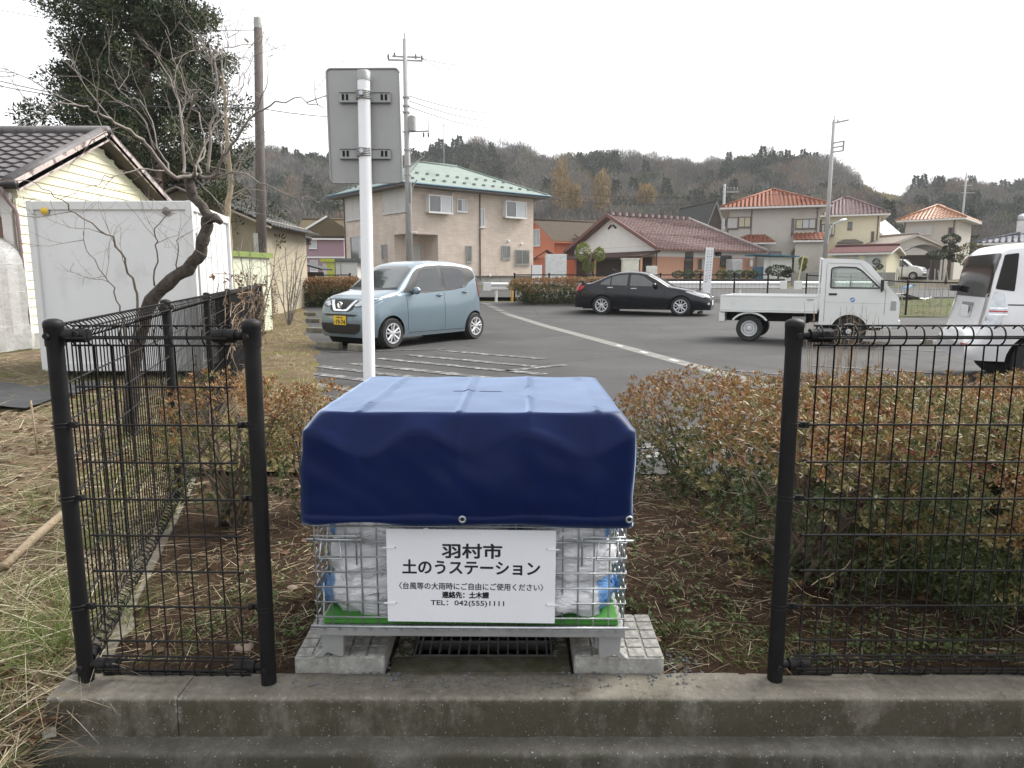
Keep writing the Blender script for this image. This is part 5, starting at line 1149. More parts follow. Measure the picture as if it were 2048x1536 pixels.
# verge grass and moss
cv = [(xb(y) + rnd.uniform(.05, 1.0), y) for y in [4.8 + rnd.random() * 20 for _ in range(420)]]
tufts('verge_grass', cv, 12, .03, .12, .004, [STRAW, GRASSM][0], .06, lambda x, y: gz(y) + .03); tufts('verge_grass', cv[::4], 14, .03, .09, .004, GRASSM, .07, lambda x, y: gz(y) + .03)
# log and cane lying in the yard
WOODL = mat('weathered_wood', (.27, .21, .14), .85, .3, 9, stretch=(1, 8, 8), bump=.4, bscale=40)
a_, b_ = gat(10, 1145), gat(128, 1045); tag(MB().tube([a_ + Vector((0, 0, .03)), a_.lerp(b_, .5) + Vector((0, 0, .045)), b_ + Vector((0, 0, .05))], [.018, .022, .02], 9).build('wooden_pole', WOODL, smooth='all'), 'grey wooden pole lying in the dry grass', 'pole')
a_ = gat(75, 905); tag(MB().tube([a_ - Vector((0, 0, .03)), a_ + Vector((-.01, 0, .40))], [.008, .007], 7).build('cane_stake', WOODL, smooth='all'), 'thin upright cane stake in the yard', 'stake')
CLOTH = mat('black_weed_cloth', (.022, .023, .026), .75, .3, 10)
c0 = gat(25, 790); V = []; 
for i in range(19):
    for j in range(13):
        x, y = -.75 + i * .085, -.9 + j * .13; V.append((c0.x + x + .05 * N3(i, j, 0, .5), c0.y + y + .07 * N3(j, i, 3, .5), yz(c0.x + x, c0.y + y) + .05 + .05 * N3(x, y, 1, 3)))
tag(MB().add(V, [(i * 13 + j, i * 13 + j + 1, (i + 1) * 13 + j + 1, (i + 1) * 13 + j) for i in range(18) for j in range(12)]).build('weed_cloth', CLOTH, smooth='all'), 'crumpled black weed cloth on the yard beside the white box', 'cloth')
b_ = gat(112, 1466, -.13); tag(MB().box(-.035, .035, -.02, .02, -.02, .018).build('white_block', mat('white_block', (.6, .59, .53), .7, .1), bevel=.004, loc=b_ + Vector((0, 0, .015)), rot=(0, 0, .4)), 'small white block at the end of the kerb wall', 'block')
# dry stalks leaning through the fence on the hedge side
g = MB()
for k in range(46):
    px = rnd.choice((1655, 1680, 1700, 1715, 1640)) + rnd.uniform(-28, 40); p = at(px, 800, 4.4); p.z = .05; tip = p + Vector((rnd.uniform(-.16, .16), rnd.uniform(-.1, .1), rnd.uniform(.75, 1.12)))
    g.tube([p, p.lerp(tip, .5) + Vector((rnd.uniform(-.03, .03), 0, 0)), tip], [.0035, .0025, .001], 4, cap=False)
    for j in range(3): s0 = p.lerp(tip, rnd.uniform(.5, .95)); g.tube([s0, s0 + Vector((rnd.uniform(-.09, .09), 0, rnd.uniform(-.03, .09)))], [.0016, .0006], 3, cap=False)
tag(g.build('dry_weeds', mat('dry_stalk', (.28, .21, .14), .8, .3, 20), fix=False), kind='stuff')
# thin tendrils hanging on the hedge
g = MB()
for k in range(22):
    p = Vector((rnd.uniform(.9, 3.0), 2.35 + rnd.uniform(0, .15), rnd.uniform(.15, .85))); q = [p]; d_ = Vector((rnd.uniform(-1, 1), rnd.uniform(-.3, .3), rnd.uniform(-1, .6))).normalized()
    for j in range(7): d_ = (d_ + Vector((rnd.gauss(0, .35), rnd.gauss(0, .15), rnd.gauss(0, .35)))).normalized(); q.append(q[-1] + d_ * .035)
    g.tube(q, .0012, 3, cap=False)
tag(g.build('dry_tendrils', mat('dry_tendril', (.36, .29, .19), .8, .2, 20), fix=False), kind='stuff')
# dead vines on the far stretch of the yard fence
g = MB(); VP = []
for k in range(330):
    y = 6.5 + rnd.random() ** .8 * 19; p = Vector((xb(y) + rnd.uniform(-.08, .10), y, gz(y) + rnd.uniform(.05, 1.0))); q = [p]; d_ = Vector((0, rnd.uniform(-.6, .6), rnd.uniform(-.6, 1))).normalized()
    for j in range(rnd.randint(5, 12)):
        d_ = (d_ + Vector((rnd.gauss(0, .25), rnd.gauss(0, .4), rnd.gauss(0, .4)))).normalized(); e = q[-1] + d_ * .09
        e.x = xb(e.y) + max(-.16, min(.18, e.x - xb(e.y))); e.z = max(gz(e.y), min(1.35 + gz(e.y), e.z)); q.append(e)
        if rnd.random() < .5: VP.append(tuple(e))
    g.tube(q, rnd.uniform(.002, .005), 3, cap=False)
vt = thing('dead_vine', 'tangle of dead vines over the far stretch of the yard fence', 'vine'); g.build('vine_stems', mat('vine_stem', (.22, .165, .12), .85, .3, 15), vt, fix=False)
VP = np.array(VP); n = len(VP); L_ = rng.uniform(.03, .08, n); V, T = leaf_geo(VP, rdir(n), rdir(n), L_, L_ * .6, .25); inst('vine_leaves', npmesh('vine_leaves', V, T, [DEAD, STRAWD], np.repeat((rng.random(n) < .4).astype(int), 2)), vt)
# ================================================================== yard: box body, cream house, trees, poles
BOXW = mat('white_box_panel', (.66, .67, .68), .4, .04, 1.2, dirt=(.42, .42, .41), dscale=2.0, dlo=.55, dhi=.85); BOXS = mat('white_box_rib', (.62, .63, .63), .4, .04, 3); RUST = mat('rust_stain', (.18, .09, .05), .9, .3, 14)
bt = thing('box_body', 'white dismounted truck box body standing in the yard', 'container', (-6.16, 9.2, 0))
A = Vector((0, 0, 0)); B = Vector((2.02, 0, 0)); Cc = Vector((1.55, 2.35, 0))       # front-left, front-right, back-right
def bpt(u, v, z): return B * u + (Cc - B) * v + Vector((0, 0, z))
g = MB(); zb, zt_ = .10, 2.28; q = [bpt(0, 0, zb), bpt(1, 0, zb), bpt(1, 1, zb), bpt(0, 1, zb), bpt(0, 0, zt_), bpt(1, 0, zt_), bpt(1, 1, zt_ + .0), bpt(0, 1, zt_)]
g.add(q, [(0, 3, 2, 1), (4, 5, 6, 7), (0, 1, 5, 4), (1, 2, 6, 5), (2, 3, 7, 6), (3, 0, 4, 7)]); g.build('shell', BOXW, bt, bevel=.02)
g = MB(); 
for a_, b_ in ((bpt(-.008, -.006, zt_ - .06), bpt(1.008, -.006, zt_ - .06)), (bpt(1.008, -.006, zt_ - .06), bpt(1.008, 1, zt_ - .06)), (bpt(-.008, -.006, zb + .04), bpt(1.008, -.006, zb + .04)), (bpt(1.008, -.006, zb + .04), bpt(1.008, 1, zb + .04))): MB().bar(a_, b_, .03, .11).build('edge_rail', BOXS, bt, bevel=.01)
for u, v in ((0, -.006), (1.004, -.006), (1.004, 1)): MB().bar(bpt(u, v, zb), bpt(u, v, zt_), .09, .05, up=(0, 1, 0)).build('corner_post', BOXS, bt, bevel=.015)
for v in (.16, .32, .48, .64, .82): MB().bar(bpt(1.004, v, zb + .1), bpt(1.004, v, zt_ - .1), .04, .012, up=(1, 0, 0)).build('side_rib', BOXS, bt)
MB().bar(bpt(1.006, .12, .5), bpt(1.006, .12, 1.9), .018, .02, up=(1, 0, 0)).build('lock_rod', GALVDULL, bt); MB().bar(bpt(1.008, .12, 1.62), bpt(1.008, .2, 1.62), .05, .16).build('lock_recess', BLACKPLASTIC, bt)
for u, m_ in ((.09, mat('amber_marker', (.62, .42, .02), .25, .15, 30)), (.86, mat('dark_marker', (.16, .15, .15), .3, .5, 40))):
    l_ = sub('marker_lamp', bt, bpt(u, -.004, zt_ - .13)); MB().lathe([(.05, 0), (.05, -.02), (.035, -.034), (.001, -.037)], 20, axis='y').build('lens', m_, l_, smooth=40); MB().lathe([(.058, .002), (.058, -.014), (.05, -.014)], 20, axis='y').build('bezel', GALVDULL, l_)
for u in (.06, .94): MB().box(-.08, .08, -.1, .1, -.12, .1).build('support_block', PALEC, bt, loc=bpt(u, .08, 0))

# cream house with a tiled roof
CREAM = mat('cream_siding', (.76, .73, .56), .6, .05, 2, dirt=(.5, .47, .36), dscale=2, dlo=.6, dhi=.9); MAROON = mat('maroon_trim', (.14, .06, .05), .6, .2, 8); TILE = mat('grey_brown_tile', (.095, .088, .09), .55, .3, 7, bump=.2, bscale=60, dirt=(.15, .14, .13), dscale=3); WTRIM = mat('white_trim', (.60, .58, .56), .6, .1, 5); WOODP = mat('brown_board', (.16, .085, .05), .7, .25, 6, stretch=(1, 1, 6)); VERGEB = mat('peeling_bargeboard', (.42, .36, .34), .7, .2, 6, dirt=(.12, .08, .075), dscale=5, dlo=.5, dhi=.6)
hs = thing('cream_house', 'single-storey cream house with a grey tiled roof behind the box body', 'house', (-8.95, 13.0, 0)); 
HW, HD, EZ, RZ = 6.5, 5.2, 3.02, 4.24           # extends to -x, gable end looks to +x
g = MB(); g.add([(0, 0, 0), (0, HD, 0), (0, HD, EZ), (0, HD / 2, RZ - .1), (0, 0, EZ), (-HW, 0, 0), (-HW, HD, 0), (-HW, HD, EZ), (-HW, HD / 2, RZ - .1), (-HW, 0, EZ)],
    [(0, 1, 2, 3, 4), (5, 9, 8, 7, 6), (0, 4, 9, 5), (1, 6, 7, 2), (4, 3, 8, 9), (3, 2, 7, 8)]); g.build('wall', CREAM, hs)
MB().box(-HW, .03, -.03, HD, -.1, .28).build('foundation', PALEC, hs)
k = 0; z = .28
while z < RZ - .3:                                # lapped boards of the gable end
    z1 = min(z + .165, RZ - .12); y0 = .0 if z1 < EZ else (z1 - EZ) / (RZ - EZ) * HD / 2 + .02
    if HD - 2 * y0 > .2: MB().add([(.012, y0, z1), (.004, y0, z1), (.004, y0, z), (.034, y0, z), (.012, HD - y0, z1), (.004, HD - y0, z1), (.004, HD - y0, z), (.034, HD - y0, z)], [(0, 1, 2, 3), (7, 6, 5, 4), (0, 3, 7, 4), (3, 2, 6, 7), (0, 4, 5, 1), (1, 5, 6, 2)]).build('siding_board', CREAM, hs)
    z += .165
slope = math.hypot(HD / 2, RZ - EZ); ang = math.atan2(RZ - EZ, HD / 2); OV, VO = .42, .34
roofz = lambda y: EZ + .10 + (RZ - EZ) * (y / (HD / 2)) if y < HD / 2 else EZ + .10 + (RZ - EZ) * ((HD - y) / (HD / 2))
rf = sub('roof', hs); DKSOF = mat('dark_soffit_board', (.06, .045, .036), .8)
for sgn in (0, 1):
    y0, y1 = (-OV, HD / 2) if sgn == 0 else (HD + OV, HD / 2); za, zb_ = EZ + .10 - OV * math.tan(ang), RZ + .10
    MB().add([(-HW, y0, za), (VO, y0, za), (VO, y1, zb_), (-HW, y1, zb_), (-HW, y0, za - .09), (VO, y0, za - .09), (VO, y1, zb_ - .09), (-HW, y1, zb_ - .09)], [(0, 1, 2, 3), (7, 6, 5, 4), (0, 4, 5, 1), (1, 5, 6, 2), (2, 6, 7, 3), (3, 7, 4, 0)]).build('roof_deck', DKSOF, rf)
tw, tl = .30, .27; nrow = int((slope + OV / math.cos(ang)) / tl) + 1; ncol = 17
tv = []; ns = 9
for i in range(2):
    for j in range(ns + 1):
        x = tw * (j / ns); w = .02 * math.cos(2 * math.pi * (j / ns - .25)) * (1 if j / ns < .6 else .7)
        tv.append((x, i * (tl + .03), w + (.034 if i == 0 else -.006)))
tv2 = [(x, y, z - .03) for x, y, z in tv[:ns + 1]]
tilem = MB().add(tv + tv2, [(j, j + 1, ns + 2 + j, ns + 1 + j) for j in range(ns)] + [(2 * ns + 2 + j, 2 * ns + 3 + j, j + 1, j) for j in range(ns)]).mesh('tile', TILE, smooth=40)
for rI in range(nrow):
    for cI in range(ncol):
        d_ = -OV / math.cos(ang) + rI * tl; inst('tile', tilem, rf, (VO - .32 - (cI + 1) * tw, d_ * math.cos(ang), EZ + .135 + d_ * math.sin(ang)), (ang + rnd.uniform(-.006, .006), 0, rnd.uniform(-.004, .004)))
g = MB(); d0 = -OV / math.cos(ang) - .02
def slopept(x, d_, h): return (x, d_ * math.cos(ang) - h * math.sin(ang), EZ + .10 + d_ * math.sin(ang) + h * math.cos(ang))
MB().tube([slopept(VO - .12, d0, .06), slopept(VO - .12, slope + .02, .06)], .10, 10).build('verge_tiles', TILE, rf, smooth='all'); MB().bar(slopept(VO - .015, d0, -.02), slopept(VO - .015, slope, -.02), .03, .20, up=(0, -1, 2)).build('bargeboard', VERGEB, rf)
MB().bar((VO - .015, HD / 2, RZ + .08), (VO - .015, HD + OV + .1, EZ + .08 - OV * math.tan(ang)), .03, .18, up=(0, 1, 2)).build('bargeboard', VERGEB, rf); MB().bar((VO - .12, HD / 2, RZ + .18), (VO - .12, HD + OV + .1, EZ + .18 - OV * math.tan(ang)), .22, .08, up=(0, 1, 2)).build('verge_tiles', TILE, rf)
MB().tube([(-HW, HD / 2, RZ + .17), (VO, HD / 2, RZ + .17)], .10, 10).build('ridge', TILE, rf, smooth='all')
MB().tube([(-HW, -OV - .06, EZ - .10), (VO + .02, -OV - .06, EZ - .10)], .06, 10).build('gutter', BLACKPLASTIC, hs, smooth='all')
MB().tube([(VO - .25, -OV - .06, EZ - .14), (VO - .25, -OV - .02, EZ - .30), (.02, -.08, EZ - .52), (.04, -.08, EZ - .62), (.04, -.08, .2)], .032, 8).build('downpipe', mat('faded_downpipe', (.21, .15, .16), .5, .15, 5), hs, smooth='all')
MB().box(-.24, -.06, -.10, .0, .25, EZ - .2).build('corner_post', WTRIM, hs, bevel=.012); MB().box(-.03, .02, -.05, .03, .28, EZ - .3).build('corner_trim', CREAM, hs)
MB().box(-3.2, -.24, -.06, .0, EZ - .62, EZ - .12).build('eave_panel', mat('pale_panel', (.45, .45, .46), .6, .1), hs)
MB().box(-3.2, -.26, -.08, .0, 2.0, EZ - .63).build('transom_board', WOODP, hs); MB().box(-3.2, -.22, -.16, .0, 1.93, 2.0).build('door_head', mat('grey_head', (.38, .37, .35), .6), hs); MB().box(-.42, -.25, -.09, .0, .3, 1.93).build('door_jamb', MAROON, hs)
MB().box(-3.2, -.42, -.04, -.01, .3, 1.93).build('door_pane', mat('frosted_door', (.42, .40, .33), .35, .1, 3), hs)
# plastic-covered frame in front of the house
VINYL = mat('clear_vinyl', (.62, .63, .62), .22, .12, 5, bump=.7, bscale=9, bdist=.03, alpha=.45, spec=.7); fr_ = thing('vinyl_tunnel', 'arched plastic-covered plant frame in front of the cream house', 'plant frame', (-9.45, 11.7, 0))
for k in range(3): MB().tube([(.55 * math.cos(a), k * .6, 1.55 + .5 * math.sin(a)) if True else None for a in np.linspace(0, math.pi, 14)] + [(-.55, k * .6, 0)], .011, 6).build('hoop', GALVDULL, fr_); 
for k in range(3): MB().tube([(.55, k * .6, 1.55), (.55, k * .6, 0)], .011, 6).build('hoop_leg', GALVDULL, fr_)
for z in (.45, 1.05, 1.55): MB().tube([(.56, -.03, z), (.56, 1.25, z)], .008, 5).build('side_rail', GALVDULL, fr_); MB().tube([(-.56, -.01, z), (.56, -.01, z)], .008, 5).build('side_rail', GALVDULL, fr_)
V = []; na = 26
for i in range(14):
    for j in range(na):
        f = j / (na - 1); 
        if f < .3: x, z = .57, .02 + 1.53 * f / .3
        elif f < .7: a = (f - .3) / .4 * math.pi; x, z = .57 * math.cos(a), 1.55 + .52 * math.sin(a)
        else: x, z = -.57, 1.55 * (1 - (f - .7) / .3) + .02
        e = .03 * N3(i * .4, j * .4, 0, 1.3) * (1.6 if z < .5 else 1); V.append((x + e, -.02 + i * .1, z))
MB().add(V, [(i * na + j, i * na + j + 1, (i + 1) * na + j + 1, (i + 1) * na + j) for i in range(13) for j in range(na - 1)]).build('plastic_sheet', VINYL, fr_, smooth='all')
V = [(-.57 + 1.14 * i / 11, -.03 + .04 * N3(i, j, 5, .6), .02 + (1.55 + .5 * math.sqrt(max(0, 1 - ((i - 5.5) / 5.5) ** 2))) * j / 14) for i in range(12) for j in range(15)]
MB().add(V, [(i * 15 + j, i * 15 + j + 1, (i + 1) * 15 + j + 1, (i + 1) * 15 + j) for i in range(11) for j in range(14)]).build('plastic_front', VINYL, fr_, smooth='all')

# ---- bare persimmon tree
TBARK = mat('tree_bark', (.072, .06, .05), .9, .55, 22, bump=1.0, bscale=38, bdist=.035, stretch=(1, 1, .4), dirt=(.06, .065, .02), dscale=6, dlo=.58, dhi=.7); TWIG = mat('pale_twig', (.19, .165, .145), .85, .3, 9)
pt = thing('persimmon_tree', 'bare crooked tree leaning over the yard fence', 'tree', (0, 0, 0)); TY = 5.75
def trace(pts, y0, y1): return [at(px, py, y0 + (y1 - y0) * i / max(1, len(pts) - 1)) for i, (px, py) in enumerate(pts)]
def refine(pts, n=3, jit=.012, seed=0):
    rr_ = random.Random(seed); out = []
    for i in range(len(pts) - 1):
        p0_, p1_, p2_, p3_ = pts[max(0, i - 1)], pts[i], pts[i + 1], pts[min(len(pts) - 1, i + 2)]
        for k in range(n):
            t = k / n; out.append(.5 * ((2 * p1_) + (p2_ - p0_) * t + (2 * p0_ - 5 * p1_ + 4 * p2_ - p3_) * t * t + (3 * p1_ - p0_ - 3 * p2_ + p3_) * t ** 3) + Vector((rr_.gauss(0, jit), rr_.gauss(0, jit), rr_.gauss(0, jit)) if k else (0, 0, 0)))
    return out + [pts[-1]]
base = gat(262, 868); tr_ = [base - Vector((0, 0, .08)), at(264, 800, TY)] + trace([(268, 720), (285, 650), (303, 600), (344, 559), (381, 531), (403, 500), (409, 469), (420, 434)], TY, TY - .1)
g = MB(); R1 = refine(tr_, 4, .006, 1); g.tube(R1, [.060 - .016 * i / len(R1) + .004 * math.sin(i * 1.7) for i in range(len(R1))], 12)
R2 = refine(trace([(422, 440), (405, 412), (386, 388), (379, 362), (383, 348)], TY - .1, TY - .05), 4, .006, 2); g.tube(R2, [.046, .043] + [.038] * (len(R2) - 4) + [.045, .025], 10)
g.tube(trace([(415, 436), (432, 436), (442, 445)], TY - .12, TY - .15), [.05, .035, .022], 8)
g.build('trunk', TBARK, pt, smooth='all', fix=False)
K0 = (383, 352); BR = [([K0, (342, 349), (300, 297), (260, 260), (205, 232), (178, 219), (137, 208), (60, 212)], .026, -.5), ([(378, 350), (369, 335), (362, 239), (352, 191), (331, 143), (307, 106)], .022, .2), ([(388, 350), (390, 335), (372, 260), (384, 205), (360, 130)], .018, -.3),
      ([(400, 352), (427, 352), (444, 318), (468, 284), (506, 232), (540, 212), (588, 196), (649, 217)], .022, -.25), ([(415, 345), (420, 267), (431, 205), (429, 120), (410, 92), (359, 44)], .02, .1), ([(429, 122), (448, 96), (489, 89), (520, 86)], .010, .15), ([(429, 122), (455, 112), (500, 118)], .009, .0),
      ([(420, 360), (478, 345), (533, 369), (588, 393), (622, 400)], .011, -.5), ([(345, 348), (294, 338), (239, 349), (181, 372), (147, 393)], .011, -.6), ([(268, 700), (275, 603), (266, 556), (241, 503), (212, 469), (150, 425), (125, 400), (70, 365), (0, 360)], .017, -.5), ([(266, 740), (250, 660), (240, 612), (216, 562), (178, 508), (166, 462)], .013, -.3),
      ([(309, 572), (314, 503), (309, 466), (331, 434), (353, 427)], .011, -.2), ([(355, 540), (356, 487), (364, 472)], .009, -.15), ([(384, 348), (410, 300), (400, 240), (370, 180), (330, 60)], .013, .5), ([(398, 350), (405, 300), (440, 240), (470, 200), (500, 130), (540, 70)], .013, .4), ([(342, 349), (330, 320), (290, 215), (250, 190), (215, 140)], .012, .3), ([(310, 300), (280, 230), (230, 200), (160, 150)], .010, -.2), ([(506, 232), (530, 180), (545, 110)], .008, -.3), ([(431, 205), (470, 175), (490, 150)], .009, .2)]
seq = 0
def twigs(g, pts, r0, n, ln, depth, rr_):
    for k in range(n):
        f = rr_.uniform(.25, 1) * (len(pts) - 1); i = min(len(pts) - 2, int(f)); p = pts[i].lerp(pts[i + 1], f - i); d_ = (pts[i + 1] - pts[i]).normalized()
        d_ = (d_ * .75 + Vector((rr_.gauss(0, .6), rr_.gauss(0, .5), rr_.gauss(.12, .5)))).normalized(); L_ = ln * rr_.uniform(.5, 1.3); q = [p]; m_ = 4
        for j in range(m_): d_ = (d_ + Vector((rr_.gauss(0, .2), rr_.gauss(0, .2), rr_.gauss(.05, .2)))).normalized(); q.append(q[-1] + d_ * L_ / m_)
        g.tube(q, [r0 * (1 - .75 * j / m_) for j in range(m_ + 1)], 4 if r0 > .004 else 3, cap=False)
        if depth: twigs(g, q, r0 * .55, rr_.randint(1, 3), ln * .55, depth - 1, rr_)
for k, (pp, r0, dy) in enumerate(BR):
    g = MB(); rr_ = random.Random(40 + k); P_ = refine(trace(pp, TY - .08, TY - .08 + dy * 2), 4, .010, k); n_ = len(P_); g.tube(P_, [max(.002, r0 * .66 * (1 - .85 * i / n_)) for i in range(n_)], 7)
    twigs(g, P_, r0 * .15 + .0012, 4 + int(r0 * 130), .45, 2, rr_); g.build('branch', TWIG, pt, smooth='all', fix=False)
# slim pale sapling by the box
sp0 = gat(458, 640); g = MB(); P_ = refine([Vector((at(459, 640, 12.2).x, 12.2, -.1)), at(458, 520, 12.2), at(456, 420, 12.2), at(462, 360, 12.2), at(452, 250, 12.1), at(446, 150, 12)], 4, .01, 3); g.tube(P_, [.075 * (1 - .8 * i / len(P_)) for i in range(len(P_))], 8)
st_ = thing('sapling', 'slim straight bare sapling beside the white box body', 'tree'); g.build('trunk', mat('sapling_bark', (.24, .195, .13), .85, .25, 8), st_, smooth='all', fix=False); g = MB(); twigs(g, P_, .014, 16, .9, 2, random.Random(9)); g.build('branches', TWIG, st_, fix=False)
# leafless bushes beside the wooden pole
for k, (px, Yk, h_, lab) in enumerate(((575, 19, 2.2, 'leafless bush in front of the beige tiled house'), (505, 15.5, 1.9, 'leafless bush above the end of the pale green shed'))):
    c0 = at(px, 600, Yk); bsh = thing('bare_bush', lab, 'bush', (c0.x, Yk, gz(Yk)), 0, 'leafless bushes along the yard fence'); g = MB(); rr_ = random.Random(k + 70)
    for j in range(9): tip = Vector((rr_.uniform(-.6, .6), rr_.uniform(-.4, .4), h_ * rr_.uniform(.6, 1.1))); P_ = refine([Vector((0, 0, -.05)), tip * .5 + Vector((rr_.uniform(-.1, .1), 0, 0)), tip], 3, .02, j); g.tube(P_, [.02 * (1 - .8 * i / len(P_)) for i in range(len(P_))], 5); twigs(g, P_, .006, 6, .5, 1, rr_)
    g.build('branches', TWIG, bsh, fix=False)

# ---- conifer behind the house
NEEDLE = leafmat('conifer_spray', [(.010, .022, .009), (.018, .034, .012), (.03, .048, .016), (.045, .062, .02)], .6, .12); CBARK = mat('conifer_bark', (.10, .07, .05), .9, .3, 8)
cf = thing('conifer_tree', 'tall dark conifer rising behind the cream house', 'tree', (-11.25, 22.5, 0)); r_ = np.random.default_rng(5)
MB().tube([(0, 0, 0), (.1, 0, 4), (0, 0, 9), (.15, 0, 13)], [.32, .26, .16, .04], 10).build('trunk', CBARK, cf, smooth='all')
Ps, Ds, Ms = [], [], []; gl = MB()
def crown_r(z): return float(np.interp(z, [1.5, 3.0, 4.3, 6, 7.5, 9, 10.5, 13], [2.5, 3.2, 3.25, 2.7, 2.3, 2.2, 1.7, .5]))
for k in range(310):
    z = r_.uniform(1.6, 12.6); a = r_.uniform(0, 6.283); R_ = crown_r(z) * (1.14 - .42 * ((z * .95) % 1)) * r_.uniform(.85, 1.12) * (1 + .2 * mnoise.noise(Vector((math.cos(a) * 1.6, math.sin(a) * 1.6, z * .7)))); d_ = np.array([math.cos(a), math.sin(a), 0]); e = np.array([0, 0, z]) + d_ * R_ + np.array([0, 0, .12 * R_]); s0 = np.array([0, 0, z - .3 * R_])
    gl.tube([tuple(s0), tuple((s0 + e) / 2 + np.array([0, 0, -.15])), tuple(e)], [.035, .02, .006], 4, cap=False)
    for f in (1.0, .84, .68, .5):                                                   # tufts along the bough
        if r_.random() < .08: continue
        c_ = s0 + (e - s0) * f + np.array([0, 0, -.15 * (1 - abs(2 * f - 1))]) + r_.normal(0, .10, 3); m_ = int(r_.uniform(130, 210)); q_ = rdir(m_) * (r_.random(m_) ** .4)[:, None] * np.array([.40, .40, .30]) * r_.uniform(.75, 1.25); Ps.append(c_ + q_); Ds.append(unit(q_) * .5 + np.array([0, 0, .3]) + r_.normal(0, .6, (m_, 3))); Ms.append(np.full(m_, 1 if r_.random() < .38 else 0))
P_ = np.concatenate(Ps); D_ = np.concatenate(Ds); n = len(P_); L_ = r_.uniform(.07, .15, n); V, T = leaf_geo(P_, D_, rdir(n), L_, L_ * .42, .2); inst('crown', npmesh('crown', V, T, [NEEDLE, leafmat('young_spray', [(.03, .046, .014), (.05, .066, .02), (.075, .085, .03)], .6, .15)], np.repeat(np.concatenate(Ms), 2)), cf); gl.build('limbs', CBARK, cf, fix=False)

# ---- poles
POLEW = mat('dark_wood_pole', (.085, .072, .066), .85, .3, 5, stretch=(6, 6, 1)); CONC = mat('pole_concrete', (.33, .33, .325), .75, .1, 3, dirt=(.25, .25, .24), dscale=1.5); WIREM = mat('cable_black', (.02, .02, .022), .6); CERAM = mat('insulator', (.10, .09, .09), .4)
wp0, wp1 = at(517, 500, 19.5), at(515, 36, 19.5)
wp = thing('wooden_pole', 'tall dark wooden utility pole beyond the yard fence', 'utility pole', (wp0.x, 19.5, 0)); MB().tube([(0, 0, -.2), (wp1.x - wp0.x, 0, wp1.z - .25)], [.15, .105], 14).build('shaft', POLEW, wp, smooth='all'); MB().tube([(wp1.x - wp0.x, 0, wp1.z - .26), (wp1.x - wp0.x, 0, wp1.z)], [.11, .10], 12).build('top_cap', GALVDULL, wp); MB().tube([(-.02, -.11, wp1.z - .55), (-.02, .11, wp1.z - .55)], .03, 6).build('bracket', GALVDULL, wp)
MB().box(-.06, .06, -.17, -.14, 1.9, 2.5).build('number_tag', GALVDULL, wp)
def concrete_pole(px, Yk, ytop, label, r0=.17, r1=.10):
    b = at(px, 560, Yk); tp_ = at(px, ytop, Yk); t = thing('utility_pole', label, 'utility pole', (b.x, Yk, gz(Yk))); H = tp_.z - gz(Yk); MB().tube([(0, 0, -.2), (0, 0, H)], [r0, r1], 14).build('shaft', CONC, t, smooth='all'); return t, H, b.x
up, UH, ux = concrete_pole(820, 33, 78, 'grey concrete utility pole with a transformer in front of the brown house')
zz = lambda y: at(820, y, 33).z - gz(33)
for (y, xa, xb_, za) in ((120, -.75, .75, .0), (113, -.55, .65, .0)): MB().bar((xa, -.2, zz(y) - .05), (xb_, .2, zz(y) + .02), .05, .07).build('cross_arm', GALVDULL, up)
ins = MB().lathe([(.02, 0), (.05, .03), (.03, .06), (.055, .10), (.03, .14), (.05, .18), (.001, .22)], 10).mesh('insulator', CERAM)
for x, y, z in ((-.72, -.2, zz(121)), (-.45, -.15, zz(117)), (.45, .15, zz(116)), (.72, .18, zz(118)), (.0, .1, zz(112))): inst('insulator', ins, up, (x, y, z))
MB().tube([(0, 0, UH), (0, 0, UH + .25)], .03, 6).build('top_pin', GALVDULL, up)
tf = sub('transformer', up, (.27, -.1, zz(248))); MB().lathe([(.17, -.33), (.17, .30), (.12, .34), (.001, .35)], 16).build('tank', GALVDULL, tf, smooth=40); MB().bar((-.45, 0, -.36), (.75, 0, -.33), .06, .06).build('shelf', GALVDULL, tf); MB().bar((.72, 0, -.33), (.72, 0, .12), .03, .03).build('fuse_post', GALVDULL, tf)
for x in (.5, .72): inst('insulator', ins, tf, (x, 0, -.6))
for y in (195, 212, 225, 300, 332, 350): MB().tube([(0, 0, zz(y) - .03), (0, 0, zz(y) + .03)], .165, 12).build('band', GALVDULL, up)
MB().bar((.1, 0, zz(333)), (.78, 0, zz(312)), .05, .05).build('stay_arm', GALVDULL, up); MB().bar((.1, 0, zz(345)), (.6, 0, zz(318)), .03, .03).build('stay_arm', GALVDULL, up)
MB().tube([(.15, -.05, zz(385)), (.25, -.05, zz(372)), (.42, -.05, zz(360))], .03, 6).build('conduit', GALVDULL, up); MB().tube([(.14, -.12, zz(405)), (.14, -.12, zz(365))], .05, 8).build('cable_sleeve', GALVDULL, up)
lm = sub('street_lamp', up, (.18, -.2, zz(466))); MB().box(-.05, .22, -.07, .07, -.03, .05).build('lamp_head', mat('lamp_white', (.6, .6, .6), .4), lm, bevel=.02)
rp, RH, rx_ = concrete_pole(1647, 48, 240, 'slim concrete utility pole with a square bracket, behind the pickup cab', .16, .10)
zr_ = lambda y: at(1647, y, 48).z - gz(48)
MB().bar((-.1, 0, zr_(247)), (.95, 0, zr_(240)), .10, .10).build('top_arm', GALVDULL, rp); inst('insulator', ins, rp, (.25, 0, zr_(245))); MB().tube([(0, 0, RH), (0, 0, RH + .3)], .03, 6).build('top_pin', GALVDULL, rp)
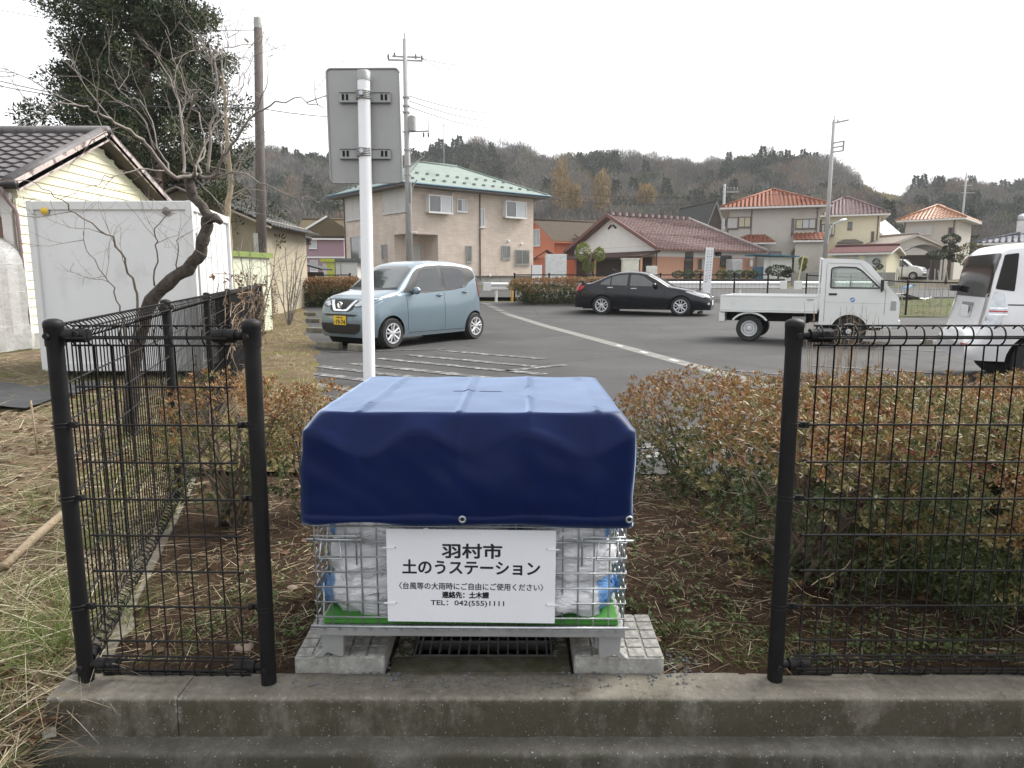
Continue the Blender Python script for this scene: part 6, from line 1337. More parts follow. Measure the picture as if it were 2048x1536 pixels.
for a_, b_ in (((0, zr_(287)), (.68, zr_(283))), ((.68, zr_(283)), (.68, zr_(302))), ((0, zr_(305)), (.68, zr_(302))), ((0, zr_(296)), (.6, zr_(293)))): MB().bar((a_[0], -.12, a_[1]), (b_[0], -.12, b_[1]), .09, .09).build('square_bracket', GALVDULL, rp)
lm = sub('street_lamp', rp, (0, -.15, zr_(470))); MB().tube([(.05, 0, -.6), (.12, 0, .3), (.3, -.1, .7), (.6, -.2, .86)], .035, 7).build('lamp_arm', mat('lamp_blue_grey', (.45, .55, .6), .4), lm); MB().lathe([(.001, -.30), (.09, -.2), (.12, 0), (.07, .22), (.001, .3)], 12, axis='x').build('lamp_head', mat('lamp_pale', (.62, .66, .68), .35), lm, loc=(.85, -.25, .93), rot=(0, -.25, 0))
for k, z in enumerate(np.arange(2, RH - 2, .9)): MB().tube([(-.22 if k % 2 else .02, 0, z), (-.02 if k % 2 else .22, 0, z)], .012, 4).build('step_bolt', GALVDULL, rp) if k % 2 == 0 else None
for (px, Yk, yt, lab) in ((1441, 75, 368, 'distant concrete pole behind the orange-tiled house'), (1913, 110, 345, 'distant pole with many cross arms below the wooded ridge')):
    t_, h_, _x = concrete_pole(px, Yk, yt, lab, .2, .12); zf = lambda y: at(px, y, Yk).z - gz(Yk)
    for j in range(3 if px > 1800 else 1): MB().bar((-.2 - j * .2, 0, h_ - .8 - j * 1.1), (1.5 - (j % 2) * .5, 0, h_ - .8 - j * 1.1), .12, .12).build('cross_arm', GALVDULL, t_)
    for j in range(4): inst('insulator', ins, t_, (.3 + j * .33, 0, h_ - .75), scale=(2, 2, 2))
# overhead cables
def cable(a, b, sag, label, r=.012, n=14):
    a, b = Vector(a), Vector(b); pts = [a.lerp(b, i / n) - Vector((0, 0, sag * 4 * (i / n) * (1 - i / n))) for i in range(n + 1)]
    return tag(MB().tube(pts, r, 4, cap=False).build('power_cable', WIREM, fix=False), label, 'cable', 'overhead cables')
U = lambda x, y: Vector((ux + x, 33, at(820, y, 33).z))
for k, (y0, y1, xx) in enumerate(((192, 216, .05), (202, 236, .1), (214, 250, .1))): cable(U(.15, y0), at(1048, y1, 75), .6, ('uppermost', 'middle', 'lowest')[k] + ' of three cables running from the transformer pole towards the hills', .018)
for k, (x, y) in enumerate(((.72, 116), (.45, 112))): cable(U(x, y), at(915 + 40 * k, 135 - 12 * k, 60), .3, ('lower', 'upper')[k] + ' short cable from the top cross arm of the transformer pole', .016)
cable(at(0, 162, 19), at(517, 216, 19.4), .25, 'lower cable crossing the conifer to the wooden pole', .011); cable(at(0, 172, 19.6), at(517, 214, 19.6), .2, 'upper cable crossing the conifer to the wooden pole', .011)
cable(at(517, 216, 19.4), U(-.15, 222), .25, 'cable between the wooden pole and the transformer pole', .012); cable(at(0, 20, 24), at(517, 60, 19.5), .2, 'faint cable high above the cream house roof', .008)
cable(at(1100, 382, 90), at(1441, 392, 75), .4, 'upper distant cable along the foot of the hill', .025); cable(at(1100, 398, 90), at(1441, 405, 75), .4, 'lower distant cable along the foot of the hill', .025); cable(at(1441, 372, 75), at(1647, 386, 48), .4, 'cable between the distant pole and the bracket pole', .02)
# ================================================================== houses and street furniture beyond the car park
def tiled_plane(mb, p00, p10, p11, p01, tw=.30, tl=.28, amp=.035, lap=.03, ns=4):
    """one roof slope: eave p00->p10, top p01->p11; wavy courses that lap like tiles"""
    p00, p10, p11, p01 = (Vector(p) for p in (p00, p10, p11, p01)); up_ = ((p01 + p11) / 2 - (p00 + p10) / 2); H = up_.length; u = (p10 - p00).normalized(); nrm = u.cross(up_).normalized()
    if nrm.z < 0: nrm = -nrm
    rows = max(1, int(H / tl))
    for r_ in range(rows):
        f0, f1 = r_ / rows, (r_ + 1) / rows; L0, R0 = p00.lerp(p01, f0), p10.lerp(p11, f0); L1, R1 = p00.lerp(p01, f1), p10.lerp(p11, f1)
        w0 = (R0 - L0).length; n = max(1, int(w0 / tw * ns)); V = []
        for k in range(n + 1):
            t = k / n; ph = ((L0.lerp(R0, t) - p00).dot(u)) / tw * 2 * math.pi; e = amp * math.cos(ph)
            V += [L0.lerp(R0, t) + nrm * (e + lap - .03), L0.lerp(R0, t) + nrm * (e + lap), L1.lerp(R1, t) + nrm * (e)]
        mb.add(V, [(3 * k, 3 * k + 3, 3 * k + 4, 3 * k + 1) for k in range(n)] + [(3 * k + 1, 3 * k + 4, 3 * k + 5, 3 * k + 2) for k in range(n)])
def slab_plane(mb, pts, th=.12):
    pts = [Vector(p) for p in pts]; n = len(pts); mb.add(pts + [p - Vector((0, 0, th)) for p in pts], [tuple(range(n)), tuple(range(2 * n - 1, n - 1, -1))] + [(i, n + i, n + (i + 1) % n, (i + 1) % n) for i in range(n)])
def ridge_tube(parent, a, b, r_, m, name='ridge'): return MB().tube([a, b], r_, 8).build(name, m, parent, smooth='all')
def hip_roof(parent, x0, x1, y0, y1, ez, rz_, m, tiles=True, ov=.5, ridge_along='x', inset=None, tw=.32, amp=.035, ridgem=None, soffit=None, rr_=.09):
    """hip roof over the rectangle; ridge inset from both ends"""
    X0, X1, Y0, Y1 = x0 - ov, x1 + ov, y0 - ov, y1 + ov
    if ridge_along == 'x': i_ = (Y1 - Y0) / 2 if inset is None else inset; A_, B_ = (X0 + i_, (Y0 + Y1) / 2, rz_), (X1 - i_, (Y0 + Y1) / 2, rz_)
    else: i_ = (X1 - X0) / 2 if inset is None else inset; A_, B_ = ((X0 + X1) / 2, Y0 + i_, rz_), ((X0 + X1) / 2, Y1 - i_, rz_)
    c = [(X0, Y0, ez), (X1, Y0, ez), (X1, Y1, ez), (X0, Y1, ez)]; rf_ = sub('roof', parent)
    sl = [(c[0], c[1], B_, A_), (c[2], c[3], A_, B_), (c[1], c[2], B_, B_), (c[3], c[0], A_, A_)] if ridge_along == 'x' else [(c[0], c[1], A_, A_), (c[1], c[2], B_, A_), (c[2], c[3], B_, B_), (c[3], c[0], A_, B_)]
    g = MB()
    for q in sl:
        if tiles: tiled_plane(g, q[0], q[1], q[2], q[3], tw, .30, amp)
        else: g.add(list(q) if (Vector(q[2]) - Vector(q[3])).length > .01 else list(q[:3]), [(0, 1, 2, 3)] if (Vector(q[2]) - Vector(q[3])).length > .01 else [(0, 1, 2)])
    o = g.build('roof_tiles' if tiles else 'roof_sheet', m, rf_, smooth=50 if tiles else False, fix=not tiles)
    if tiles: o['kind'] = 'stuff'
    e = MB(); slab_plane(e, [(p[0], p[1], p[2] - .02) for p in c], .14); e.build('eaves', soffit or WTRIM, rf_)
    rm = ridgem or m
    if (Vector(A_) - Vector(B_)).length > .05: ridge_tube(rf_, Vector(A_) + Vector((0, 0, .04)), Vector(B_) + Vector((0, 0, .04)), rr_ * 1.4, rm)
    for p in c:
        tgt = A_ if (Vector(p) - Vector(A_)).length < (Vector(p) - Vector(B_)).length else B_; ridge_tube(rf_, Vector(p) + Vector((0, 0, .04)), Vector(tgt) + Vector((0, 0, .04)), rr_, rm, 'hip_ridge')
    return rf_
def gable_roof(parent, x0, x1, y0, y1, ez, rz_, m, tiles=True, ov=.5, gov=.4, along='x', tw=.32, amp=.035, ridgem=None, thick=.14, bargem=None):
    rf_ = sub('roof', parent)
    if along == 'x': mid_ = (y0 + y1) / 2; k = (rz_ - ez) / (mid_ - y0); e0 = ez - ov * k; sl = [((x0 - gov, y0 - ov, e0), (x1 + gov, y0 - ov, e0), (x1 + gov, mid_, rz_), (x0 - gov, mid_, rz_)), ((x1 + gov, y1 + ov, e0), (x0 - gov, y1 + ov, e0), (x0 - gov, mid_, rz_), (x1 + gov, mid_, rz_))]
    else: mid_ = (x0 + x1) / 2; k = (rz_ - ez) / (mid_ - x0); e0 = ez - ov * k; sl = [((x0 - ov, y1 + gov, e0), (x0 - ov, y0 - gov, e0), (mid_, y0 - gov, rz_), (mid_, y1 + gov, rz_)), ((x1 + ov, y0 - gov, e0), (x1 + ov, y1 + gov, e0), (mid_, y1 + gov, rz_), (mid_, y0 - gov, rz_))]
    g = MB(); d_ = MB()
    for q in sl:
        if tiles: tiled_plane(g, *[(p[0], p[1], p[2] + .05) for p in q], tw, .30, amp)
        else: slab_plane(g, [(p[0], p[1], p[2] + .04) for p in q], .04)
        slab_plane(d_, [(p[0] , p[1], p[2]) for p in q], thick)
    o = g.build('roof_tiles' if tiles else 'roof_sheet', m, rf_, smooth=50 if tiles else False, fix=not tiles)
    if tiles: o['kind'] = 'stuff'
    d_.build('roof_deck', bargem or WTRIM, rf_); ridge_tube(rf_, Vector(sl[0][3]) + Vector((0, 0, .06)), Vector(sl[0][2]) + Vector((0, 0, .06)), .13, ridgem or m)
    return rf_
WFRAME = mat('white_window_frame', (.66, .66, .65), .45, .05); AFRAME = mat('bronze_window_frame', (.10, .085, .075), .5, .1); SFRAME = mat('silver_window_frame', (.45, .45, .44), .4, .06, 5, metal=.3)
WPANE = glassmat('house_glass', (.06, .07, .075), .05); CURTAIN = mat('pale_curtain_glass', (.42, .44, .45), .15, .08, 3, spec=.7); SHUT = mat('grey_shutter', (.46, .45, .43), .5, .06, 4); GRILLE = mat('window_grille', (.32, .32, .30), .5); DARKWOOD = mat('dark_timber', (.055, .04, .033), .75, .25, 8)
def face(name_parent, o, u):
    """a wall face: origin (lower left seen from outside) and direction u; returns a placing function"""
    o, u = Vector(o), Vector((u[0], u[1], 0)).normalized(); nrm = Vector((u.y, -u.x, 0)); rz = math.atan2(u.y, u.x)
    def win(x, z, w, h, panes=2, fm=WFRAME, pm=None, proud=.06, name='window', bay=0.0, grille=False, shut=0):
        b = sub(name, name_parent, o + u * (x + w / 2) + nrm * (.003 + bay) + Vector((0, 0, z)), (0, 0, rz)); t_ = .055
        if bay: MB().box(-w / 2, w / 2, 0, bay, 0, h).build('bay_box', fm, b)
        for q in ((-w / 2, -w / 2 + t_, 0, h), (w / 2 - t_, w / 2, 0, h), (-w / 2 + t_, w / 2 - t_, 0, t_), (-w / 2 + t_, w / 2 - t_, h - t_, h)): MB().box(q[0], q[1], -proud, -.001, q[2], q[3]).build('frame', fm, b)
        iw = (w - 2 * t_) / panes
        for k in range(panes):
            xa = -w / 2 + t_ + k * iw; pmm = (pm[k % len(pm)] if isinstance(pm, (list, tuple)) else pm) or WPANE
            if shut: MB().box(xa + .01, xa + iw - .01, -proud * .8, -.001, t_, h - t_).build('shutter_panel', SHUT, b)
            else:
                MB().box(xa + .02, xa + iw - .02, -.02 - .012 * (k % 2), -.012 - .012 * (k % 2), t_ + .01, h - t_ - .01).build('pane', pmm, b)
                if k: MB().box(xa - .025, xa + .025, -proud * .75, -.001, t_, h - t_).build('mullion', fm, b)
        MB().box(-w / 2 - .03, w / 2 + .03, -proud - .03, -.001, -.05, -.002).build('sill', fm, b)
        if grille:
            g = MB(); n_ = max(3, int(w / .13)); m_ = int(h / .13)
            for k in range(-m_, n_ + 1):
                for sg_ in (1, -1):
                    xa = -w / 2 + k * w / n_; xb2 = xa + h; za, zb2 = 0, h
                    if xb2 > w / 2: zb2 = h - (xb2 - w / 2); xb2 = w / 2
                    if xa < -w / 2: za = (-w / 2 - xa); xa = -w / 2
                    if zb2 - za > .02:
                        if sg_ < 0: xa, xb2 = -xa, -xb2
                        g.bar((xa, -proud - .04, za), (xb2, -proud - .04, zb2), .012, .018)
            o2 = g.build('security_grille', GRILLE, b)
        return b
    return win
def brickmat(name, c1, c2, mortar, sx=.45, sz=.10):
    m, n, l, p = _nodes(name); tcn = n.new('ShaderNodeTexCoord'); mpn = n.new('ShaderNodeMapping'); mpn.inputs['Rotation'].default_value = (R(90), 0, 0)
    sxyz = n.new('ShaderNodeSeparateXYZ'); l.new(tcn.outputs['Object'], sxyz.inputs[0]); ad = n.new('ShaderNodeMath'); ad.operation = 'ADD'; l.new(sxyz.outputs['X'], ad.inputs[0]); l.new(sxyz.outputs['Y'], ad.inputs[1]); cb = n.new('ShaderNodeCombineXYZ'); l.new(ad.outputs[0], cb.inputs['X']); l.new(sxyz.outputs['Z'], cb.inputs['Y'])
    b = n.new('ShaderNodeTexBrick'); l.new(cb.outputs[0], b.inputs['Vector']); b.inputs['Scale'].default_value = 1; b.inputs['Brick Width'].default_value = sx; b.inputs['Row Height'].default_value = sz; b.inputs['Mortar Size'].default_value = .008
    b.inputs['Color1'].default_value = (*c1, 1); b.inputs['Color2'].default_value = (*c2, 1); b.inputs['Mortar'].default_value = (*mortar, 1)
    c = _mix(n, l, 1.0, b.outputs['Color'], _ramp(n, l, _noise(n, l, 1.5, 5), [(.3, (.86, .86, .86)), (.7, (1.1, 1.1, 1.1))]), 'MULTIPLY'); l.new(c, p.inputs['Base Color']); p.inputs['Roughness'].default_value = .75; _bump(n, l, p, b.outputs['Fac'], -.4, .01)
    return m
def house(name, label, c0, c1, c2, zbase=None, group=None):
    """footprint from three corners: near corner c0, along the front to c1, along the side to c2 (perpendicular depth is used)"""
    c0, c1, c2 = (Vector((c[0], c[1], 0)) for c in (c0, c1, c2)); u = (c1 - c0); W = u.length; u.normalize(); v = Vector((-u.y, u.x, 0)); D = abs((c2 - c0).dot(v))
    z = gz((c0.y + c1.y) / 2) if zbase is None else zbase; t = thing(name, label, 'house', (c0.x, c0.y, z), math.atan2(u.y, u.x), group); return t, W, D, z
def wallbox(t, W, D, H, m, x0=0, y0=0, z0=0, name='wall'): return MB().box(x0, x0 + W, y0, y0 + D, z0, H).build(name, m, t)

# ---- brown two-storey house with the green hip roof
BROWNB = brickmat('brown_siding', (.60, .51, .435), (.53, .45, .385), (.44, .37, .32)); GREENR = mat('verdigris_sheet_roof', (.215, .255, .235), .9, .08, 2, spec=.08, dirt=(.14, .16, .152), dscale=.9, dlo=.55, dhi=.75, bump=.2, bscale=20); GUTB = mat('blue_gutter', (.045, .12, .17), .5); 
k0, k1, k2 = at(817, 560, 40.5), at(1066, 560, 46.5), at(679, 560, 46.2)
t, W, D, zb = house('brown_house', 'brown two-storey house with a pale green metal hip roof', k0, k1, k2, 1.02); EZ_ = at(817, 370, 40.5).z - zb; 
po, ph = 2.05, at(817, 467, 40.5).z - zb                       # porch recess size and height at the near corner
wallbox(t, W, D, EZ_, BROWNB, z0=ph); wallbox(t, W - po, D, ph, BROWNB, po, 0, .35); wallbox(t, po, D - 1.5, ph, BROWNB, 0, 1.5, .35); MB().box(.0, .22, .0, .22, .1, ph).build('porch_post', BROWNB, t); MB().box(po + .02, W - .02, .02, D - .02, -.5, .35).build('foundation', PALEC, t); MB().box(.02, po, 1.52, D - .02, -.5, .35).build('foundation', PALEC, t); MB().box(-.05, po, -.05, 1.5, -.3, .12).build('porch_floor', PALEC, t)
dw = face(t, (0, 1.5, 0), (1, 0)); d_ = dw(1.0, .14, .85, 2.1, 1, SFRAME, SHUT, name='front_door'); MB().box(-.03, .03, -.12, -.06, .95, 1.15).build('handle', GALV, d_)
MB().box(W * .54, W * .54 + .05, -.03, -.001, .36, EZ_).build('joint_strip', mat('siding_joint', (.2, .16, .13), .7), t); MB().box(po, W, -.04, -.001, .33, .40).build('base_flashing', AFRAME, t)
F1 = face(t, (0, 0, 0), (1, 0)); zpx = lambda y, Yd: at(0, y, Yd).z - zb
def fx(px):                                                    # wall position along the front for a sight line
    a = at(px, 500, 1.0); c, u = Vector((k0.x, k0.y)), (Vector((k1.x, k1.y)) - Vector((k0.x, k0.y))).normalized(); s_ = a.x
    return (s_ * c.y - c.x) / (u.x - s_ * u.y)
def fwin(F, pxa, pxb, ya, yb, fx_, kk, **k):
    xa, xb2 = fx_(pxa), fx_(pxb); u = (k1 - k0).normalized(); Yd = kk(xa); F(xa, zpx(yb, Yd), xb2 - xa, zpx(ya, Yd) - zpx(yb, Yd), **k)
kkf = lambda x: k0.y + (Vector((k1.x, k1.y, 0)) - Vector((k0.x, k0.y, 0))).normalized().y * x
for (pa_, pb_, ya, yb, kw) in ((852, 899, 390, 425, dict(bay=.35, pm=[WPANE, CURTAIN])), (914, 934, 397, 423, dict(pm=[WPANE, CURTAIN])), (959, 969, 417, 454, dict(panes=1, pm=CURTAIN)), (1004, 1045, 402, 435, dict(bay=.35, pm=[WPANE, CURTAIN])),
                               (932, 943, 491, 524, dict(panes=1, grille=True, fm=SFRAME)), (1003, 1020, 491, 517, dict(grille=True, fm=SFRAME)), (1030, 1058, 499, 529, dict(grille=True, fm=SFRAME))): fwin(F1, pa_, pb_, ya, yb, fx, kkf, **kw)
F2 = face(t, (0, D, 0), (0, -1)); s2 = lambda f: D * f
F2(D * .04, zpx(440, 45.5), D * .36, 1.45, 3, SFRAME, shut=1); F2(D * .66, zpx(427, 42), D * .33, 1.45, 3, SFRAME, shut=1); F2(D * .1, zpx(520, 45), D * .30, 1.5, 2, SFRAME, [WPANE, CURTAIN]); F2(D * .62, zpx(520, 43), D * .08, .9, 1, SFRAME, grille=True)
rf_ = hip_roof(t, 0, W, 0, D, EZ_ + .05, zpx(319, 44.5), GREENR, False, .75, 'x', 4.0, rr_=.05, soffit=mat('dark_soffit', (.16, .15, .15), .7)); RZb = zpx(319, 44.5)
for (a_, b_) in (((-.8, -.8), (W + .8, -.8)), ((-.8, -.8), (-.8, D + .8))): MB().tube([(*a_, EZ_ + .03), (*b_, EZ_ + .03)], .06, 8).build('gutter', GUTB, t)
sg_m = MB().box(-.10, .10, -.04, .04, 0, .09).mesh('snow_guard', mat('snow_guard_dark', (.10, .15, .15), .6)); sl_ = (RZb - EZ_) / (D / 2 + .75)
for row, off in ((.75, 0), (1.9, .3)):
    for k in range(16): x = .4 + off + k * .72; inst('snow_guard', sg_m, rf_, (x, -.75 + row, EZ_ + .06 + sl_ * row)) if row - .4 < x + .75 and x < W + .5 - row * .8 else None
for row in (.75,):
    for k in range(10): y = .6 + k * .78; inst('snow_guard', sg_m, rf_, (-.75 + row, y, EZ_ + .06 + (RZb - EZ_) / 4.0 * row), (0, 0, R(90))) if y < D else None
for (x, y) in ((-.04, -.04), (W * .54, -.05), (W + .05, .1), (-.04, D - .05)): MB().tube([(x, y, .1), (x, y, EZ_)], .04, 6).build('downpipe', AFRAME, t)
for (px, py) in ((906, 388), (1016, 482), (1042, 488), (978, 551)): x = fx(px); MB().lathe([(.09, 0), (.08, -.10), (.001, -.13)], 10, axis='y').build('vent_cap', WFRAME, t, loc=(x, -.002, zpx(py, kkf(x))))
ant = thing('roof_aerial', 'thin television aerial above the green hip roof', 'aerial', at(888, 320, 44.5)); MB().tube([(0, 0, -.3), (0, 0, 2.2)], .02, 5).build('mast', GALVDULL, ant); MB().bar((-.6, 0, 2.0), (.6, 0, 2.05), .02, .02).build('boom', GALVDULL, ant)
for k in range(6): MB().bar((-.5 + .2 * k, -.3, 2.02), (-.5 + .2 * k, .3, 2.02), .012, .012).build('element', GALVDULL, ant)

# ---- low house with the maroon tiled roof
MTILE = mat('maroon_roof_tile', (.115, .072, .068), .7, .25, 3, spec=.12, dirt=(.19, .15, .145), dscale=6, dlo=.5, dhi=.72); SALMON = mat('salmon_boards', (.50, .27, .18), .7, .12, 3, stretch=(6, 6, .5)); PLASTER = mat('white_plaster', (.68, .68, .67), .8, .04, 2); YELB = mat('yellow_board', (.55, .36, .11), .7, .1)
j0, j1, j2 = at(1309, 560, 50), at(1506, 560, 55.5), at(1112, 560, 57)
t, W, D, zb = house('low_house', 'low house with a maroon tiled roof and salmon board walls', j0, j1, j2, 1.15); EZ_ = at(1309, 491, 50).z - zb; RZ_ = at(1230, 431, 54).z - zb; zp = lambda y, Yd: at(0, y, Yd).z - zb
wallbox(t, W, D, EZ_, SALMON, 0, 0, 0); MB().box(-.02, W + .02, -.02, D + .02, EZ_ - .75, EZ_ - .02).build('plaster_band', PLASTER, t)
MB().add([(0, 0, EZ_), (0, D, EZ_), (0, D / 2, RZ_ - .15), (.25, 0, EZ_), (.25, D, EZ_), (.25, D / 2, RZ_ - .15)], [(0, 1, 2), (5, 4, 3), (0, 3, 4, 1), (1, 4, 5, 2), (2, 5, 3, 0)]).build('gable_wall', PLASTER, t)
rf_ = sub('roof', t); A_, B_ = Vector((-.55, D / 2, RZ_)), Vector((W - 2.3, D / 2, RZ_)); ex, ey = .6, .7; g = MB(); k_ = (RZ_ - EZ_) / (D / 2); ze = EZ_ - ey * k_ * .6
tiled_plane(g, (-.6, -ey, ze), (W + ex, -ey, ze), B_, A_, .34, .33, .045); tiled_plane(g, (W + ex, D + ey, ze), (-.6, D + ey, ze), A_, B_, .34, .33, .045); tiled_plane(g, (W + ex, -ey, ze), (W + ex, D + ey, ze), B_, B_, .34, .33, .045)
o = g.build('roof_tiles', MTILE, rf_, smooth=50, fix=False); o['kind'] = 'stuff'; WR_ = mat('pale_ridge', (.30, .26, .245), .5, .3, 4)
e = MB(); slab_plane(e, [(-.6, -ey, ze - .03), (W + ex, -ey, ze - .03), tuple(B_ - Vector((0, 0, .06))), tuple(A_ - Vector((0, 0, .06)))], .1); slab_plane(e, [(-.6, D + ey, ze - .03), (W + ex, D + ey, ze - .03), tuple(B_ - Vector((0, 0, .06))), tuple(A_ - Vector((0, 0, .06)))], .1); e.build('roof_deck', MAROON, rf_)
for k in range(26): 
    p = A_.lerp(B_, (k + .5) / 26); MB().box(-.12, .12, -.13, .13, .0, .22).build('ridge_tile', WR_ if k % 2 else MTILE, rf_, loc=p + Vector((0, 0, .02)))
ridge_tube(rf_, B_ + Vector((0, 0, .05)), Vector((W + ex, -ey, ze + .06)), .13, WR_, 'hip_ridge'); ridge_tube(rf_, B_ + Vector((0, 0, .05)), Vector((W + ex, D + ey, ze + .06)), .13, WR_, 'hip_ridge'); MB().bar((-.62, -ey, ze + .02), A_ + Vector((-.06, 0, .02)), .06, .25, up=(0, -1, 2)).build('bargeboard', MAROON, rf_); MB().bar((-.62, D + ey, ze + .02), A_ + Vector((-.06, 0, .02)), .06, .25, up=(0, 1, 2)).build('bargeboard', MAROON, rf_)
MB().bar((-.05, D / 2 - .45, RZ_ - .95), (-.05, D / 2 - .08, RZ_ - .72), .06, .14).build('gable_vent', DARKWOOD, t); MB().bar((-.05, D / 2 + .45, RZ_ - .95), (-.05, D / 2 + .08, RZ_ - .72), .06, .14).build('gable_vent', DARKWOOD, t)
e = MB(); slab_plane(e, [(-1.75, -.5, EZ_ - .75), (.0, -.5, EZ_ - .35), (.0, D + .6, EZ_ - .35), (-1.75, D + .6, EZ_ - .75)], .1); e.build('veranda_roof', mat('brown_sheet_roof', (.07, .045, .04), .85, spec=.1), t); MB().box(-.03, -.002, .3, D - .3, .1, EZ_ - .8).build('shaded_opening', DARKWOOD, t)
for y in (-.35, D * .5, D + .4): MB().box(-1.62, -1.50, y, y + .12, -.3, EZ_ - .72).build('veranda_post', SALMON, t)
def jx(px): s_ = at(px, 500, 1.0).x; c, u = Vector((j0.x, j0.y)), (Vector((j1.x, j1.y)) - Vector((j0.x, j0.y))).normalized(); return (s_ * c.y - c.x) / (u.x - s_ * u.y)
F1 = face(t, (0, 0, 0), (1, 0)); jy = lambda x: j0.y + (j1.y - j0.y) * x / W
for (pa_, pb_, ya, yb, kw) in ((1395, 1414, 516, 541, dict(pm=[WPANE, CURTAIN], fm=SALMON)), (1441, 1462, 511, 532, dict(panes=1, fm=AFRAME, proud=.12)), (1370, 1386, 504, 520, dict(panes=1, fm=AFRAME))):
    x, x2 = jx(pa_), jx(pb_); F1(x, zp(yb, jy(x)), x2 - x, zp(ya, jy(x)) - zp(yb, jy(x)), **kw)
x, x2 = jx(1369), jx(1386); F1(x, 0, x2 - x, zp(521, 52), panes=1, fm=DARKWOOD, pm=DARKWOOD, name='door'); x, x2 = jx(1441), jx(1463); MB().box(x, x2, -.03, -.002, 0, zp(533, 53)).build('yellow_panel', YELB, t)
x = jx(1433); MB().lathe([(.18, 0), (.18, -.35), (.001, -.36)], 12, axis='y').build('vent_hood', BLACKPLASTIC, t, loc=(x, -.002, zp(507, 53)))
MB().tube([(.05, -.65, ze - .02), (W, -.65, ze - .02)], .06, 6).build('gutter', MAROON, t); MB().tube([(.08, -.06, 0), (.08, -.06, ze - .3), (.1, -.5, ze)], .045, 6).build('downpipe', MAROON, t)
cab = tag(MB().box(0, 1.1, 0, .6, 0, 1.55).build('storage_cabinet', mat('pale_grey_cabinet', (.42, .43, .44), .5), bevel=.02), 'pale grey metal cabinet against the salmon wall', 'cabinet'); cp = at(1462, 552, 52.5); cab.location = (cp.x, 52.3, 1.1); cab.rotation_euler.z = t.rotation_euler.z
hob = tag(MB().box(-.14, .14, -.08, 0, 0, .5).build('meter_box', WFRAME, bevel=.02), 'small white meter box at the corner of the low house', 'meter'); mp_ = at(1503, 533, 55); hob.location = (mp_.x - .1, mp_.y - .1, mp_.z); hob.rotation_euler.z = t.rotation_euler.z

def simple_house(name, label, pxl, pxr, pxside, Yn, Yf, Ys, wall_m, eave_y, ridge_y, roof_m, zb=1.3, kind='hip', along='x', tiles=True, ov=.6, soffit=None, inset=None):
    """near corner at pxl/Yn, front runs to pxr/Yf, side to pxside/Ys"""
    c0, c1, c2 = at(pxl, 560, Yn), at(pxr, 560, Yf), at(pxside, 560, Ys); t, W, D, z = house(name, label, c0, c1, c2, zb); E_ = at(0, eave_y, Yn).z - zb; Rz = at(0, ridge_y, (Yf + Ys) / 2).z - zb; wallbox(t, W, D, E_, wall_m, z0=-1)
    if kind == 'hip': hip_roof(t, 0, W, 0, D, E_, Rz, roof_m, tiles, ov, along, inset, soffit=soffit)
    else:
        gable_roof(t, 0, W, 0, D, E_, Rz, roof_m, tiles, ov, .35, along, bargem=soffit)
        if along == 'x': MB().add([(x, y, z_) for x in (0, W) for y, z_ in ((0, E_ - .05), (D, E_ - .05), (D / 2, Rz - .12))], [(0, 1, 2), (5, 4, 3), (0, 2, 5, 3), (1, 4, 5, 2)]).build('gable_wall', wall_m, t)
        else: MB().add([(x, y, z_) for y in (0, D) for x, z_ in ((0, E_ - .05), (W, E_ - .05), (W / 2, Rz - .12))], [(0, 1, 2), (5, 4, 3), (0, 2, 5, 3), (1, 4, 5, 2)]).build('gable_wall', wall_m, t)
    def X(px):
        s_ = at(px, 500, 1.0).x; u = Vector((c1.x - c0.x, c1.y - c0.y)).normalized(); return (s_ * c0.y - c0.x) / (u.x - s_ * u.y)
    def Z(y, x=0): return at(0, y, c0.y + (c1.y - c0.y) * x / W).z - zb
    FW = face(t, (0, 0, 0), (1, 0))
    def win(pa_, pb_, ya, yb, **k): x, x2 = X(pa_), X(pb_); return FW(x, Z(yb, x), x2 - x, Z(ya, x) - Z(yb, x), **k)
    return t, W, D, E_, Rz, X, Z, win
# ---- orange-tiled two-storey house
OTILE = mat('orange_roof_tile', (.22, .092, .06), .75, .16, 3, spec=.12, dirt=(.33, .19, .135), dscale=4, dlo=.55, dhi=.8); GREYB = mat('warm_grey_render', (.46, .435, .395), .85, .06, 2, dirt=(.33, .30, .26), dscale=1, dlo=.5, dhi=.8); LIDM = mat('beige_shutter', (.48, .44, .32), .6)
t, W, D, E_, Rz, X, Z, win = simple_house('orange_tiled_house', 'warm grey two-storey house with an orange tiled hip roof', 1453, 1632, 1456, 58, 55.9, 65.6, GREYB, 416, 380, OTILE, 1.35, 'hip', 'x', True, .75, None, 4.0)
win(1474, 1499, 434, 455, panes=2, fm=AFRAME, pm=[LIDM, LIDM]); win(1451, 1474, 435, 458, panes=1, fm=AFRAME, pm=SHUT); win(1588, 1629, 438, 458, panes=3, fm=AFRAME, pm=[LIDM, CURTAIN, SHUT]); win(1580, 1585, 437, 470, panes=1, fm=AFRAME)
x, x2 = X(1583), X(1650); g = MB(); tiled_plane(g, (x, -1.3, Z(483)), (x2, -1.3, Z(483)), (x2, 0, Z(468)), (x, 0, Z(468)), .32, .3, .04); o = g.build('porch_tiles', OTILE, t, smooth=50, fix=False); e = MB(); slab_plane(e, [(x, -1.3, Z(485)), (x2, -1.3, Z(485)), (x2, 0, Z(470)), (x, 0, Z(470))], .12); e.build('porch_eaves', WTRIM, t); wallbox(t, x2 - x - .4, 1.0, Z(484), GREYB, x + .2, -1.0, -1, 'porch_wall')
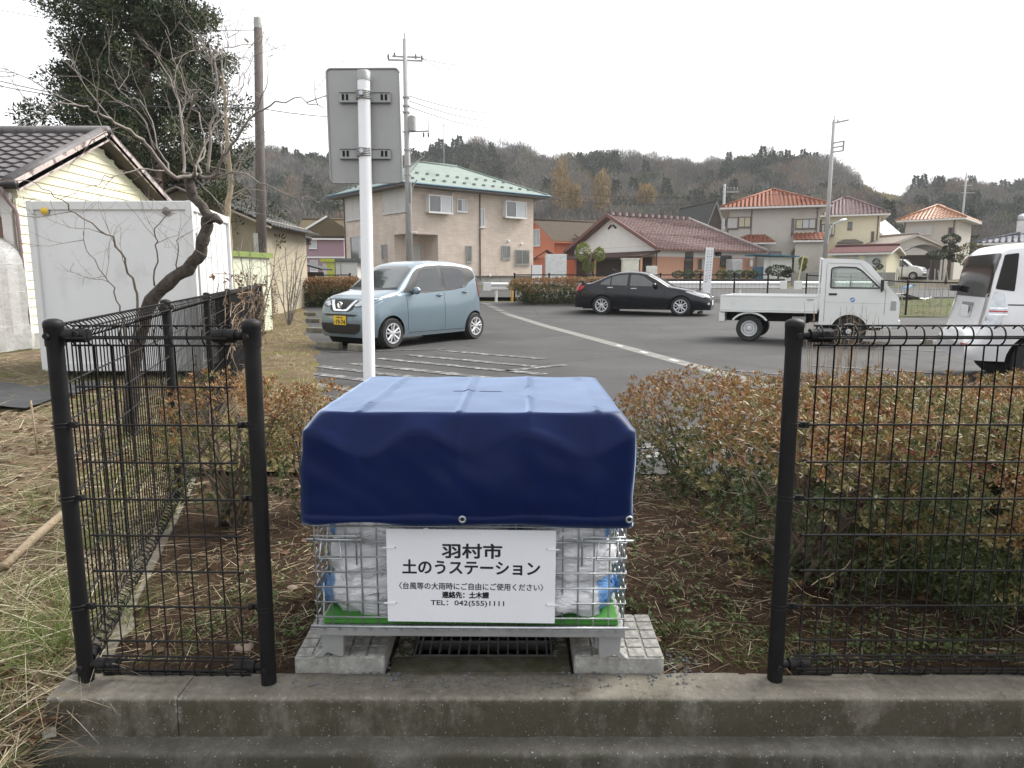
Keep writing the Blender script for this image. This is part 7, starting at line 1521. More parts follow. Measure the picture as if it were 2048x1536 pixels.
x, x2 = X(1482), X(1550); g = MB(); tiled_plane(g, (x - 1, -1.4, Z(487)), (x2, -1.4, Z(487)), (x2 - .8, 0, Z(470)), (x + .4, 0, Z(470)), .32, .3, .04); g.build('entrance_tiles', OTILE, t, smooth=50, fix=False); e = MB(); slab_plane(e, [(x - 1, -1.4, Z(488)), (x2, -1.4, Z(488)), (x2 - .8, 0, Z(472)), (x + .4, 0, Z(472))], .1); e.build('entrance_eaves', WTRIM, t); MB().box(x, x + .3, -1.2, -.9, -1, Z(488)).build('entrance_post', GREYB, t)
for px_ in (1500, 1630): xx = X(px_); MB().tube([(xx, -.06, -.8), (xx, -.06, E_)], .045, 6).build('downpipe', AFRAME, t)
win(1538, 1563, 503, 518, panes=2, fm=AFRAME); win(1606, 1630, 503, 522, panes=2, fm=AFRAME, pm=[WPANE, CURTAIN])
# ---- cream two-storey house
CREAM2 = mat('pale_cream_render', (.63, .585, .43), .8, .05, 2); PTILE = mat('pinkish_tile', (.14, .095, .095), .7, .2, 3, spec=.12, dirt=(.24, .20, .195), dscale=5, dlo=.5, dhi=.75)
t, W, D, E_, Rz, X, Z, win = simple_house('cream_two_storey_house', 'pale cream two-storey house with a pinkish tiled roof', 1618, 1752, 1618, 66, 63.8, 72.4, CREAM2, 432, 396, PTILE, 1.5, 'hip', 'x', True, .7, None, 3.2)
win(1692, 1701, 444, 459, panes=1, fm=AFRAME); win(1740, 1746, 463, 482, panes=1, fm=AFRAME, pm=MAROON); win(1626, 1640, 440, 470, panes=1, fm=AFRAME, pm=WPANE)
g = MB(); xa, xb2 = X(1626), X(1666); g.box(xa, xb2, -.9, -.86, Z(472), Z(455)); bal = sub('balcony', t); 
for k in range(9): MB().box(-.03, .03, -.92, -.86, Z(471), Z(452)).build('baluster', AFRAME, bal, loc=(xa + (xb2 - xa) * k / 8, 0, 0))
MB().box(xa, xb2, -.95, -.83, Z(452), Z(450)).build('handrail', AFRAME, bal); MB().box(xa, xb2, -.95, -.002, Z(473), Z(471)).build('balcony_floor', AFRAME, bal)
x, x2 = X(1672), X(1724); e = MB(); slab_plane(e, [(x, -1.2, Z(487)), (x2, -1.2, Z(487)), (x2 - .6, 0, Z(480)), (x + .6, 0, Z(480))], .15); e.build('lean_to_roof', AFRAME, t); wallbox(t, (x2 - x) * .8, 1.0, Z(488), CREAM2, x + (x2 - x) * .1, -1.0, -1, 'lean_to_wall'); MB().tube([(X(1752), -.06, -.5), (X(1752), -.06, E_)], .05, 6).build('downpipe', MAROON, t)
# ---- cream shed with a maroon roof in front of it
t, W, D, E_, Rz, X, Z, win = simple_house('cream_shed', 'small cream shed with a shallow maroon metal roof', 1770, 1796, 1676, 50, 53.5, 54, mat('shed_cream', (.66, .62, .45), .7, .05), 503, 494, mat('maroon_sheet', (.10, .05, .05), .9, spec=.08), 1.25, 'gable', 'y', False, .3); t['category'] = 'shed'
FS = face(t, (0, D, 0), (0, -1)); FS(D * .08, .5, D * .42, 1.2, 4, SFRAME, [mat('slatted_screen', (.45, .42, .33), .7), CURTAIN]); FS(D * .62, .7, D * .3, .9, 2, SFRAME, [CURTAIN])
# ---- copper-roofed house and its low wing
CTILE = mat('copper_glazed_tile', (.29, .125, .06), .5, .2, 2, dirt=(.45, .27, .15), dscale=6, dlo=.5, dhi=.75, spec=.4); BEIGE = mat('beige_render', (.48, .45, .40), .85, .05, 2)
t, W, D, E_, Rz, X, Z, win = simple_house('copper_roofed_house', 'beige two-storey house with a shiny copper-orange tiled roof', 1803, 1905, 1837, 66, 63.3, 71.3, BEIGE, 441, 413, CTILE, 1.6, 'hip', 'y', True, .7, None, 2.6)
win(1806, 1862, 452, 471, panes=4, fm=SFRAME, shut=1); c1_, c2_ = at(1905, 560, 67), at(1932, 560, 73)
win(1893, 1902, 455, 468, panes=1, fm=AFRAME); MB().tube([(X(1904), -.06, -.5), (X(1904), -.06, E_)], .05, 6).build('downpipe', AFRAME, t); MB().tube([(X(1806), -.06, Z(500)), (X(1806), -.06, E_)], .05, 6).build('downpipe', AFRAME, t)
t2, W, D, E_, Rz, X, Z, win = simple_house('beige_wing', 'low beige gabled house below the copper roof', 1752, 1893, 1752, 60, 61, 66, BEIGE, 497, 473, mat('pale_sheet_roof', (.25, .22, .19), .9, spec=.08), 1.45, 'gable', 'y', False, .5, BEIGE)
win(1868, 1884, 502, 520, panes=2, fm=SFRAME)
# carport
cpt = thing('carport', 'carport with a curved translucent roof beside the cream shed', 'carport', (at(1800, 560, 54).x, 54, gz(54)), R(-20)); cw = 2.9
for x in (.1, cw - .1): MB().box(x - .04, x + .04, .1, .18, 0, 2.1).build('post', AFRAME, cpt); MB().box(x - .04, x + .04, 4.4, 4.48, 0, 2.1).build('post', AFRAME, cpt)
POLYC = mat('polycarbonate', (.55, .57, .58), .2, .1, 3, alpha=.7); V = [(cw * i / 12, 4.6 * j / 5, 2.1 + .55 * math.sin(math.pi * i / 12)) for i in range(13) for j in range(6)]; MB().add(V, [(i * 6 + j, i * 6 + j + 1, (i + 1) * 6 + j + 1, (i + 1) * 6 + j) for i in range(12) for j in range(5)]).build('roof_sheet', POLYC, cpt, smooth='all')
for j in range(6): MB().tube([(cw * i / 12, 4.6 * j / 5, 2.08 + .55 * math.sin(math.pi * i / 12)) for i in range(13)], .035, 5).build('roof_rib', AFRAME, cpt)
MB().box(-.2, cw + .6, 4.7, 4.8, 0, 2.0).build('back_screen', DARKWOOD, cpt)
fc.location = (at(1803, 560, 57).x, 57, gz(57)); fc.rotation_euler.z = R(-50)
# ---- house at the right edge with a blue-grey tiled roof
SLT = mat('blue_grey_tile', (.10, .108, .13), .65, .25, 3, spec=.15, dirt=(.27, .27, .29), dscale=6, dlo=.5, dhi=.72)
t, W, D, E_, Rz, X, Z, win = simple_house('grey_tiled_house', 'house with a blue-grey tiled hip roof behind the minivan', 1965, 2406, 1962, 44, 38.4, 53, BEIGE, 486, 444, SLT, 1.0, 'hip', 'x', True, .6)
g = sub('flue', t, (X(2040), 2.2, 0)); MB().box(-.25, .25, -.25, .25, E_, Z(440)).build('stack', WTRIM, g); MB().lathe([(.15, 0), (.25, .12), (.25, .3), (.12, .42), (.001, .45)], 12).build('cowl', GALV, g, loc=(0, 0, Z(440)))
# ---- orange house behind
ORW = mat('orange_boards', (.52, .165, .085), .7, .12, 2, stretch=(4, 4, .4)); BRS = mat('brown_shingle', (.075, .06, .046), .9, .15, 3, spec=.08)
t, W, D, E_, Rz, X, Z, win = simple_house('orange_house', 'orange boarded house with a brown shingle roof', 1108, 1235, 1073, 66, 69, 73.5, ORW, 478, 444, BRS, 1.3, 'gable', 'x', False, .45, ORW)
FO = face(t, (0, D, 0), (0, -1)); FO(D * .40, Z(489), D * .22, 1.6, 2, WFRAME, CURTAIN); e = MB(); slab_plane(e, [(X(1150), -1.9, Z(484)), (X(1205), -1.9, Z(484)), (X(1205), .2, Z(466)), (X(1150), .2, Z(466))], .12); e.build('bay_roof', BRS, t); wallbox(t, X(1200) - X(1154), 1.5, Z(484), ORW, X(1154), -1.5, -1, 'bay_wall')
ann = thing('orange_annex', 'small orange annex with a dark roof below the orange house', 'annex', (at(1070, 560, 58).x, 58, 1.2)); MB().box(0, 1.9, 0, 2, 0, 1.7).build('wall', ORW, ann); e = MB(); slab_plane(e, [(-.2, -.35, 1.6), (.95, -.35, 2.35), (.95, 2.2, 2.35), (-.2, 2.2, 1.6)], .1); slab_plane(e, [(2.1, -.35, 1.6), (.95, -.35, 2.35), (.95, 2.2, 2.35), (2.1, 2.2, 1.6)], .1); e.build('roof', BRS, ann)
# ---- dark steep roof behind the orange-tiled house
t, W, D, E_, Rz, X, Z, win = simple_house('steep_roofed_house', 'dark steep-roofed house peeping out beside the orange tiles', 1404, 1445, 1404, 84, 84.5, 94, DARKWOOD, 462, 411, mat('dark_grey_roof', (.07, .072, .07), .9, spec=.08), 2.2, 'gable', 'y', False, .5, mat('pale_barge', (.4, .42, .4), .6))
# ---- small distant houses on the right
t, W, D, E_, Rz, X, Z, win = simple_house('distant_house', 'distant pale house between the cream and copper-roofed houses', 1757, 1792, 1750, 95, 97, 103, PLASTER, 466, 440, mat('grey_green_roof', (.25, .26, .23), .6), 2.2, 'gable', 'x', False, .5)
# ---- mauve house and the sheds left of the brown house
MAUVE = mat('mauve_boards', (.30, .20, .235), .7, .05, 3); WB = mat('white_boards', (.72, .72, .72), .6, .03); OLV = mat('olive_shingle', (.10, .08, .048), .9, .1, 5, spec=.08)
t, W, D, E_, Rz, X, Z, win = simple_house('mauve_house', 'mauve two-storey house with white window frames', 606, 690, 592, 62, 62.5, 69, MAUVE, 473, 440, OLV, 1.2, 'gable', 'x', False, .3, WB)
e = MB(); e.add([(X(606) - .4, -.35, Z(474)), (X(700), -.35, Z(474)), (X(690), -.05, Z(452)), (X(657), -.02, Z(434))], [(0, 1, 2, 3)]); 
MB().add([(X(606) - .5, -.4, Z(472)), (X(720), -.4, Z(472)), (X(657), -.1, Z(433)), (X(606) - .5, .0, Z(472)), (X(720), .0, Z(472)), (X(657), .1, Z(433))], [(0, 1, 2), (5, 4, 3), (0, 3, 4, 1), (1, 4, 5, 2), (2, 5, 3, 0)]).build('front_gable', OLV, t); MB().bar((X(606) - .6, -.5, Z(472)), (X(657), -.2, Z(432)), .1, .16).build('gable_trim', WB, t)
for (ya, yb) in ((477, 497), (521, 543)): win(619, 634, ya, yb, panes=1, fm=WB, pm=CURTAIN, proud=.1)
MB().box(-.05, W, -.08, -.002, Z(516), Z(513)).build('white_band', WB, t); MB().box(-.05, W, -.08, -.002, Z(474), Z(470)).build('white_band', WB, t); MB().box(-.05, .12, -.08, -.002, -1, Z(475)).build('corner_board', WB, t); win(641, 652, 449, 457, panes=1, fm=SFRAME, name='skylight', pm=CURTAIN)
sh = thing('garden_shed', 'white shed with a lime green door beside the brown house', 'shed', (at(648, 600, 36).x, 36, gz(36)), R(4)); w_ = at(716, 560, 36).x - at(648, 560, 36).x; hS = at(0, 524, 36).z - gz(36)
MB().box(0, w_, 0, 1.8, 0, hS).build('wall', mat('off_white_metal', (.58, .58, .55), .5, .05), sh); MB().box(-.08, w_ * .36, -.12, 1.9, hS, hS + .16).build('lime_roof', mat('lime_trim', (.42, .46, .06), .5), sh); MB().box(w_ * .36, w_ + .4, -.1, 1.9, hS + .02, hS + .18).build('dark_roof', mat('slate_metal', (.12, .13, .13), .5), sh); MB().box(w_ * .13, w_ * .34, -.03, -.001, .05, hS - .04).build('door', mat('lime_door', (.46, .50, .08), .5), sh); MB().box(w_ * .36, w_ * .37, -.02, -.001, .05, hS - .04).build('panel_joint', DARKWOOD, sh); MB().box(w_ * .52, w_ * .53, -.02, -.001, .05, hS - .04).build('panel_joint', DARKWOOD, sh)
sh2 = thing('store_hut', 'dark open lean-to store between the beige and mauve houses', 'lean-to', (at(588, 600, 29).x, 29, gz(29))); MB().box(0, .9, .2, 1.4, 0, 1.25).build('wall', DARKWOOD, sh2); e = MB(); slab_plane(e, [(-.1, -.2, 1.75), (1.25, -.2, 1.38), (1.25, 1.5, 1.38), (-.1, 1.5, 1.75)], .06); e.build('roof', BLACKPLASTIC, sh2); MB().box(-.02, .05, -.05, .02, 0, 1.7).build('post', GALVDULL, sh2)
# ---- beige tiled house beside the yard
KTILE = mat('dark_grey_tile', (.065, .065, .066), .6, .25, 3, spec=.15, dirt=(.22, .22, .22), dscale=7, dlo=.55, dhi=.75); BEI2 = mat('beige_mortar', (.33, .29, .21), .85, .08, 2)
c0 = at(446, 560, 24.5); c1 = at(586, 560, 25.8); t = thing('beige_tiled_house', 'single-storey beige house with a dark grey tiled roof beyond the yard', 'house', (c0.x - 4, 24.6, gz(24)), math.atan2(c1.y - c0.y, c1.x - c0.x)); W = (c1 - c0).length + 4; D = 6; zg = gz(24)
E_ = at(0, 474, 25).z - zg; MB().box(0, W, 0, D, -.2, E_).build('wall', BEI2, t); hip_roof(t, 0, W, 0, D, E_ + .03, at(0, 437, 28).z - zg, KTILE, True, .55, 'x', 3.5, .3, .04, soffit=DARKWOOD)
fb_ = face(t, (0, 0, 0), (1, 0)); fb_(W - 1.35, .35, .55, 1.05, 1, WFRAME, SHUT, name='meter_panel'); fb_(W - 3.6, .6, 1.0, 1.1, 2, AFRAME, [CURTAIN]); MB().tube([(W + .02, -.05, 0), (W + .02, -.05, E_ - .5), (W + .4, -.45, E_ - .05)], .04, 6).build('downpipe', AFRAME, t); MB().box(W - .25, W + .03, -.03, .03, 0, E_).build('corner_post', DARKWOOD, t)
c0 = at(392, 560, 22.2); t3 = thing('gabled_outbuilding', 'beige gabled outbuilding behind the box body', 'outbuilding', (c0.x - 2.6, 22.4, gz(22))); ry_ = at(0, 384, 23).z; ey_ = at(0, 432, 22.5).z
MB().add([(x, y, z_) for y in (0, 5) for x, z_ in ((0, -.2), (4.6, -.2), (4.6, ey_ - .1), (2.3, ry_), (0, ey_ - .1))], [(0, 1, 2, 3, 4), (9, 8, 7, 6, 5), (1, 6, 7, 2), (2, 7, 8, 3), (3, 8, 9, 4), (4, 9, 5, 0), (0, 5, 6, 1)]).build('wall', BEI2, t3)
for sg_ in (1, -1): g = MB(); q = [(2.3 + sg_ * 2.8, -.4, ey_ - .35), (2.3 + sg_ * 2.8, 5.2, ey_ - .35), (2.3, 5.2, ry_ + .06), (2.3, -.4, ry_ + .06)]; tiled_plane(g, q[0] if sg_ > 0 else q[1], q[1] if sg_ > 0 else q[0], q[2] if sg_ > 0 else q[3], q[3] if sg_ > 0 else q[2], .3, .3, .03); o = g.build('roof_tiles', KTILE, t3, smooth=50, fix=False); o['kind'] = 'stuff'; MB().bar((2.3 + sg_ * 2.8, -.42, ey_ - .42), (2.3, -.42, ry_), .05, .16, up=(0, -1, 0)).build('bargeboard', mat('weathered_barge', (.33, .29, .24), .7), t3)
# pale green shed wall with a mossy top, inside the yard
c0, c1 = at(444, 560, 15.2), at(541, 560, 17.2); ln = (c1 - c0); ln.z = 0; t = thing('panel_shed', 'low pale green panel shed with a mossy green roof edge', 'shed', (c0.x, c0.y, 0), math.atan2(ln.y, ln.x)); L_ = ln.length; hz_ = at(0, 512, 15.4).z; npn = 5
for k in range(npn): MB().box(L_ * k / npn + .01, L_ * (k + 1) / npn - .01, 0, .04, 0, hz_).build('wall_panel', mat('pale_green_panel', (.50, .52, .40), .6, .06, 2) if k == 0 else bpy.data.materials['pale_green_panel'], t)
MB().box(.0, L_, .045, 1.8, 0, hz_ - .02).build('shed_body', bpy.data.materials['pale_green_panel'], t); MB().box(-.05, L_ + .08, -.06, 1.9, hz_, hz_ + .12).build('roof_edge', mat('mossy_roof_edge', (.16, .22, .05), .8, .2, 6), t)
dk = tag(MB().box(0, 1.0, 0, .5, 0, .9).build('log_stack', DARKWOOD, bevel=.03), 'dark covered log pile behind the russet hedge', 'log pile'); dk.location = (at(615, 590, 30.5).x, 30.5, gz(30)); 

# ---- fences, guard rails, signs, small plants along the far road
RAILW = mat('white_guard_rail', (.68, .69, .70), .4, .04, 3)
def guard_rail(pxa, pxb, Ya, Yb, label):
    a, b = at(pxa, 580, Ya), at(pxb, 580, Yb); a.z, b.z = gz(Ya), gz(Yb); d_ = b - a; L_ = Vector((d_.x, d_.y)).length; t = thing('guard_rail', label, 'guard rail', a, math.atan2(d_.y, d_.x), 'white guard rails along the far road')
    V = []; prof = [(-.02, .42), (.05, .46), (.05, .52), (-.01, .56), (-.01, .60), (.05, .64), (.05, .71), (-.02, .75)]
    MB().add([(x, -y, z) for x in (-.2, L_ + .2) for y, z in prof], [(k, k + 1, 9 + k, 8 + k) for k in range(7)]).build('beam', RAILW, t); MB().box(-.55, -.2, -.06, .02, .40, .77).build('end_plate', RAILW, t, bevel=.02); MB().box(L_ + .2, L_ + .5, -.06, .02, .40, .77).build('end_plate', RAILW, t, bevel=.02)
    for k in range(int(L_ / 2) + 1): MB().tube([(min(L_, k * 2.0), .06, -.1), (min(L_, k * 2.0), .06, .74)], .057, 8).build('post', RAILW, t)
guard_rail(992, 1042, 30.3, 30.3, 'short white guard rail at the car park entrance beside the yellow post'); guard_rail(1300, 1550, 31.2, 31.2, 'long white guard rail behind the sedan and the vertical sign'); guard_rail(1612, 1750, 31.2, 31.2, 'white guard rail seen through the pickup cab window')
yp = tag(MB().tube([(0, 0, -.1), (0, 0, .72), (0, 0, .78)], [.055, .055, .03], 10).build('bollard', mat('yellow_bollard', (.66, .37, .05), .5, .08), smooth=50), 'yellow post at the car park entrance', 'post'); q = at(1024, 590, 29.8); yp.location = (q.x, 29.8, gz(30))
ffm = thing('low_mesh_fence', 'black mesh fence along the far edge of the car park', 'fence'); FWm = mat('far_mesh_wire', (.05, .05, .05), .6)
def far_fence(pts, h=1.15, posts=True):
    g = MB()
    for i in range(len(pts) - 1):
        a, b = pts[i], pts[i + 1]; n_ = max(2, int((b - a).length / .16))
        for k in range(n_): p = a.lerp(b, k / n_); g.tube([p, p + Vector((0, 0, h - .05))], .004, 3, cap=False)
        for z in (.08, .35, .62, .89, h - .06): g.tube([a + Vector((0, 0, z)), b + Vector((0, 0, z))], .006, 3, cap=False)
        MB().tube([a + Vector((0, 0, h - .04)), b + Vector((0, 0, h - .04))], .022, 6).build('top_rail', BLACKPAINT, ffm)
    tag(g.build('mesh_wires', FWm, ffm, fix=False), kind='stuff')
    for p in pts: MB().lathe([(.035, -.1), (.035, h), (.045, h), (.045, h + .03), (.001, h + .04)], 8).build('post', BLACKPAINT, ffm, loc=p)
def fpts(L_): return [Vector((at(px, 580, Yk).x, Yk, gz(Yk))) for px, Yk in L_]
far_fence(fpts([(555, 29.3), (628, 29.4), (701, 29.5)])); far_fence(fpts([(1029, 29.6), (1098, 29.6), (1163, 29.6), (1240, 29.6), (1320, 29.6), (1400, 29.6), (1468, 29.6), (1535, 29.6)])); far_fence(fpts([(1612, 29.2), (1700, 27.5), (1815, 23.6), (1935, 22.4)]))
# white vertical sign with columns of lettering
q = at(1411, 600, 27.0); vsg = thing('vertical_sign', 'tall narrow white sign with vertical lettering beside the sedan bonnet', 'sign', (q.x, 27.0, gz(27)), R(-4)); zt2 = at(1421, 495, 27).z - gz(27); MB().box(-.145, .145, -.02, .02, .25, zt2).build('board', mat('white_vertical_board', (.74, .75, .77), .4, .03), vsg, bevel=.004, rot=(0, R(2.2), 0)); MB().box(-.16, .16, -.035, .035, -.1, .55).build('stand', RAILW, vsg)
BLU = mat('sign_grey_ink', (.10, .11, .14), .6); GRY = mat('sign_pale_ink', (.45, .47, .5), .6)
for ci, (x, n_, w_) in enumerate(((.075, 11, .055), (.0, 16, .045), (-.065, 12, .055))):
    rr_ = random.Random(ci)
    for k in range(n_):
        z = zt2 - .13 - k * (.102 if ci == 0 else (.075 if ci == 1 else .105)); g = MB(); hgt = .052
        for j in range(3): g.box(x - w_ / 2, x + w_ / 2, -.0225, -.0215, z - hgt / 2 + j * hgt / 2.6, z - hgt / 2 + j * hgt / 2.6 + .009)
        g.box(x - .005 + rr_.uniform(-.012, .012), x + .005, -.0228, -.0218, z - hgt / 2, z + hgt / 2); o = g.build('glyph', GRY if ci == 1 or k % 5 == 3 else BLU, vsg, rot=(0, R(2.2), 0)) if z > .62 else None
# white panel sign by the brown house, metal locker, blue-roofed shelter
wsn = thing('blank_notice', 'plain white panel standing at the corner of the brown house', 'panel', (at(1074, 580, 38).x, 38, gz(38))); MB().box(-.27, .27, -.02, .02, .1, at(0, 530, 38).z - gz(38)).build('board', WB, wsn); 
for x in (-.29, .29): MB().box(x - .02, x + .02, -.02, .02, -.1, at(0, 530, 38).z - gz(38)).build('post', MAROON, wsn)
lk = tag(MB().box(-.6, .6, 0, 1.2, 0, 1.75).build('metal_locker', mat('white_metal_locker', (.58, .60, .60), .5), bevel=.02), 'pale metal storage locker in front of the orange house', 'locker'); lk.location = (at(1112, 570, 41).x, 41, gz(41))
lk2 = tag(MB().box(-.5, .5, 0, .7, 0, 1.45).box(-.56, .56, -.05, .75, 1.45, 1.53).build('storage_box', mat('cream_locker', (.60, .60, .53), .5)), 'cream storage box before the dark veranda of the low house', 'locker'); lk2.location = (at(1261, 570, 44.5).x, 44.5, gz(44))
ac = tag(MB().box(-.35, .35, 0, .3, 0, .55).box(-.25, .1, -.02, -.001, .08, .47).build('outdoor_unit', mat('unit_white', (.6, .6, .58), .5), bevel=.015), 'small outdoor air conditioner unit by the salmon wall', 'air conditioner'); ac.location = (at(1304, 540, 47).x, 47, gz(47) + .5)
bs = thing('blue_roof_shelter', 'white-sided lean-to with a flat blue roof beside the low house', 'lean-to', (at(1510, 560, 50).x, 50, gz(50))); wS = at(1585, 560, 50).x - at(1510, 560, 50).x; hS = at(0, 511, 50).z - gz(50); MB().box(wS * .26, wS, .3, .4, 0, hS - .1).build('white_wall', PLASTER, bs); e = MB(); slab_plane(e, [(-.1, -.3, hS + .1), (wS + .3, -.3, hS - .03), (wS + .3, 2.2, hS - .03), (-.1, 2.2, hS + .1)], .07); e.build('roof', mat('blue_sheet_roof', (.07, .17, .25), .8, spec=.15), bs); MB().box(0, .08, 0, .08, 0, hS).build('post', AFRAME, bs); MB().box(.15, .8, .5, 1.1, 0, 1.0).build('blue_tub', mat('blue_tub', (.03, .13, .22), .5), bs); MB().bar((.9, -.1, 0), (1.15, .2, 1.5), .05, .05).build('leaning_board', WTRIM, bs)
hw = tag(MB().box(0, at(1790, 560, 43).x - at(1585, 560, 43).x, 0, .2, 0, .85).build('block_wall', mat('grey_block_wall', (.22, .215, .20), .85, .12, 3)), 'low grey block wall along the far road', 'wall'); hw.location = (at(1585, 560, 43).x, 43, gz(43) - .2)
hw2 = tag(MB().box(0, at(1570, 560, 43).x - at(1300, 560, 43).x, 0, .25, 0, .42).build('stone_edging', mat('dark_edging', (.07, .065, .06), .9)), 'dark low stone edging under the round garden shrubs', 'edging'); hw2.location = (at(1300, 560, 43).x, 43, gz(43) - .15)
# garden shrubs and small trees
TOPI = leafmat('topiary_leaf', [(.03, .05, .02), (.05, .075, .025), (.075, .095, .03)], .6, .15); PINEL = leafmat('garden_pine', [(.018, .035, .015), (.03, .05, .02), (.045, .06, .022)], .6, .1); YELG = leafmat('yellow_green_leaf', [(.10, .15, .02), (.16, .20, .03), (.21, .23, .05)], .6, .2); BRNL = leafmat('brown_garden_leaf', [(.09, .075, .035), (.13, .10, .05), (.075, .085, .03)], .6, .15)
def puff(parent, c, r_, m, n, L_=.1, name='foliage'):
    P_ = rdir(n) * (1 - np.abs(rng.normal(0, .13, n)))[:, None] * np.array(r_) + np.array(c); D_ = unit(P_ - np.array(c)) + rng.normal(0, .5, (n, 3)); l_ = L_ * rng.uniform(.6, 1.3, n); V_, T_ = leaf_geo(P_, D_, rdir(n), l_, l_ * .5, .2); return inst(name, npmesh(name, V_, T_, m), parent)
def puff_tree(name, label, px, Yk, puffs, m, trunk_r=.08, group=None, L_=.13, lean=None):
    b = at(px, 560, Yk); t = thing(name, label, 'tree', (b.x, Yk, gz(Yk)), 0, group); top = max(p[0][2] for p in puffs); g = MB(); ax_ = [(0, 0, -.1), (lean or 0, 0, top * .5), (0, 0, top)]; g.tube(ax_, [trunk_r, trunk_r * .75, trunk_r * .4], 7)
    for c_, r_ in puffs: g.tube([(0, 0, max(.1, c_[2] - .25)), (c_[0], c_[1], c_[2])], [trunk_r * .5, trunk_r * .25], 5)
    g.build('trunk', BARK, t, smooth='all', fix=False); 
    for c_, r_ in puffs: puff(t, c_, r_, m, int(260 + 900 * max(r_)), L_)
    return t
RG = 'round clipped shrubs before the low house'
for k, px in enumerate((1355, 1376, 1394, 1442, 1460, 1478, 1494, 1506)): puff_tree('round_shrub', 'small round clipped shrub on the stone edging, number %s counted from the sedan roof' % ('one', 'two', 'three', 'four', 'five', 'six', 'seven', 'eight')[k], px, 42.5, [((0, 0, .55), (.32, .3, .2))], TOPI, .04, RG, .09)['category'] = 'shrub'
puff_tree('cloud_pine', 'old clipped pine with a leaning bare trunk before the white gable', 1183, 45, [((-.55, 0, 1.9), (.42, .4, .55)), ((.45, 0, 1.75), (.32, .3, .4)), ((-.2, 0, 1.0), (.35, .3, .3))], YELG, .22, None, .13, -.3)
puff_tree('garden_mound', 'low spreading pine in front of the white lean-to wall', 1556, 47, [((0, 0, .75), (.85, .4, .32)), ((.6, 0, .55), (.4, .3, .2))], PINEL, .08)
puff_tree('small_cypress', 'small bright green cone cypress before the orange-tiled house', 1588, 56, [((0, 0, 1.1), (.45, .4, .7)), ((0, 0, 1.9), (.25, .25, .5))], YELG, .08); puff_tree('small_shrub', 'little yellow-green shrub on a stake by the pickup cab', 1604, 47, [((0, 0, 1.35), (.22, .2, .25)), ((0, 0, .95), (.15, .15, .15))], YELG, .03)
puff_tree('layered_pine', 'layered garden pine beside the carport', 1892, 46, [((.1, 0, 2.75), (.55, .45, .28)), ((.15, 0, 2.15), (.5, .4, .22)), ((-.55, 0, 1.75), (.85, .5, .25)), ((.5, 0, 1.55), (.45, .4, .2))], PINEL, .1, None, .12, .1); puff_tree('round_garden_tree', 'brown-green rounded tree behind the minivan rear window', 1938, 42, [((0, 0, 1.7), (.75, .6, .7)), ((.3, 0, 1.1), (.6, .5, .5))], BRNL, .09); puff_tree('thin_garden_tree', 'thin dark pruned tree in front of the cream shed', 1750, 44, [((0, 0, 1.3), (.2, .2, .18)), ((-.25, 0, .85), (.18, .15, .12)), ((.25, 0, 1.0), (.15, .15, .12))], PINEL, .05, None, .07)
mst = tag(MB().bar((0, 0, 0), (.25, 0, 1.75), .06, .06).bar((.2, 0, 1.6), (.55, 0, 1.62), .05, .08).build('wooden_stake', mat('pale_stake', (.5, .43, .28), .7)), 'pale leaning wooden stake with a short crosspiece', 'stake'); q = at(1594, 585, 40); mst.location = (q.x, 40, gz(40))
# vegetable plot nets and poles
net = tag(MB().add([(x, y, .18 + .12 * math.sin(x * 3) + .06 * N3(x, y, 0, 3)) for x in np.linspace(0, 1.9, 12) for y in np.linspace(0, .8, 5)], [(i * 5 + j, i * 5 + j + 1, (i + 1) * 5 + j + 1, (i + 1) * 5 + j) for i in range(11) for j in range(4)]).build('white_net', mat('white_net', (.62, .63, .62), .7), smooth='all'), 'crumpled white row cover on the vegetable plot', 'row cover'); q = gat(1776, 612, .1); net.location = (q.x, q.y, gz(q.y)) 
net2 = tag(MB().add([(x, y, .35 + .28 * math.sin(x * 3 + .4) + .1 * N3(x, y, 4, 4)) for x in np.linspace(0, .6, 9) for y in np.linspace(0, .4, 5)], [(i * 5 + j, i * 5 + j + 1, (i + 1) * 5 + j + 1, (i + 1) * 5 + j) for i in range(8) for j in range(4)]).build('blue_net', mat('blue_net', (.08, .20, .36), .7, .25, 12), smooth='all'), 'bunched blue netting on the vegetable plot', 'netting'); q = gat(1808, 612, .1); net2.location = (q.x, q.y, gz(q.y))
for k, px in enumerate((1762, 1790, 1846, 1868, 1885)): q = at(px, 600, 26 + k * .4); o = tag(MB().tube([(0, 0, -.1), (rnd.uniform(-.2, .2), 0, 1.5)], .018, 5).tube([(.35, 0, -.1), (.05, 0, 1.45)], .018, 5).build('plant_cane', mat('grey_cane', (.34, .34, .32), .7) if k == 0 else bpy.data.materials['grey_cane']), ('grey crossed canes in the plot, %s from the pickup' % ('first', 'second', 'third', 'fourth', 'fifth')[k]), 'canes', 'plant canes in the vegetable plot'); o.location = (q.x, 26 + k * .4, gz(26))
cg2 = [(rnd.uniform(10, 22) + .3 * 4, rnd.uniform(23, 30)) for _ in range(160)]; tufts('field_grass', cg2, 14, .08, .25, .012, GRASSM, .15, lambda x, y: gz(y) + .03)
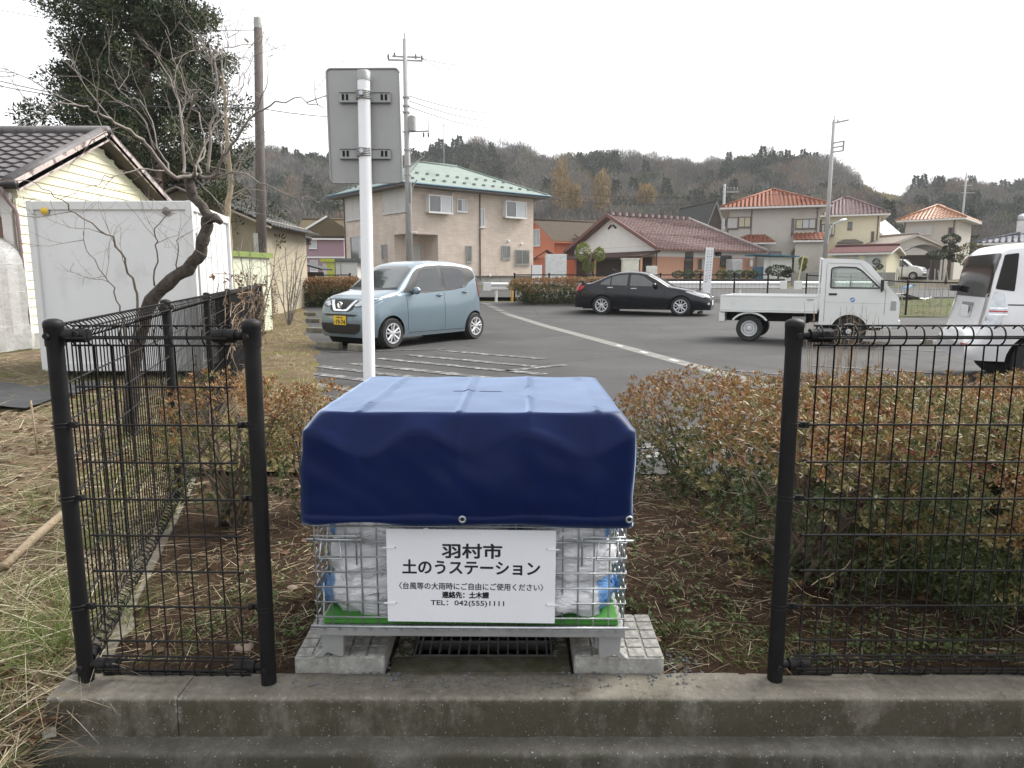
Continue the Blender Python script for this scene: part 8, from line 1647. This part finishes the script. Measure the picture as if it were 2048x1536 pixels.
# ================================================================== wooded hills
ridge_px = [(-400, 330), (200, 330), (440, 330), (520, 318), (600, 322), (680, 330), (800, 330), (900, 318), (960, 306), (1040, 314), (1100, 340), (1160, 322), (1220, 322), (1280, 330), (1340, 342), (1390, 352), (1430, 340), (1480, 328), (1560, 325), (1640, 328), (1680, 352), (1735, 380), (1790, 386), (1840, 372), (1890, 370), (1940, 372), (1985, 382), (2048, 356), (2150, 330), (2500, 340)]
HY = 265.0; ridge_px = [(a_, b_ + 24 + (16 if a_ > 1780 else 0)) for a_, b_ in ridge_px]
rx_s = [at(px, 500, HY).x for px, _ in ridge_px]; rz_s = [at(1024, py, HY).z for _, py in ridge_px]
def hill_z(x, y):
    k = HY / max(y, 60); f = min(1, max(0, (y - 118) / (HY - 118))); f = f ** 1.3                    # the slope steepens at its foot
    h = float(np.interp(x * (1 if y > HY else .25 + .75 * k), rx_s, rz_s)); back = 1 - .25 * max(0, (y - HY) / 120)
    return 2.0 + (h - 2.0) * f * back + 2.2 * N3(x, y, 0, .03) * f
WOODS = soilmat('woodland_floor', (.085, .07, .048), (.05, .04, .028), (.12, .10, .07), (.06, .065, .03), .05, .5, .65, fine=.5)
sheet('hill', list(np.linspace(112, 380, 40)), list(np.linspace(-330, 330, 110)), lambda x, y: (x, y, hill_z(x, y)), WOODS)
def wood(name, protos, pts, scl, seed=0):
    """thousands of trees as one mass: instances of a few grown shapes"""
    me = bpy.data.meshes.new(name); me.from_pydata([tuple(p) for p in pts], [], []); a = me.attributes.new('sc', 'FLOAT', 'POINT'); a.data.foreach_set('value', np.asarray(scl, np.float32)); b = me.attributes.new('kindi', 'INT', 'POINT'); b.data.foreach_set('value', np.random.default_rng(seed).integers(0, len(protos), len(pts)).astype(np.int32)); r2 = me.attributes.new('rz', 'FLOAT', 'POINT'); r2.data.foreach_set('value', np.random.default_rng(seed + 1).uniform(0, 6.28, len(pts)).astype(np.float32))
    o = inst(name, me); ng = bpy.data.node_groups.new(name, 'GeometryNodeTree'); ng.interface.new_socket('Geometry', in_out='INPUT', socket_type='NodeSocketGeometry'); ng.interface.new_socket('Geometry', in_out='OUTPUT', socket_type='NodeSocketGeometry'); n, l = ng.nodes, ng.links
    gi, go, ip, gt = n.new('NodeGroupInput'), n.new('NodeGroupOutput'), n.new('GeometryNodeInstanceOnPoints'), n.new('GeometryNodeGeometryToInstance')
    for p in protos[::-1]: oi = n.new('GeometryNodeObjectInfo'); oi.inputs['Object'].default_value = p; l.new(oi.outputs['Geometry'], gt.inputs[0])
    def attr(nm, tp): q = n.new('GeometryNodeInputNamedAttribute'); q.data_type = tp; q.inputs['Name'].default_value = nm; return q.outputs['Attribute']
    cx = n.new('ShaderNodeCombineXYZ'); l.new(attr('rz', 'FLOAT'), cx.inputs['Z']); ip.inputs['Pick Instance'].default_value = True
    l.new(gi.outputs[0], ip.inputs['Points']); l.new(gt.outputs[0], ip.inputs['Instance']); l.new(attr('kindi', 'INT'), ip.inputs['Instance Index']); l.new(attr('sc', 'FLOAT'), ip.inputs['Scale']); l.new(cx.outputs[0], ip.inputs['Rotation']); l.new(ip.outputs[0], go.inputs[0])
    o.modifiers.new('trees', 'NODES').node_group = ng; return tag(o, kind='stuff')
def proto(fn, name, m, k):
    return bpy.data.objects.new(name, fn(m, k))
def bare_proto(m, k):
    r_ = np.random.default_rng(k); n_ = 420; c = np.array([0, 0, 5.6]); P_ = rdir(n_, -.55, 1) * (r_.random(n_) ** .28)[:, None] * np.array([2.9, 2.9, 2.9]) + c; D_ = unit(P_ - np.array([0, 0, 2.0])) + r_.normal(0, .35, (n_, 3)); L_ = r_.uniform(.7, 1.9, n_); V, T = leaf_geo(P_, D_, rdir(n_), L_, r_.uniform(.05, .13, n_), .05, .35)
    g = MB(); g.tube([(0, 0, -1), (.1, 0, 2.5), (0, .1, 5.5)], [.2, .15, .06], 5)
    for j in range(9): a = j * .7; g.tube([(0, 0, 2 + j * .3), (math.cos(a) * 1.2, math.sin(a) * 1.2, 4.2 + j * .25), (math.cos(a) * 1.9, math.sin(a) * 1.9, 6.4 + j * .15)], [.09, .06, .02], 4, cap=False)
    gm_ = g.mesh('limbs', m, fix=False); gv = np.array([v.co for v in gm_.vertices]); gf = []
    for p in gm_.polygons:
        vs_ = list(p.vertices)
        for i in range(1, len(vs_) - 1): gf.append((vs_[0], vs_[i], vs_[i + 1]))
    return npmesh('bare_wood', np.concatenate([V, gv]), np.concatenate([T, np.array(gf) + len(V)]), m)
def ever_proto(m, k, cone=False):
    r_ = np.random.default_rng(k + 50); n_ = 520
    if cone: z = r_.random(n_) ** .8; a = r_.uniform(0, 6.28, n_); rr_ = (1 - z) * 1.9 * r_.uniform(.6, 1.1, n_) + .15; P_ = np.stack([np.cos(a) * rr_, np.sin(a) * rr_, 1.5 + z * 8], 1); D_ = np.stack([np.cos(a), np.sin(a), -.15 + 0 * a], 1) + r_.normal(0, .4, (n_, 3))
    else: P_ = rdir(n_, -.5, 1) * (1 - np.abs(r_.normal(0, .2, n_)))[:, None] * np.array([2.6, 2.6, 2.7]) * (1 + .25 * np.sin(r_.uniform(0, 6, n_)))[:, None] + np.array([0, 0, 4.0]); D_ = unit(P_ - np.array([0, 0, 3])) + r_.normal(0, .5, (n_, 3))
    L_ = r_.uniform(.5, 1.1, n_); V, T = leaf_geo(P_, D_, rdir(n_), L_, L_ * .5, .2); return npmesh('evergreen', V, T, m)
BARE1 = leafmat('bare_wood_grey', [(.10, .094, .086), (.135, .128, .117), (.18, .168, .152)], .9, .0); BARE2 = leafmat('bare_wood_brown', [(.10, .087, .072), (.135, .117, .097), (.17, .15, .125)], .9, .0); EVG = leafmat('evergreen_leaf', [(.016, .027, .014), (.028, .042, .02), (.045, .058, .028)], .8, .05); EVG2 = leafmat('olive_evergreen', [(.05, .055, .025), (.075, .075, .032), (.10, .09, .04)], .8, .05); GOLD = leafmat('golden_leaf', [(.22, .15, .06), (.29, .20, .085), (.17, .125, .055)], .8, .15); TAN = leafmat('tan_bamboo', [(.24, .19, .10), (.29, .23, .125), (.19, .17, .075)], .8, .15)
BARE3 = leafmat('bare_wood_dark', [(.055, .05, .046), (.075, .07, .062), (.10, .092, .082)], .9, .0); BARE4 = leafmat('bare_wood_russet', [(.15, .095, .06), (.19, .125, .08), (.22, .16, .105)], .9, .0); BARE5 = leafmat('bare_wood_olive', [(.09, .09, .062), (.12, .12, .082), (.15, .145, .10)], .9, .0)
PB = [proto(bare_proto, 'bare_tree_shape', m, k) for k, m in enumerate((BARE1, BARE2, BARE3, BARE1, BARE5, BARE4, BARE3))]; PE = [proto(ever_proto, 'evergreen_shape', m, k) for k, m in enumerate((EVG, EVG2, EVG))] + [proto(lambda m, k: ever_proto(m, k, True), 'conifer_shape', EVG, 9)]; PT = [proto(ever_proto, 'tan_shape', TAN, 20)]
pts_b, pts_e, pts_t, sb_l, se_l, st_l = [], [], [], [], [], []; rr_ = random.Random(3)
while len(pts_b) + len(pts_e) + len(pts_t) < 6200:
    y = rr_.uniform(116, 300) if rr_.random() < .8 else rr_.uniform(250, 285); x = rr_.uniform(-.86, .86) * y; p = (x, y, hill_z(x, y) - .4); nz = N3(x, y, 11, .028) + .5 * N3(x, y, 5, .09); 
    pxp = 1024 + FPX * x / y
    if 1690 < pxp < 1800 and y > 165 and N3(x, y, 2, .05) > -.3: pts_t.append(p); st_l.append(rr_.uniform(.5, .8)); continue
    ev = nz > (.03 if pxp < 1680 else -.1) or (pxp < 700 and nz > .1)
    (pts_e if ev else pts_b).append(p); (se_l if ev else sb_l).append(rr_.uniform(.5, 1.2))
wood('bare_woodland', PB, pts_b, sb_l, 1); wood('evergreen_woodland', PE, pts_e, se_l, 2); wood('tan_thicket', PT, pts_t, st_l, 3)
# golden trees that stand out on the slope
for k, (px, py, Yk, w_, h_, lab) in enumerate(((1122, 372, 150, 4.2, 9.5, 'tall golden tree on the hillside, nearest the brown house'), (1202, 388, 150, 4.0, 9.0, 'rounded golden tree on the hillside above the white gable'), (1148, 400, 142, 2.6, 5.5, 'smaller yellow tree on the hillside between the two golden ones'), (1292, 392, 160, 4.0, 4.6, 'low golden tree on the hillside above the maroon roof'))):
    c = at(px, py, Yk); t = thing('golden_tree', lab, 'tree', (c.x, Yk, hill_z(c.x, Yk) - .5), 0, 'golden trees on the hillside'); hh = c.z - t.location.z; n_ = 760; q_ = rdir(n_); P_ = q_ * (rng.random(n_) ** .33 * (1 + .45 * np.array([mnoise.noise(Vector(v) * 1.7 + Vector((k * 3.1, 0, 0))) for v in q_])))[:, None] * np.array([w_ * .55, w_ * .55, h_ * .5]) + np.array([0, 0, hh]); D_ = np.stack([rng.normal(0, .4, n_), rng.normal(0, .4, n_), np.ones(n_)], 1); L_ = rng.uniform(.5, 1.2, n_); V, T = leaf_geo(P_, D_, rdir(n_), L_, L_ * .3, .1); inst('crown', npmesh('crown', V, T, GOLD), t); MB().tube([(0, 0, 0), (0, 0, hh)], [.25, .12], 6).build('trunk', BARK, t)
# low trees at the foot of the hill behind the houses
rr_ = random.Random(8); lp, ls = [], []
for k in range(260): y = rr_.uniform(98, 118); x = rr_.uniform(-.8, .8) * y; lp.append((x, y, gz(y) - .3)); ls.append(rr_.uniform(.5, .85))
wood('foothill_trees', PB[:2] + PE[:2], lp, ls, 7)
# thin air between here and the hills
hz_m = bpy.data.materials.new('thin_haze'); hz_m.use_nodes = True; hn = hz_m.node_tree.nodes; hn.remove(hn['Principled BSDF']); pv = hn.new('ShaderNodeVolumePrincipled'); pv.inputs['Color'].default_value = (.86, .88, .92, 1); pv.inputs['Density'].default_value = .0004; hz_m.node_tree.links.new(pv.outputs[0], hn['Material Output'].inputs['Volume'])
tag(MB().box(-420, 420, -90, 420, -2, 75).build('haze', hz_m), kind='stuff')
